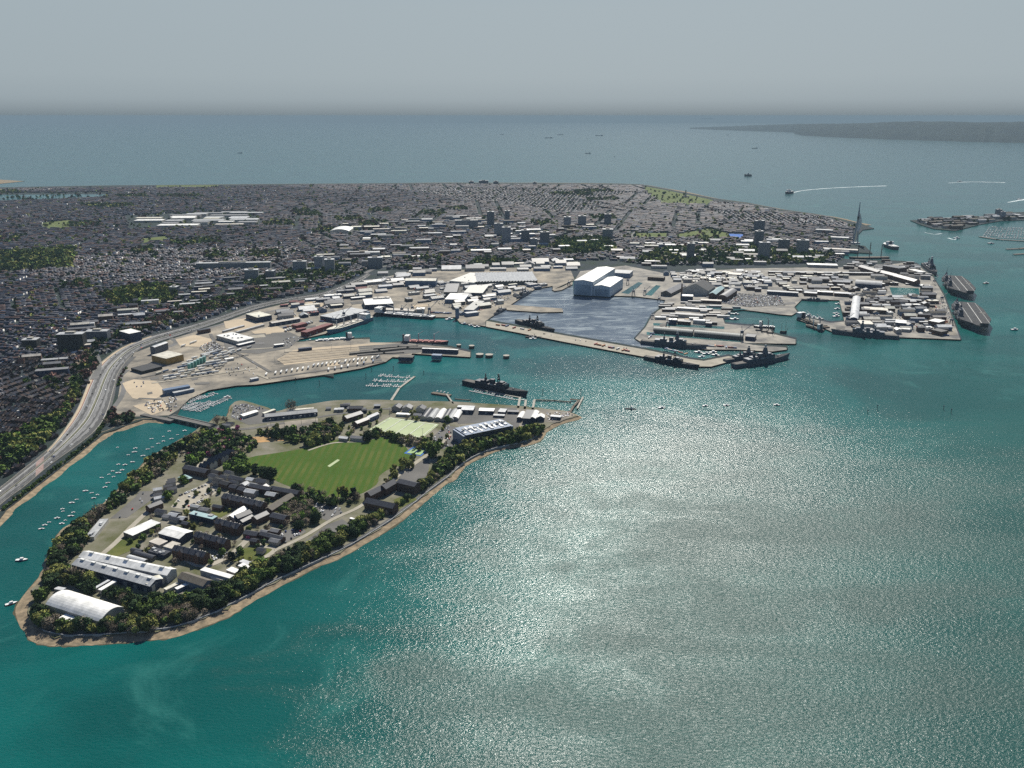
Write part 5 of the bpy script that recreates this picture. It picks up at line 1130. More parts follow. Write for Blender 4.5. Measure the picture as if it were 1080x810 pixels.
# ---------------------------------------------------------------- trees
SPEC = dict(dark=(0.027, 0.047, 0.018), mid=(0.062, 0.095, 0.022), olive=(0.168, 0.174, 0.050), bare=(0.157, 0.129, 0.095), rust=(0.112, 0.062, 0.050), pink=(0.314, 0.078, 0.157), bright=(0.123, 0.190, 0.034), conifer=(0.013, 0.025, 0.018), poplar=(0.146, 0.134, 0.034))
WORD = dict(dark='dark evergreen broadleaf tree', mid='mid-green broadleaf tree', olive='olive spring-leaved tree', bare='bare twiggy grey-brown tree', rust='rusty-brown budding tree', pink='pink blossoming tree', bright='bright green rounded tree', conifer='near-black conifer', poplar='narrow yellow-green poplar')
def crown_np(kind, r, h, nq, seed, size=None):
    g = np.random.RandomState(seed); tall = kind in ('conifer', 'poplar')
    nc = max(3, min(22, nq // 16)); th = g.rand(nc) * 2 * np.pi; zz = g.rand(nc) ** .8
    rad = np.sqrt(np.clip(1 - (zz * 2 - 1) ** 2, .05, 1)) * (.55 + .5 * g.rand(nc))
    if kind == 'conifer': rad = (1 - zz) * .9 + .1
    C = np.c_[np.cos(th) * rad * r, np.sin(th) * rad * r, h * (.14 + .8 * zz)]
    ct = .65 + .75 * g.rand(nc); id_ = g.randint(0, nc, nq)
    O = g.randn(nq, 3) * r * (.2 if tall else .24); c = C[id_] + O; c[:, 2] = np.clip(c[:, 2], h * .06, h * 1.03)
    s = (size or r * .26) * (.6 + .8 * g.rand(nq, 1)) * (.7 if kind == 'bare' else 1)
    nv = c - np.array([0, 0, h * .5]); nv /= np.linalg.norm(nv, axis=1, keepdims=True) + 1e-6; nv += g.randn(nq, 3) * .55; nv /= np.linalg.norm(nv, axis=1, keepdims=True)
    up = g.randn(nq, 3); u = np.cross(nv, up); u /= np.linalg.norm(u, axis=1, keepdims=True); v = np.cross(nv, u)
    if kind == 'bare': v = v * .35
    V = np.stack([c - u * s - v * s, c + u * s - v * s, c + u * s * .8 + v * s, c - u * s * .8 + v * s], 1)
    T = np.array(SPEC[kind])[None] * ct[id_][:, None] * (.8 + .4 * g.rand(nq, 1))
    return V, T
TRP = {}
bark = W_('bark', (.07, .055, .04), .95, (.045, .035, .025), 1)
for kind in SPEC:
    for v_ in range(3):
        r, h = {'poplar': (1.7, 12), 'conifer': (2.6, 11), 'pink': (3, 6), 'bright': (3.6, 8)}.get(kind, (4.4, 10))
        b = MB(); b.cyl(0, 0, 0, h * .5, .38, .2, 6)
        for k in range(5):
            a = k * 1.26 + v_; b.bar((0, 0, h * (.22 + .05 * k)), (math.cos(a) * r * .55, math.sin(a) * r * .55, h * (.5 + .07 * k)), .11)
        b.bar((0, 0, h * .48), (.3, .2, h * .8), .14)
        t = newobj(kind_n := {'conifer': 'conifer', 'poplar': 'poplar', 'pink': 'blossom_tree', 'bare': 'bare_tree'}.get(kind, 'broadleaf_tree'), None)
        b.build('trunk', bark, t)
        V, T = crown_np(kind, r, h, 1000 if kind != 'bare' else 700, 100 + v_ * 17 + len(TRP), r * .15)
        newobj('crown', npmesh('crown', V.reshape(-1, 3), np.arange(len(V) * 4).reshape(-1, 4), T, FOL), t)
        tag(t, WORD[kind], 'tree', 'trees of the wooded island'); TRP[kind, v_] = t
def scatter(polypx, n_spacing, mix, hs=(.55, 1.25), keep=.86):
    W = WP(polypx); X0, X1 = min(p.x for p in W), max(p.x for p in W); Y0, Y1 = min(p.y for p in W), max(p.y for p in W)
    gx, gy = np.meshgrid(np.arange(X0, X1, n_spacing), np.arange(Y0, Y1, n_spacing * .87)); gx = gx + rs.randn(*gx.shape) * n_spacing * .3; gy = gy + rs.randn(*gy.shape) * n_spacing * .3
    X, Y = gx.ravel(), gy.ravel(); k = inpoly_np(X, Y, W) & (rs.rand(len(X)) < keep); X, Y = X[k], Y[k]
    k = free(X, Y, 2.5); X, Y = X[k], Y[k]
    ks = list(mix); pr = np.array([mix[q] for q in ks], float); pr /= pr.sum()
    # species in loose groups
    sel = rs.choice(len(ks), len(X), p=pr); blk = {}
    for x, y, s in zip(X, Y, sel):
        key = (int(x // 16), int(y // 16)); s = blk.setdefault(key, s) if rs.rand() < .6 else s
        TR.append((x, y, ks[s], hs[0] + (hs[1] - hs[0]) * rs.rand()))
TR = []
BELT = dict(dark=4, mid=3.5, olive=2.6, bare=2, conifer=.6)
scatter([(58, 577), (75, 555), (98, 550), (97, 566), (88, 580), (76, 588), (72, 600), (70, 618), (52, 626), (40, 638), (42, 626), (50, 606)], 6, BELT)
scatter([(90, 547), (112, 532), (130, 515), (160, 486), (200, 464), (214, 456), (222, 464), (195, 480), (172, 499), (146, 518), (118, 540), (97, 549), (92, 562), (76, 570)], 7.4, dict(dark=3, mid=3, bare=4, olive=3, conifer=.6), keep=.72)
scatter([(32, 640), (48, 643), (60, 655), (105, 662), (135, 657), (165, 660), (165, 667), (110, 670), (60, 667), (40, 659)], 5.8, BELT)
scatter([(75, 606), (100, 617), (120, 626), (155, 634), (185, 634), (205, 631), (225, 624), (245, 615), (262, 603), (285, 592), (320, 578), (345, 566), (372, 556), (400, 543), (425, 530), (445, 513), (460, 493), (475, 478), (490, 472), (520, 466), (545, 457), (560, 452), (572, 454), (568, 460), (550, 466), (520, 471), (490, 484), (470, 500), (440, 520), (392, 556), (330, 590), (268, 620), (230, 642), (190, 660), (165, 655), (140, 646), (122, 632), (90, 626), (72, 614)], 6, BELT)
scatter([(300, 514), (350, 526), (376, 524), (384, 532), (350, 533), (315, 528)], 8, dict(dark=3, bare=3, conifer=2, mid=1), keep=.6)
for x, y in ((357, 524), (360, 524), (363, 524.5), (366, 525), (372, 525), (374, 525)): p = PL(x, y); TR.append((p.x, p.y, 'poplar' if x < 368 else 'conifer', 1.35))
scatter([(214, 457), (238, 452), (262, 463), (272, 470), (258, 482), (260, 498), (245, 500), (238, 488), (222, 480), (205, 492), (196, 484)], 7, dict(dark=4, mid=3, bright=1.5, bare=2, pink=.6))
scatter([(262, 457), (325, 470), (348, 463), (344, 455), (300, 455), (270, 456)], 8, dict(dark=3, mid=3, bare=3, olive=1), keep=.75)
scatter([(330, 452), (350, 446), (362, 452), (352, 464), (325, 472)], 7, BELT)
scatter([(392, 456), (440, 466), (457, 470), (456, 476), (432, 471), (395, 460)], 7, dict(bare=3, olive=2, mid=2))
scatter([(412, 496), (425, 486), (440, 482), (432, 496), (412, 512), (400, 508)], 8.5, dict(olive=3, mid=2, bare=2), keep=.6)
scatter([(300, 530), (330, 532), (335, 550), (315, 560), (298, 555)], 7.5, dict(bare=5, mid=2, bright=1, dark=1), keep=.8)
scatter([(160, 545), (250, 500), (290, 520), (300, 560), (262, 595), (200, 600), (125, 575)], 14, dict(mid=3, olive=3, bare=2, dark=2, pink=.5), (.4, .8), .7)
scatter([(262, 450), (335, 452), (345, 440), (400, 434), (470, 440), (480, 470), (440, 480), (430, 466), (350, 462)], 17, dict(mid=3, olive=3, bare=3), (.4, .8), .7)
scatter([(548, 452), (575, 448), (577, 452), (556, 462), (530, 468)], 6, dict(mid=3, olive=2), (.35, .6))
for x, y, k, s in ((307, 433, 'bare', 2.0), (229, 447, 'bare', 1.6), (237, 446, 'bare', 1.3), (98, 552, 'bare', 1.8), (106, 545, 'bare', 1.6), (250, 453, 'pink', 1.2), (242, 470, 'pink', 1.1), (236, 466, 'pink', 1.1), (457, 481, 'mid', 2.0), (472, 445, 'mid', 1.1), (194, 510, 'bright', 1.5), (178, 526, 'bright', 1.3), (388, 464, 'dark', 1.6), (270, 500, 'dark', 1.5), (278, 503, 'dark', 1.6), (285, 506, 'dark', 1.6), (291, 462, 'dark', 1.2), (255, 484, 'bright', 1.2), (240, 496, 'bright', 1.3), (261, 497, 'bright', 1.3), (218, 591, 'conifer', 1), (246, 592, 'conifer', 1.1), (243, 590, 'conifer', 1), (262, 568, 'pink', .7)):
    p = PL(x, y); TR.append((p.x, p.y, k, s))
scatter([(110, 448), (118, 436), (128, 428), (150, 434), (145, 441), (128, 449)], 8, dict(dark=4, rust=2, bare=2), keep=.8)
scatter([(127, 418), (131, 405), (136, 390), (131, 388), (124, 405)], 6, dict(mid=3, rust=1), (.3, .5))
NEARISLE = len(TR)
scatter([(0, 503), (20, 490), (45, 470), (62, 452), (78, 430), (88, 404), (80, 400), (70, 425), (55, 440), (40, 445), (22, 455), (0, 462), (-60, 500), (-60, 538)], 7.5, dict(dark=3, mid=5, olive=2, bright=1, rust=.6))
scatter([(88, 401), (103, 387), (95, 374), (112, 362), (135, 357), (165, 347), (200, 337), (240, 326), (290, 310), (330, 302), (325, 296), (280, 303), (220, 317), (170, 334), (135, 348), (100, 363), (78, 388)], 9, dict(rust=2.5, bare=3, mid=3, dark=2))
scatter([(2, 536), (28, 517), (52, 497), (78, 478), (100, 459), (112, 440), (114, 443), (103, 461), (80, 480), (54, 500), (30, 519), (4, 539)], 3.6, dict(mid=3, dark=2), (.25, .4), .9)
scatter([(139, 378), (148, 369), (158, 372), (154, 380), (143, 386)], 7, dict(rust=4, bare=2), (.5, .8))
scatter([(0, 268), (80, 262), (75, 282), (0, 288), (-60, 290), (-60, 272)], 14, dict(dark=2, mid=3, olive=3), (1, 1.5), .75)
scatter([(105, 312), (150, 301), (190, 303), (185, 318), (120, 324)], 12, dict(mid=3, olive=3), (.9, 1.4), .75)
scatter([(585, 254), (640, 251), (652, 265), (595, 270)], 15, dict(dark=2, mid=3, olive=2), (1, 1.5), .9)
scatter([(655, 278), (700, 262), (800, 262), (880, 268), (870, 278), (800, 280), (700, 284)], 17, dict(dark=3, mid=3, olive=2), (.9, 1.4), .75)
scatter([(360, 292), (430, 282), (440, 286), (400, 294), (360, 302)], 12, dict(mid=3, olive=3), (.8, 1.2), .8)
scatter([(250, 300), (330, 280), (380, 276), (360, 292), (290, 306)], 13, dict(dark=3, mid=3, olive=2), (.9, 1.3), .8)
scatter([(495, 277), (530, 275), (548, 275), (546, 279), (495, 281)], 11, dict(dark=3, mid=3), (.9, 1.2), .9)
for i in range(46):     # small greens scattered through the city
    y0 = 200 + 130 * rs.rand() ** 1.4; x0 = rs.rand() * 760 - 10
    if x0 > 100 + (340 - y0) * 9: continue
    w0, h0 = 14 + 30 * rs.rand(), (y0 - 190) * .05 + 1.2
    scatter([(x0, y0), (x0 + w0, y0 - h0 * .4), (x0 + w0 * 1.2, y0 + h0), (x0 + w0 * .1, y0 + h0 * 1.2)], 18, dict(dark=3, mid=3, olive=3, rust=1), (.9, 1.4), .7)
cx = rs.rand(14000); cy = 1500 + 7000 * rs.rand(14000) ** 1.25; X = (cx * 1.4 - .75) * cy * .8
k = inpoly_np(X, cy, CITYP) & free(X, cy, 3); X, cy = X[k], cy[k]
for x, y in zip(X, cy): TR.append((x, y, ('mid', 'olive', 'dark', 'bare', 'rust')[rs.randint(5)], .6 + .6 * rs.rand()))
scatter([(962, 233.5), (985, 233), (1075, 228), (1078, 231), (1035, 235), (1005, 242)], 40, dict(dark=1), (.9, 1.4), .6)
TR = [t for t in TR if abs(t[0]) < t[1] * .7 + 40]
tx = np.array([t[0] for t in TR]); ty = np.array([t[1] for t in TR])
k = ~inpoly_np(tx, ty, WP(FIELD)) & ~inpoly_np(tx, ty, WP(PITCH)) & ~inpoly_np(tx, ty, PORTP)
k &= (ty < 1700) | inpoly_np(tx, ty, CITYP) | inpoly_np(tx, ty, WP(GOS, 0))
TR = [t for t, q in zip(TR, k) if q]
def onscreen(x, y): u, v = proj((x, y, LAND)); return 0 < u < 1080 and v < 810
isle_in = [tuple(p) for p in inn]
order = sorted(range(len(TR)), key=lambda i: math.hypot(TR[i][0], TR[i][1]) / TR[i][3])
near_t = set([i for i in order if onscreen(TR[i][0], TR[i][1])][:300])
for i in near_t:
    x, y, kd, s = TR[i]; q = s * rnd.uniform(.9, 1.1)
    copy_tree(TRP[kd, rnd.randrange(3)], (x, y, LAND - .1), rnd.uniform(0, 6.28), (q * rnd.uniform(.9, 1.15), q * rnd.uniform(.9, 1.15), q))
for p in TRP.values(): drop(p)
vv, tt = [], []; cache = {}
for i, (x, y, kd, s) in enumerate(TR):
    if i in near_t: continue
    d = math.hypot(x, y); lod = 330 if d < 1100 else 140 if d < 1700 else 22 if d < 3000 else 9
    r, h = {'poplar': (1.7, 12), 'conifer': (2.6, 11), 'pink': (3, 6), 'bright': (3.6, 8)}.get(kd, (4.4, 10))
    key = (kd, lod, rs.randint(6))
    if key not in cache: cache[key] = crown_np(kd, r, h, lod, 900 + len(cache), r * {330: .22, 140: .32, 22: .7, 9: 1.0}[lod])
    V, T = cache[key]; a = rs.rand() * 6.28; ca, sa = math.cos(a) * s, math.sin(a) * s
    W_x = np.empty_like(V); W_x[..., 0] = V[..., 0] * ca - V[..., 1] * sa + x; W_x[..., 1] = V[..., 0] * sa + V[..., 1] * ca + y; W_x[..., 2] = V[..., 2] * s + LAND
    vv.append(W_x); tt.append(T * (.7 + .6 * rs.rand()))
V = np.concatenate(vv); T = np.concatenate(tt)
o = newobj('woodland', npmesh('woodland', V.reshape(-1, 3), np.arange(len(V) * 4).reshape(-1, 4), T, FOL)); o['kind'] = 'stuff'
o['label'] = 'remaining trees, thickets and street trees of island and city'; o['category'] = 'trees'
# ================================================================ SHIPS AND BOATS
def hullmb(L, B, D, fl=1.0, stern=.75, bowp=.32, m=0, md=1, sheer=0):
    """hull from z=-1 to D, bow towards +X"""
    b = MB(); N = 14; ring = []
    for i in range(N + 1):
        t = i / N; x = -L / 2 + L * t
        wd = B / 2 * (stern + (1 - stern) * min(1, t / .25)) if t < .25 else B / 2
        if t > 1 - bowp: q = (t - 1 + bowp) / bowp; wd = B / 2 * max(.02, (1 - q ** 2.1))
        zb = D + sheer * max(0, (t - .6) / .4) ** 2
        xb = x + (L * .03 * (max(0, t - .8) / .2))
        lw = wd * (.86 if t < .95 else .5); ring.append([(x, -lw, -1), (x, lw, -1), (xb, wd * fl, zb), (xb, -wd * fl, zb)])
    for i in range(N):
        p, q = ring[i], ring[i + 1]
        b.quad(p[0], q[0], q[3], p[3], m); b.quad(q[1], p[1], p[2], q[2], m); b.quad(p[3], q[3], q[2], p[2], md)
    p = ring[0]; b.quad(p[1], p[0], p[3], p[2], m)
    return b
def place(A, B, z=0):
    a, b_ = P(*A, z), P(*B, z); d = b_ - a
    return ((a + b_) / 2).to_tuple()[:2] + (z,), math.atan2(d.y, d.x), d.length
def warship(label, A, B, hm='navy', kind=0, name='warship'):
    loc, a, L = place(A, B); Bm = L * .125; D = L * .05 + 1; Mh = M[hm]
    t = thing(name, label, 'warship', loc, a)
    hullmb(L, Bm, D, sheer=L * .02).build('hull', [Mh, M['deck']], t)
    def part(nm, *boxes, m=None):
        b = MB()
        for x0, x1, w_, z0, z1 in boxes: b.box(L * x0, L * x1, -Bm * w_, Bm * w_, z0, z1)
        return b.build(nm, m or Mh, t)
    u = L / 150
    part('superstructure', (.02, .2, .42, D, D + 5 * u), (.05, .17, .36, D + 5 * u, D + 9 * u), (.08, .15, .28, D + 9 * u, D + 11.5 * u))
    part('bridge', (.17, .205, .36, D + 5.01 * u, D + 8 * u), m=M['glass'])
    part('hangar', (-.28, -.1, .42, D, D + 6 * u), (-.2, -.1, .3, D + 6 * u, D + 8.5 * u))
    part('funnel', (-.06, .0, .2, D, D + 13 * u)); part('deckhouse', (-.1, .02, .38, D + .01, D + 3.2 * u))
    b = MB()
    if kind == 1:
        n = len(b.v); x0 = L * .06
        for z, r in ((D + 9 * u, 5 * u), (D + 24 * u, 2.2 * u)): b.v += [(x0 - r, -r, z), (x0 + r, -r, z), (x0 + r, r, z), (x0 - r, r, z)]
        for i in range(4): b.f.append((n + i, n + (i + 1) % 4, n + 4 + (i + 1) % 4, n + 4 + i)); b.m.append(0)
        b.f.append((n + 4, n + 5, n + 6, n + 7)); b.m.append(0)
    else:
        for s in (-1, 1): b.bar((L * .07 + s * 2.5 * u, s * 1.5 * u, D + 9 * u), (L * .07, 0, D + 26 * u), .8 * u)
        b.bar((L * .07, -4.5 * u, D + 20 * u), (L * .07, 4.5 * u, D + 20 * u), .4 * u)
        b.box(L * .07 - 2 * u, L * .07 + 2 * u, -2 * u, 2 * u, D + 14 * u, D + 17 * u)
    mst = b.build('mast', Mh, t)
    b = MB(); b.dome(L * .06, 0, D + (27 if kind == 1 else 24) * u, 2.7 * u if kind == 1 else 1.6 * u); b.build('radar', M['palegrey'] if kind == 1 else Mh, mst)
    b = MB(); b.bar((-L * .14, 0, D + 6 * u), (-L * .14, 0, D + 22 * u), .8 * u); b.bar((-L * .14, -3 * u, D + 17 * u), (-L * .14, 3 * u, D + 17 * u), .35 * u); b.box(-L * .14 - 2 * u, -L * .14 + 2 * u, -2 * u, 2 * u, D + 8 * u, D + 14 * u); b.build('aft_mast', Mh, t)
    b = MB(); b.cyl(L * .3, 0, D, D + 3 * u, 2.6 * u, 2 * u, 8); g = b.build('gun_turret', Mh, t)
    b = MB(); b.bar((L * .3, 0, D + 2 * u), (L * .3 + 8 * u, 0, D + 3.5 * u), .3 * u); b.build('gun_barrel', Mh, g)
    b = MB(); b.box(-L * .47, -L * .3, -Bm * .34, Bm * .34, D + .01, D + .15); b.build('flight_deck', M['dconc'], t)
    for s in (-1, 1):
        b = MB(); b.box(-L * .05, L * .01, s * Bm * .4 - 1.1 * u, s * Bm * .4 + 1.1 * u, D + 3.3 * u, D + 4.8 * u); b.build('ship_boat', M['palegrey'], t)
    return t
warship('long dark museum-like warship moored off the island jetty', (489.5, 404.5), (555, 418), 'shipdark', 0)
warship('grey destroyer alongside the finger quay inside the wall', (676, 362.3), (744, 368.5), 'navy', 1)
warship('low dark frigate outside the long wall', (680, 378.5), (736, 389.2), 'shipdark', 0)
warship('nearest grey destroyer with pyramid mast off the wall end', (773, 388), (831, 378), 'navy', 1)
warship('second grey destroyer rafted behind the nearest one', (764, 382.5), (808, 375.5), 'navy', 1)
warship('long blue-grey destroyer along the dockyard outer quay', (948, 357.5), (878, 351.5), 'navy', 1)
warship('distant grey destroyer at the harbour-edge jetty', (974, 280.5), (987, 291), 'navy', 1)
warship('dark frigate stripped of masts behind the wall quay', (545, 340), (584, 351), 'shipdark', 0)
warship('small grey patrol ship by the wall root', (559, 308.5), (545, 316.5), 'navy', 0, 'patrol_ship')
warship('second small grey patrol ship near the wall root', (533, 326.5), (521, 333), 'navy', 0, 'patrol_ship')
warship('grey minehunter in the harbour corner basin', (845, 316.8), (873, 318), 'navy', 0, 'patrol_ship')
warship('small dark craft moored against the outside of the wall', (554, 356), (571, 356.5), 'shipdark', 0, 'patrol_ship')
# ---- aircraft carriers
def carrier(label, far, near_):
    a, c = P(*far, 18), P(*near_, 18); d = c - a; L = 285; Bm = 72; D = 18
    ctr = (a + c) / 2; t = thing('aircraft_carrier', label, 'aircraft carrier', (ctr.x, ctr.y, 0), math.atan2(d.y, d.x))
    hullmb(L * .97, 39, D - 2, 1.1, .9, .26, sheer=1).build('hull', [M['navy'], M['navy']], t)
    b = MB(); out = [(-L / 2, -22), (-L / 2, 27), (-L * .2, 36), (L * .22, 36), (L * .36, 26), (L * .5, 18), (L * .5, -6), (L * .42, -14), (L * .3, -34), (-L * .34, -34), (-L * .42, -26)]
    b.prism(out, D - 4, D); b.build('flight_deck', [M['deck']], t)
    b = MB(); K = 6
    for i in range(K):
        x0, x1 = L * (.42 + .085 * i / K), L * (.42 + .085 * (i + 1) / K); z0, z1 = D + .05 + 6 * (i / K) ** 2, D + .05 + 6 * ((i + 1) / K) ** 2
        b.quad((x0, 1, z0), (x1, 1, z1), (x1, 18, z1), (x0, 18, z0))
        b.quad((x0, 1, D - 1), (x1, 1, D - 1), (x1, 1, z1), (x0, 1, z0)); b.quad((x1, 18, D - 1), (x0, 18, D - 1), (x0, 18, z0), (x1, 18, z1))
    b.quad((x1, 1, D - 1), (x1, 18, D - 1), (x1, 18, z1), (x1, 1, z1)); b.build('ski_jump', M['deck'], t)
    for y, w_ in ((8, 1.4), (-12, .8), (26, .7)):
        b = MB(); b.box(-L * .46, L * .4, y - w_ / 2, y + w_ / 2, D + .06, D + .1); b.build('deck_line', M['roadmark'], t)
    for x in (L * .12, -L * .16):
        b = MB(); b.box(x - 16, x + 16, -34, -24, D, D + 9); b.box(x - 11, x + 12, -33, -25, D + 9, D + 15); isl = b.build('island', M['navy'], t)
        b = MB(); b.box(x + 12.01, x + 13, -32, -26, D + 10, D + 13.5); b.build('bridge', M['glass'], isl)
        b = MB(); b.cyl(x - 2, -29, D + 15, D + 24, 3.6, 1.8, 8); b.cyl(x - 2, -29, D + 24, D + 38, .8, .3, 6); b.build('mast', M['navy'], isl)
        b = MB(); b.box(x - 14, x - 8, -31, -27, D + 9, D + 19); b.build('funnel', M['shipdark'], isl)
        b = MB(); b.dome(x + 5, -29, D + 17, 2.4); b.build('radar', M['palegrey'], isl)
    for s in (-1, 1):
        for x in (-.3, -.1, .1):
            b = MB(); b.box(L * x, L * (x + .09), s * 33 - 2, s * 33 + 2, D - 9, D - 4.01); b.build('sponson', M['navy'], t)
    b = MB(); b.box(-L * .05, L * .0, 20, 33, D + .06, D + .3); b.build('lift', M['dconc'], t)
carrier('near aircraft carrier moored at the pale jetty', (1016, 318), (1033.5, 343.5))
carrier('far aircraft carrier moored behind the near one', (1003.5, 290), (1019.5, 309))
# ---- merchant ships
def cargo(label, A, B, hm, dm, house=-.4, cranes=0, D=7, cover='cream', beam=.15, name='cargo_ship', boxes=5):
    loc, a, L = place(A, B); Bm = max(6, L * beam); t = thing(name, label, 'ship', loc, a)
    hullmb(L, Bm, D, sheer=L * .02, bowp=.22).build('hull', [M[hm], M[dm]], t)
    x = L * house; q = L * .06
    b = MB(); b.box(x - q, x + q, -Bm * .42, Bm * .42, D, D + 9); b.box(x - q * .7, x + q * .9, -Bm * .48, Bm * .48, D + 9, D + 12); hs_ = b.build('deckhouse', M['shipwhite'], t)
    b = MB(); b.box(x + q * .91, x + q * .96, -Bm * .4, Bm * .4, D + 9.6, D + 11.2); b.build('bridge', M['glass'], hs_)
    b = MB(); b.box(x - q * 1.7, x - q * 1.05, -Bm * .14, Bm * .14, D, D + 14); b.build('funnel', M[hm], t)
    lo, hi = (x + q * 1.4, L * .38) if house < 0 else (-L * .44, x - q * 2)
    for i in range(boxes):
        x0 = lo + (hi - lo) * (i + .08) / boxes; x1 = lo + (hi - lo) * (i + .86) / boxes
        b = MB(); b.box(x0, x1, -Bm * .33, Bm * .33, D, D + 1.8); b.build('hatch_cover', M[cover], t)
    for i in range(cranes):
        x0 = lo + (hi - lo) * (i + .5) / cranes; b = MB(); b.box(x0 - 1, x0 + 1, -1, 1, D, D + 17); b.bar((x0, 0, D + 16), (x0 + L * .11, 2, D + 22), .55); b.build('deck_crane', M['palegrey'], t)
    b = MB(); b.bar((x, 0, D + 12), (x, 0, D + 19), .3); b.build('mast', M['steel'], t)
    return t
cargo('blue-grey fruit carrier with deck cranes beside the maroon store', (391, 337.3), (346, 352.5), 'shipblue', 'cream', -.36, 4, 9)
cargo('small white-decked coaster behind the lane peninsula', (333, 361.2), (373, 358.2), 'shipdark', 'shipwhite', .4, 0, 5, 'white')
cargo('low white barge-like ship with blue bow at the cream shed', (458, 336.3), (397, 331.3), 'shipdark', 'shipwhite', .44, 3, 7, 'palegrey', .16)
cargo('dark coaster with red-pink deck behind the ferry pier', (425, 361.5), (472, 363), 'shipdark', 'reddeck', -.4, 2, 6, 'reddeck', .17)
cargo('dark tanker lying at the jetty end', (872, 347.5), (841, 335.5), 'shipdark', 'timber', .38, 2, 6, 'brown', .17)
cargo('dark lighter alongside the jetty tanker', (868, 350), (850, 344), 'shipdark', 'timber', -.3, 1, 4, 'brown', .2)
cargo('red and white survey ship in the inner dock', (817, 347.5), (795, 346.5), 'shipdark', 'shipwhite', .2, 1, 7, 'white', .2)
cargo('white and dark car ferry crossing near the slender tower', (945, 263.5), (933, 259.5), 'shipdark', 'shipwhite', .1, 0, 12, 'white', .3, 'car_ferry')
cargo('dark blue ferry trailing a long white wake', (835.5, 203.7), (829, 204.6), 'shipdark', 'shipwhite', .1, 0, 14, 'palegrey', .34, 'car_ferry')
cargo('hovercraft-like dark ferry in the open strait', (792.5, 186), (785, 185.7), 'shipdark', 'deck', 0, 0, 14, 'deck', .4, 'car_ferry')
for (x, y, wp, lab) in ((620, 162, 6, 'dark ship nearest the city seafront'), (578.5, 145.6, 8, 'low tanker left of the far pair'), (591, 142.2, 6, 'small freighter above the low tanker'), (632, 143.2, 8, 'low tanker right of the far group'), (529, 142, 4, 'small dark ship alone at the left of the far group'), (796, 156.6, 6, 'dark ship off the wooded headland'), (767, 142.4, 3, 'tiny boat under the headland'), (746, 125.6, 12, 'very faint ship at the misty horizon'), (253, 161.5, 5, 'pale ship alone off the left seafront'), (648, 165.5, 1.5, 'tiny yacht off the common')):
    Lm = (P(x + wp / 2, y) - P(x - wp / 2, y)).length
    cargo(lab, (x - wp / 2, y), (x + wp / 2, y + .05), 'shipdark', 'deck', .36, 0, Lm * .07, 'deck', .18, boxes=2)
# historic masted ship
def masted(label, A, B, mh, nm=3, hm='shipdark', name='sailing_ship'):
    loc, a, L = place(A, B); t = thing(name, label, 'sailing ship', loc, a)
    hullmb(L, L * .15, 6, sheer=1.5).build('hull', [M[hm], M['timber']], t)
    for i in range(nm):
        x = L * (-.3 + .6 * i / max(1, nm - 1)); h = mh * (1 if i == 1 else .88); b = MB(); b.bar((x, 0, 5), (x, 0, h), L * .006 + .15); m_ = b.build('mast', M['timber'], t)
        for k in (.45, .65, .83):
            b = MB(); b.bar((x, -h * .28 * (1.25 - k), h * k), (x, h * .28 * (1.25 - k), h * k), .3); b.build('yard', M['timber'], m_)
    b = MB(); b.bar((L * .5, 0, 7), (L * .62, 0, 13), .4); b.build('bowsprit', M['timber'], t)
masted('long black historic ship with three tall masts', (937, 272.5), (896, 273), 58)
for x, y, s in ((800, 350, 26), (806, 351.5, 30), (812, 352.8, 32), (826, 351.5, 28)): masted(f'tall-masted sailing vessel at the finger end', (x - 3.5, y), (x + 3.5, y + .4), s, 2)
# ---- small boats
def motorboat(hc, L=8):
    W = L * .32; t = hullmb(L, W, .9, 1.1, .85, .4).build('motorboat', [hc, M['shipwhite']])
    b = MB(); b.box(-L * .12, L * .16, -W * .34, W * .34, .9, 2.1); b.build('cabin', M['shipwhite'], t)
    b = MB(); b.box(L * .161, L * .175, -W * .3, W * .3, 1.3, 2.0); b.build('windscreen', M['glass'], t)
    return t
def yacht(hc, L=9):
    W = L * .3; t = hullmb(L, W, 1.0, 1.05, .7, .5).build('yacht', [hc, M['shipwhite']])
    b = MB(); b.box(-L * .1, L * .22, -W * .26, W * .26, 1.0, 1.6); b.build('cabin', M['shipwhite'], t)
    b = MB(); b.bar((L * .08, 0, 1), (L * .08, 0, L * 1.25), .09); b.bar((L * .08, 0, 2.4), (-L * .36, 0, 2.3), .16); b.build('mast', M['steel'], t)
    return t
bw, bb, br_ = M['shipwhite'], W_('blue_boat_hull', (.03, .06, .15), .4), W_('red_boat_hull', (.32, .05, .04), .4)
BP = [('white motorboat', motorboat(bw)), ('dark blue motorboat', motorboat(bb)), ('red-hulled motorboat', motorboat(br_)), ('white sailing yacht', yacht(bw)), ('dark blue sailing yacht', yacht(bb))]
for lab, o in BP: tag(o, lab + ' lying afloat', 'boat', 'small boats')
def boat(x, y, k, rot, s=1, lab='', group='small boats', z=0, world=False):
    p = Vector((x, y, z)) if world else P(x, y, z)
    o = copy_tree(BP[k][1], (p.x, p.y, z), rot, s, BP[k][0] + ' ' + lab); o['group'] = group; return o
MOOR = [(178.7, 455), (195, 454.5), (187.5, 458.7), (172.5, 460.5), (160, 463), (181, 463), (172.5, 465.5), (167, 468), (161, 471.7), (156, 474), (143, 473), (142, 477), (151, 481), (135.5, 480), (124, 472), (140, 487.5), (132, 490.5), (125, 490), (129, 496), (119, 497), (115, 500.5), (125, 499), (120, 503), (107.5, 504), (114, 509.5), (111, 514), (90.5, 518), (97, 520), (103, 522), (99, 525.5), (81, 527), (76, 530.5), (114, 527.5), (66, 537), (66.5, 539.5), (77.5, 540.5), (75, 544.5), (60.5, 546.7), (52, 551), (47.5, 554), (65.5, 552.5), (69, 549), (44, 558), (9, 537)]
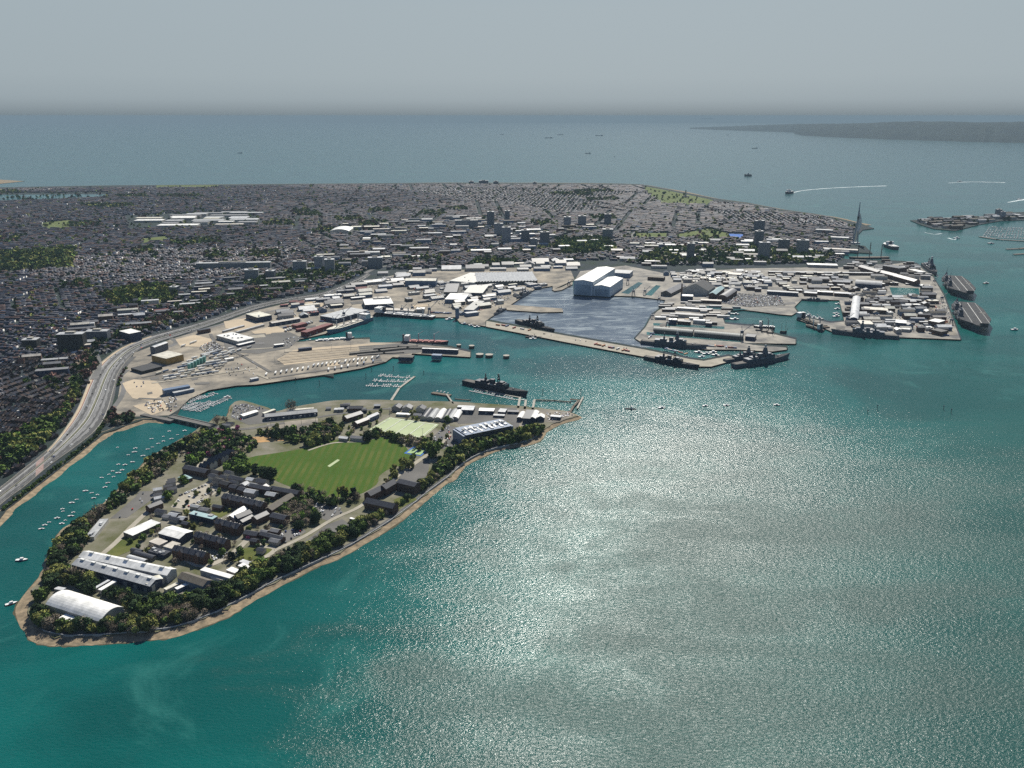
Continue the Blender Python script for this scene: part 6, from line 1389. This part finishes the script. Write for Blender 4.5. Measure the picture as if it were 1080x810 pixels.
for x, y in MOOR: boat(x, y, rnd.choice((0, 0, 3, 3, 1, 4)), R(12) + rnd.uniform(-.25, .25), rnd.uniform(.5, .9), 'on a mooring in the side channel', 'boats moored in the side channel')
boat(23, 591, 1, R(8), 1.6, 'larger, alone in the channel mouth'); boat(12, 637, 2, R(35), 1.4, 'off the island tip')
cargo('small dark workboat with low deckhouse in open water', (659, 431.3), (671, 431.6), 'shipdark', 'deck', .1, 0, 1.5, 'deck', .3, 'workboat', 1).scale = (1, 1, .4)
for x, y, k, s, l in ((698, 430.3, 1, 1.6, 'beside the workboat'), (744, 428.2, 1, 1.4, 'first of two close together in open water'), (766, 427.8, 1, 1.4, 'second of two close together in open water'), (819, 427.3, 1, 1.4, 'farthest along the open-water line'), (1040, 299, 2, 2.4, 'passing the carriers'), (1070, 348, 1, 2.4, 'off the near carrier'), (1075, 210.5, 0, 4, 'speeding at the right edge'), (1009, 251.5, 0, 3.5, 'speeding near the harbour mouth'), (1045, 257, 1, 3, 'south of the pontoon marina'), (1012, 191.8, 0, 5, 'towing a far wake'), (660, 205.5, 0, 2, 'off the common')):
    boat(x, y, k, rnd.uniform(-.4, .4), s, l)
def wake(pts, wd, label):
    pp = [P(x, y, .12) for x, y in smooth(pts, 5)]; b = MB(); n_ = len(pp); b.strip(pp, [wd * (.25 + .75 * i / n_) * (1 + .3 * math.sin(i * 2.1)) for i in range(n_)])
    o = b.build('wake', G['foam']); o['kind'] = 'stuff'; o['label'] = label; o['category'] = 'wake'
wake([(835.5, 203.8), (845, 201.2), (870, 198.8), (905, 197), (935, 196)], 30, 'long white wake curving behind the blue ferry'); wake([(1000, 193), (1025, 191.8), (1060, 192.5)], 40, 'straight white wake in the far strait')
wake([(1063, 213.5), (1072, 211.8), (1085, 209.5)], 34, 'white wake at the right edge'); wake([(1009, 251.5), (1006, 252.6), (1000, 251)], 12, 'short wake near the marina'); wake([(975, 245), (985, 247), (993, 246.3)], 10, 'white ripple along the spit')
# marinas: rows of berths on a pontoon
def pontoon(pts, wd, label, name='pontoon', z=.9, m='palegrey', piles=0, kind='pontoon', h=1.2):
    pp = [P(x, y, z) for x, y in pts]; t = thing(name, label, kind, (pp[0].x, pp[0].y, 0)); o0 = Vector((pp[0].x, pp[0].y, 0))
    b = MB()
    for a, c in zip(pp, pp[1:]):
        d = c - a; b.boxr((a.x + c.x) / 2 - o0.x, (a.y + c.y) / 2 - o0.y, z - h, z, d.length + wd * .6, wd, math.atan2(d.y, d.x))
    b.build('deck', M[m], t)
    for a, c in zip(pp, pp[1:]):
        d = c - a; k = int(d.length / piles) if piles else 0
        for i in range(k + 1 if piles else 0):
            q = a + d * (i / max(1, k)); b = MB(); b.cyl(q.x - o0.x, q.y - o0.y, -1, z + (2.4 if z < 2 else -.2), .35, .35, 6); b.build('pile', M['timber'], t)
    return t
def berths(A, B, n, lab, group, side=1, L=8, gap=0, ks=(0, 0, 3, 3, 1, 4)):
    a, c = P(*A), P(*B); d = c - a; u = d.normalized(); nv = Vector((-u.y, u.x, 0)) * side; an = math.atan2(nv.y, nv.x)
    for i in range(n):
        q = a + d * ((i + .5) / n) + nv * (L * .55 + 1)
        if rnd.random() < gap: continue
        boat(q.x, q.y, rnd.choice(ks), an + (math.pi if rnd.random() < .5 else 0), L / 8.5 * rnd.uniform(.65, 1.0), lab, group, 0, True)
for i, (A, B, n) in enumerate([((188, 431), (205, 424.5), 9), ((194, 432.5), (214, 424.5), 11), ((200, 433.5), (224, 423.5), 12), ((207, 434), (242, 419.5), 16), ((199, 423.5), (215, 417.5), 8), ((208, 421), (228, 414.8), 9)]):
    pontoon([A, B], 1.6, ['marina pontoon nearest the bridge', 'second marina pontoon from the bridge', 'third marina pontoon from the bridge', 'long outer marina pontoon', 'short inner marina pontoon', 'short pontoon along the port quay'][i])
    berths(A, B, n, 'in the port-side marina', 'boats in the port-side marina', 1, 7.5, .08); berths(A, B, n, 'in the port-side marina', 'boats in the port-side marina', -1, 7.5, .08)
boat(240, 419, 2, R(20), 1.6, 'at the outer end of the port-side marina')
pontoon([(412, 423), (421, 409), (437, 397)], 4.5, 'long walkway pontoon running out from the island', 'walkway', 1.6, 'concrete', 40)
for i, (A, B, n) in enumerate([((399.5, 395.8), (434, 398.3), 15), ((393, 401.3), (430, 402.2), 16), ((386, 406.2), (422, 407.2), 15)]):
    pontoon([A, B], 1.8, ['outer yacht pontoon off the island', 'middle yacht pontoon off the island', 'inner yacht pontoon off the island'][i])
    berths(A, B, n, 'on the pontoons off the island', 'boats on the island pontoons', -1, 8, .15, (3, 3, 4, 0)); berths(A, B, n, 'on the pontoons off the island', 'boats on the island pontoons', 1, 8, .3, (3, 3, 4, 0))
pontoon([(495, 412), (543.6, 421.3), (554, 421.6)], 2.5, 'pontoon of small boats inside the moored warship'); berths((496, 412), (540, 420.5), 17, 'inside the moored warship', 'boats inside the moored warship', 1, 7, .15)
pontoon([(500, 409.5), (548, 419)], 3, 'narrow catwalk alongside the moored warship', 'walkway', 1.5, 'concrete')
for pts, wd, z, lab in [([(548.5, 418.8), (546.4, 430)], 4, 3, 'western gangway jetty to the warship pontoon'), ([(554.7, 421.8), (553.3, 431.5)], 4, 3, 'eastern gangway jetty to the warship pontoon'), ([(563.8, 421.3), (561.7, 431.8)], 4, 3, 'jetty stem by the white boat halls'),
                        ([(563.8, 421.3), (585, 422), (602, 423.6)], 2.5, 2.5, 'thin boom jetty running to the point'), ([(602, 420.7), (611, 421.6), (605, 428), (601.3, 434)], 4, 3.5, 'dark timber jetty at the point'), ([(615, 418.5), (612, 424), (609, 430.4)], 3, 3, 'outer dolphin walkway at the point'),
                        ([(457, 414), (474, 416.5)], 9, 2.5, 'small dark T-head pier with boats'), ([(471, 415.5), (478, 425.5)], 3, 3, 'gangway of the T-head pier'), ([(480, 420.5), (496, 421.8)], 2, 1, 'floating boom off the island')]:
    pontoon(pts, wd, lab, 'jetty', z, 'timber' if 'dark' in lab or 'boom' in lab else 'concrete', 16, 'jetty', 1.4)
berths((458, 413), (473, 415.5), 4, 'at the small T-head pier', 'boats at the T-head pier', 1, 7, 0)
# ferry berths
for x, y, r in ((484, 366, 5), (497.5, 367, 6), (506, 376, 8), (516, 376.5, 8), (534, 377.5, 6.5)):
    p = P(x, y); t = thing('mooring_dolphin', 'round timber-fendered mooring dolphin beyond the ferry pier', 'dolphin', (p.x, p.y, 0), 0, 'mooring dolphins of the ferry pier')
    b = MB(); b.cyl(0, 0, -1, 5, r, r, 10); b.build('base', M['timber'], t); b = MB(); b.cyl(0, 0, 5, 5.8, r + .5, r + .5, 10); b.build('cap', M['concrete'], t)
bld('linkspan', 'white covered passenger bridge over the ferry pier', 'bridge', (445, 367.5), (483, 369), 6, 9, 'flat', 'blued', 'white')
bld('linkspan', 'blue passenger lounge block on the ferry pier', 'building', (455, 374.5), (465, 375), 12, 9, 'flat', 'bluew', 'bluew')
bld('linkspan', 'dark ramp tower block on the ferry pier', 'ramp', (420, 376.5), (435, 377), 18, 8, 'flat', 'blued', 'dconc')
for pts, wd, z, lab in [([(370, 372), (400, 369), (430, 366), (444, 366)], 9, 7, 'long dark upper ferry ramp'), ([(378, 374), (405, 372), (425, 371)], 8, 5, 'long dark lower ferry ramp'), ([(395, 367), (420, 365), (440, 364)], 7, 6, 'dark back ramp of the ferry pier')]:
    pp = [P(x, y, z) for x, y in pts]; pontoon(pts, wd, lab, 'ferry_ramp', z, 'dconc', 30, 'ramp', 1.5)
for x, y, h in ((572.5, 416, 9), (612.5, 420, 16), (386, 399, 8), (337, 407, 9), (312, 403, 7), (392, 392, 7), (415, 391, 8), (447, 395, 6), (925, 432, 7), (1003, 436, 7), (995, 432, 6), (915, 436, 5)):
    p = P(x, y); t = thing('navigation_post', 'dark navigation post standing in the water', 'post', (p.x, p.y, 0), 0, 'navigation posts in the harbour')
    b = MB(); b.cyl(0, 0, -1, h, .5, .4, 6); b.build('post', M['timber'], t); b = MB(); b.box(-1, 1, -.3, .3, h, h + 1.6); b.build('board', M['blued'], t)
# right-hand pontoon marina
mp_ = pontoon([(1034, 249.5), (1052, 252.3), (1100, 255)], 16, 'long breakwater pontoon of the far marina', 'breakwater', 2.5, 'dconc')
for i in range(7):
    y = 239.5 + i * 1.75; pontoon([(1043 - i * 1.2, y), (1085, y + 2.2)], 3, 'pontoon arm of the far marina').update_tag()
    berths((1043 - i * 1.2, y), (1085, y + 2.2), 15, 'in the far marina across the harbour', 'yachts in the far marina', 1, 18, .12)
pontoon([(1062, 262.5), (1075, 262), (1090, 260)], 12, 'dark jetty at the right edge', 'jetty', 3, 'timber'); pontoon([(1070, 268), (1085, 267)], 12, 'second dark jetty at the right edge', 'jetty', 3, 'timber')
# small craft in naval basins
for x, y, k in ((769, 331, 1), (776, 331.5, 1), (768, 336.5, 1), (775, 337, 1), (884, 321, 0), (883, 326, 0), (882, 331, 0), (882, 334, 0), (852, 333.5, 1), (858, 335, 0), (864, 336.5, 1), (490, 342, 1), (497, 343.5, 1), (503, 345, 1), (474, 337, 0), (562, 357.5, 0), (737, 372, 1), (745, 373.5, 1), (752, 372, 1), (740, 376.5, 0), (755, 375, 1), (345, 361, 0), (327, 360, 1)):
    boat(x, y, k, rnd.uniform(-.6, .6), rnd.uniform(1.9, 2.8), 'berthed in the naval harbour', 'small craft in the naval harbour')
# ---- cranes
def portal(x, y, h, lab, c='crane', ang=None):
    p = PL(x, y); t = thing('dock_crane', lab, 'crane', (p.x, p.y, LAND), rnd.uniform(-.4, .4) if ang is None else ang)
    for sx_, sy_ in ((-1, -1), (1, -1), (1, 1), (-1, 1)):
        b = MB(); b.bar((sx_ * 4, sy_ * 4, 0), (sx_ * 2, sy_ * 2, h * .4), .45); b.build('leg', M[c], t)
    b = MB(); b.box(-3.5, 3.5, -2.5, 2.5, h * .4, h * .55); b.build('cab', M[c], t)
    b = MB(); b.bar((0, 0, h * .55), (-2, 0, h * .8), .5); b.bar((2, 0, h * .5), (h * .62, 0, h), .45); b.bar((-2, 0, h * .8), (h * .62, 0, h), .15); b.build('jib', M[c], t)
for x, y, h, lab in ((782, 358.5, 40, 'dark blue crane at the end of the curved shed'), (704, 345, 24, 'small crane among the finger sheds'), (668, 312, 30, 'crane beside the first dry dock'), (680, 311, 26, 'crane beside the second dry dock'), (695, 318, 20, 'small crane on the quay corner'), (662, 300, 30, 'crane behind the dry docks'), (453, 333, 38, 'tall crane at the barge stern'), (363, 337, 34, 'tall crane beside the fruit carrier'), (435, 329, 26, 'crane over the white barge'), (424, 330, 24, 'second crane over the white barge'), (352, 342, 26, 'small crane by the maroon store'), (993, 318, 24, 'small crane on the pale jetty'), (1003, 342, 24, 'crane near the jetty corner'), (893, 340, 24, 'crane at the steel shed end'), (985, 300, 24, 'crane between the carriers'), (688, 336, 18, 'low crane at the finger root'), (600, 301, 20, 'crane on the pier by the great hall')):
    portal(x, y, h, lab)
for _, o in BP: drop(o)
# ================================================================ VEHICLES, TRAILERS, CONTAINERS
CC = [('white', (.75, .75, .73)), ('silver', (.4, .41, .42)), ('black', (.02, .02, .022)), ('dark blue', (.03, .05, .14)), ('red', (.4, .04, .03)), ('grey', (.15, .155, .16))]
CW = (4, 3, 4, 2, .6, 4)
def carmesh(c):
    b = MB(); L, W = 4.4, 1.8; pr = [(-2.2, .35), (2.2, .35), (2.2, .8), (1.1, .95), (-2.1, 1.0), (-2.2, .8)]
    n = len(b.v)
    for y in (-.9, .9): b.v += [(x, y, z) for x, z in pr]
    b.f += [(0, 1, 2, 3, 4, 5), (11, 10, 9, 8, 7, 6)] + [((i + 1) % 6, i, i + 6, (i + 1) % 6 + 6) for i in range(6)]; b.m += [0] * 8
    b.box(-1.5, .4, -.72, .72, 1.0, 1.48)
    t = b.build('car', W_(c[0].replace(' ', '_') + '_car_paint', c[1], .3, c[1], spec=.5)); g = MB(); g.quad((.41, -.7, 1.44), (1.05, -.8, 1.0), (1.05, .8, 1.0), (.41, .7, 1.44)); g.box(-1.3, .3, -.74, .74, 1.08, 1.4); g.build('windows', M['glass'], t)
    return t
CARS = [carmesh(c) for c in CC]
for c, o in zip(CC, CARS): tag(o, c[0] + ' car', 'car', 'cars')
CL = []        # candidate cars: x, y, z, rot, where, group
for i in range(4, len(Ls) - 2):
    for t, dr_ in ((.2, 1), (.3, 1), (.4, 1), (.61, -1), (.71, -1), (.81, -1), (.92, -1)):
        if rnd.random() < .11:
            q = MW(i, t) + (MW(i + 1, t) - MW(i, t)) * rnd.random(); d = MW(i + 1, t) - MW(i, t)
            CL.append((q.x, q.y, q.z + .1, math.atan2(d.y, d.x) + (math.pi if dr_ < 0 else 0), ('on the city-side carriageway' if t < .5 else 'on the water-side carriageway'), 'cars on the motorway'))
def park(poly, ang, lab, dens=.5, row=9.5, grp='parked cars'):
    W = WP(poly); cx_ = sum(p.x for p in W) / len(W); cy_ = sum(p.y for p in W) / len(W); a = R(ang); Rr = max((p - Vector((cx_, cy_, LAND))).length for p in W)
    u = -Rr
    while u < Rr:
        v = -Rr
        while v < Rr:
            x = cx_ + u * math.cos(a) - v * math.sin(a); y = cy_ + u * math.sin(a) + v * math.cos(a)
            if rnd.random() < dens and inpoly(x, y, W) and bool(free(np.array([x]), np.array([y]), 1.5)[0]): CL.append((x, y, LAND + .42, a + math.pi / 2 + (math.pi if rnd.random() < .5 else 0), lab, grp))
            v += row
        u += 2.7
park([(190, 522), (222, 507), (240, 512), (200, 538), (180, 535)], 55, 'in the gravel yard of the island village', .42, 13)
park([(147, 518), (165, 518), (160, 527), (134, 546), (116, 547), (143, 524)], 20, 'in the sloping car park by the channel', .04)
park([(290, 563), (317, 555), (323, 561), (298, 574)], 25, 'in the small island car park', .55, 7)
park([(330, 532), (352, 528), (362, 541), (345, 549), (335, 545)], -10, 'under the trees by the field', .3)
park([(243, 440), (256, 444), (262, 432), (283, 432), (258, 426), (248, 428)], 15, 'in the island boatyard', .45, 7)
park([(455, 462), (470, 448), (489, 452), (485, 470), (468, 474)], 10, 'beside the dark office block', .25)
park([(215, 594), (243, 588), (240, 582), (222, 584)], 30, 'between the southern barracks', .3, 7)
park([(575, 436), (600, 435), (604, 438), (580, 445)], -10, 'on the island point', .5, 6)
park([(132, 408), (141, 402), (160, 403), (150, 412)], 10, 'in the tan yard by the slip road', .1)
park([(150, 425), (185, 418), (192, 425), (180, 435), (160, 436)], 12, 'on the quay by the marina', .4, 8)
park([(206, 366), (226, 360), (238, 368), (222, 374)], 20, 'in the port lot by the ring', .6, 8)
park([(296, 362), (305, 354), (318, 357), (305, 367)], 15, 'on the port waiting area', .2, 10)
DEN = dict(grp='cars parked in the dockyard')
park([(740, 312), (775, 309), (822, 312), (828, 322), (790, 324), (762, 320)], -4, 'on the dockyard parking deck', .5, 9, 'cars parked in the dockyard')
park([(900, 320), (1000, 320), (1005, 350), (900, 350)], -4, 'in the eastern dockyard', .12, 12, 'cars parked in the dockyard')
park([(430, 300), (575, 298), (535, 318), (500, 332), (460, 320)], 30, 'among the naval stores', .18, 12, 'cars parked among the naval stores')
park([(513, 341), (670, 371), (736, 384), (736, 382), (670, 369)], -12, 'on the long harbour wall', .06, 6)
park([(290, 345), (345, 316), (425, 296), (425, 288), (380, 296), (300, 325)], 30, 'on the north port estate', .2, 14)
park([(8, 462), (30, 452), (62, 440), (66, 445), (40, 458), (15, 470)], 20, 'in the van yard below the terraces', .5, 8)
park([(236, 386), (268, 380), (275, 394), (240, 398)], 15, 'on the port apron near the gatehouse', .12, 12)
CL.sort(key=lambda c: math.hypot(c[0], c[1]))
sel = [c for c in CL if 0 < proj((c[0], c[1], LAND))[0] < 1080][:300]; ids = set(id(c) for c in sel)
for c in sel:
    k = rnd.choices(range(6), CW)[0]; o = copy_tree(CARS[k], c[:3], c[3], None, CC[k][0] + ' car ' + c[4]); o['group'] = c[5]
for o in CARS: drop(o)
rest = [c for c in CL if id(c) not in ids]
# the rest, with cars along the city streets, as one mass of small bodies
cx = rs.rand(12000); cy = 1500 + 5500 * rs.rand(12000) ** 1.1; X = (cx * 1.4 - .75) * cy * .8; k = inpoly_np(X, cy, CITYP) & free(X, cy, 1); X, cy = X[k], cy[k]
arr = np.array([(c[0], c[1], c[2], c[3]) for c in rest] + [(a, b_, LAND, rs.rand() * 3.1) for a, b_ in zip(X, cy)])
n = len(arr); ca, sa = np.cos(arr[:, 3]), np.sin(arr[:, 3])
bx = np.array([(-2.2, -.9, .3), (2.2, -.9, .3), (2.2, .9, .3), (-2.2, .9, .3), (-2.0, -.9, 1.35), (1.5, -.9, 1.35), (1.5, .9, 1.35), (-2.0, .9, 1.35)])
V = np.stack([np.stack([arr[:, 0] + q[0] * ca - q[1] * sa, arr[:, 1] + q[0] * sa + q[1] * ca, arr[:, 2] + q[2]], 1) for q in bx], 1).reshape(-1, 3)
F_ = (np.arange(n)[:, None, None] * 8 + np.array([(4, 5, 6, 7), (0, 1, 5, 4), (1, 2, 6, 5), (2, 3, 7, 6), (3, 0, 4, 7)])[None]).reshape(-1, 4)
pal = np.array([c[1] for c in CC]); T = np.repeat(pal[rs.choice(6, n, p=np.array(CW) / sum(CW))], 5, 0)
o = newobj('parked_cars', npmesh('parked_cars', V, F_, T, CITYM)); o['kind'] = 'stuff'; o['label'] = 'countless small cars parked along streets and yards'; o['category'] = 'cars'
# ---- trailers and containers of the ferry port
def trailer(c, nm, lab):
    b = MB(); b.box(-6.5, 6.5, -1.3, 1.3, 1.25, 4.0); t = b.build(nm, c); b = MB(); b.box(-6.3, 6.3, -.6, .6, .9, 1.245); b.build('chassis', M['black'], t)
    b = MB(); b.box(-5.6, -2.2, -1.25, 1.25, 0, .9); b.build('bogie', M['black'], t)
    tag(t, lab, 'trailer', 'trailers of the ferry port'); return t
TP = [(trailer(M['white'], 'lorry_trailer', 'white box trailer'), 'white box trailer'), (trailer(M['palegrey'], 'lorry_trailer', 'pale grey box trailer'), 'pale grey box trailer'), (trailer(M['bluew'], 'lorry_trailer', 'blue-grey box trailer'), 'blue-grey box trailer'), (trailer(M['cream'], 'lorry_trailer', 'cream box trailer'), 'cream box trailer')]
def rowt(A, B, n, ang, lab, skip=.1, ks=(0, 0, 0, 1, 3, 2), s=1):
    a, c = PL(*A), PL(*B); d = c - a; an = math.atan2(d.y, d.x) + R(ang)
    for i in range(n):
        if rnd.random() < skip: continue
        q = a + d * ((i + .5) / n); k = rnd.choice(ks)
        if not free(np.array([q.x]), np.array([q.y]), 6)[0]: continue
        FOOT.append((q.x, q.y, 1.2, 1.2, 0)); copy_tree(TP[k][0], (q.x, q.y, LAND + .4), an + rnd.uniform(-.04, .04), (1, s, s), TP[k][1] + ' ' + lab)
rowt((280, 396), (330, 388), 26, 62, 'in the long row by the quay', .04, (0, 0, 0, 1)); rowt((330, 386.5), (396, 378), 30, 62, 'in the second row by the quay', .12, (0, 0, 3, 1))
rowt((345, 391), (405, 380), 18, 62, 'at the quay edge', .3); rowt((372, 381), (400, 377), 10, 50, 'near the ferry ramps', .1, (0, 1))
for k in range(9):
    x0, y0 = 168 + k * 5, 402 - k * 3.3
    rowt((x0, y0), (x0 + 62 - k * 2, y0 - 9), 11, 3, 'on the yard behind the silos', .22, s=1.1)
rowt((166, 395), (180, 391), 4, 3, 'beside the black-roofed depot', 0); rowt((192, 366), (207, 361), 5, 3, 'beside the ring road', .2); rowt((226, 377), (268, 366), 12, 10, 'near the check-in lanes', .35)
rowt((300, 350), (330, 340), 12, 60, 'near the maroon stores', .2); rowt((322, 332), (352, 322), 14, 55, 'on the north yard', .2)
for t, _ in TP: drop(t)
# containers
CTN = []
for nm, c in (('red', (.3, .05, .04)), ('blue', (.04, .09, .22)), ('white', (.6, .6, .58)), ('orange', (.4, .16, .05))):
    b = MB(); b.box(-6, 6, -1.2, 1.2, 0, 2.6); t = b.build('shipping_container', W_(nm + '_container_paint', c, .6, bump=0)); b = MB(); b.box(6.003, 6.06, -1.1, 1.1, .1, 2.5); b.build('door', M['steel'], t); tag(t, nm + ' container', 'container'); CTN.append((nm, t))
for A, B, n, lab in (((316, 334), (345, 324), 10, 'on the north yard'), ((338, 340), (348, 336), 4, 'behind the fruit shed'), ((433, 305), (447, 306), 8, 'in front of the tall blue-grey store'), ((300, 346), (312, 343), 5, 'near the maroon stores'), ((455, 330), (475, 331), 8, 'on the quay by the barge stern'), ((520, 342), (560, 349), 6, 'on the long harbour wall'), ((625, 363), (665, 371), 8, 'along the long harbour wall'), ((985, 322), (1003, 350), 12, 'on the pale carrier jetty'), ((690, 350), (684, 357), 4, 'at the finger root'), ((745, 365), (775, 367), 8, 'on the lower finger quay'), ((700, 368), (725, 374), 6, 'on the bend of the wall'), ((980, 352), (1000, 354), 5, 'at the jetty corner')):
    a, c = PL(*A), PL(*B); d = c - a
    for i in range(n):
        q = a + d * ((i + rnd.uniform(.2, .8)) / n); nm, t = rnd.choice(CTN)
        o = copy_tree(t, (q.x, q.y + rnd.uniform(-4, 4), LAND + .6), math.atan2(d.y, d.x) + rnd.choice((0, 0, 1.57)), None, nm + ' container ' + lab); o['group'] = 'containers ' + lab
for _, t in CTN: drop(t)
# light masts
for x, y in ((286, 452), (300, 450), (318, 448), (333, 446), (390, 452), (411, 439.5), (446, 462), (463, 447), (215, 385), (250, 378), (300, 372), (350, 370), (245, 395), (290, 384), (370, 368), (180, 400), (205, 392)):
    p = PL(x, y); t = thing('light_mast', 'tall thin steel light mast', 'light mast', (p.x, p.y, LAND + .3), rnd.uniform(0, 3))
    b = MB(); b.cyl(0, 0, 0, 16, .28, .16, 6); b.build('pole', M['steel'], t); b = MB(); b.box(-1.6, 1.6, -.3, .3, 15.4, 16); b.build('lamp', M['palegrey'], t)
# ================================================================ LABELS: each repeat is told apart by landmark, then by order
LM = [('by the arched hall', 90, 650), ('by the long workshops', 120, 603), ('by the white gymnasium', 178, 560), ('by the southern barracks', 215, 575), ('by the gabled terrace', 232, 480), ('by the bridge', 200, 444), ('by the island boatyard', 258, 436), ('by the cricket field', 345, 495), ('by the shore manor', 410, 520), ('by the parade ground', 345, 560), ('along the eastern beach path', 300, 600), ('by the dark office block', 515, 455), ('by the artificial pitch', 425, 450), ('near the tennis courts', 440, 480), ('by the motorway bend', 95, 400), ('by the lower motorway', 30, 505), ('by the sloping car park', 140, 530), ('along the upper channel', 165, 470), ('along the lower channel', 80, 540), ('by the ferry terminal', 240, 357), ('by the teal silos', 205, 380), ('by the maroon stores', 330, 345), ('by the ferry ramps', 410, 370), ('by the square office', 270, 330), ('by the tall blue-grey store', 440, 298), ('by the cream factory', 530, 292), ('by the shipbuilding hall', 625, 300), ('by the covered slips', 740, 303), ('by the finger quays', 720, 335), ('by the curved sheds', 740, 352), ('by the wall bend', 735, 382), ('by the steel shed', 898, 325), ('by the carriers', 1000, 330), ('by the brick storehouses', 930, 287), ('by the slender tower', 902, 256), ('by the twin towers', 342, 286), ('by the long slab block', 246, 284), ('by the far works', 200, 232), ('by the domed hall', 357, 243), ('by the centre towers', 545, 250), ('by the far tower row', 620, 235), ('by the pale blue tower', 806, 272), ('by the sports grounds', 700, 249), ('by the black office', 75, 370), ('by the cube hotel', 132, 350), ('at the harbour mouth', 985, 238), ('at the spit root', 1060, 230), ('by the main wall root', 490, 335), ('on the north port estate', 360, 312), ('in the terraces below the black office', 50, 410), ('in the lower terraces', 20, 440), ('by the long blue shed', 305, 437)]
LMW = [(t, P(x, y, LAND)) for t, x, y in LM]
ONES = 'zeroth first second third fourth fifth sixth seventh eighth ninth tenth eleventh twelfth thirteenth fourteenth fifteenth sixteenth seventeenth eighteenth nineteenth'.split()
TENS = {2: 'twent', 3: 'thirt', 4: 'fort', 5: 'fift', 6: 'sixt', 7: 'sevent', 8: 'eight', 9: 'ninet'}
def ordn(i):
    if i < 20: return ONES[i]
    a, c = divmod(i, 10)
    if a > 9: return 'hundred-and-' + ordn(i - 100) if i > 100 else 'hundredth'
    return TENS[a] + ('ieth' if c == 0 else 'y-' + ONES[c])
from collections import defaultdict
def regroup(key):
    d = defaultdict(list)
    for o in REG: d[o['label']].append(o)
    return {k: v for k, v in d.items() if len(v) > 1}
for lab, os_ in regroup(0).items():
    if len(lab.split()) > 8 or lab.startswith('silo') or len(os_) < 3: continue
    for o in os_:
        p = o.location; best = min(LMW, key=lambda t: (t[1].x - p.x) ** 2 + (t[1].y - p.y) ** 2)
        if not any(w_ in lab for w_ in (' by the ', ' near the ', ' on the ', ' in the ', ' behind ', ' beside ', ' inside ', ' at the ', ' among ', ' between ', ' off ', ' under ')) or len(os_) > 25 and len(lab.split()) < 7:
            o['label'] = lab + ' ' + best[0]
for lab, os_ in regroup(1).items():
    if any(w_ in lab for w_ in ('far marina', 'far works')): key = lambda o: proj(o.location)[0]
    os_.sort(key=lambda o: proj(o.location)[0])
    for i, o in enumerate(os_): o['label'] = lab + ', ' + (('leftmost' if i == 0 else 'rightmost' if i == len(os_) - 1 else ordn(i + 1) + ' from the left'))
# ---------------------------------------------------------------- haze
hz = MB(); hz.box(-64000, 64000, -3000, 64000, -3.5, 498)
hm = bpy.data.materials.new('haze_air'); hm.use_nodes = True; n = hm.node_tree
n.nodes.remove(n.nodes['Principled BSDF'])
pv = n.nodes.new('ShaderNodeVolumePrincipled'); pv.inputs['Density'].default_value = 3.5e-5
pv.inputs['Color'].default_value = (.275, .385, .465, 1); pv.inputs['Anisotropy'].default_value = 0.0
n.links.new(pv.outputs[0], n.nodes['Material Output'].inputs['Volume'])
ho = hz.build('haze', hm); ho['kind'] = 'stuff'; ho['label'] = 'pale blue summer haze over harbour and city'; ho['category'] = 'haze'
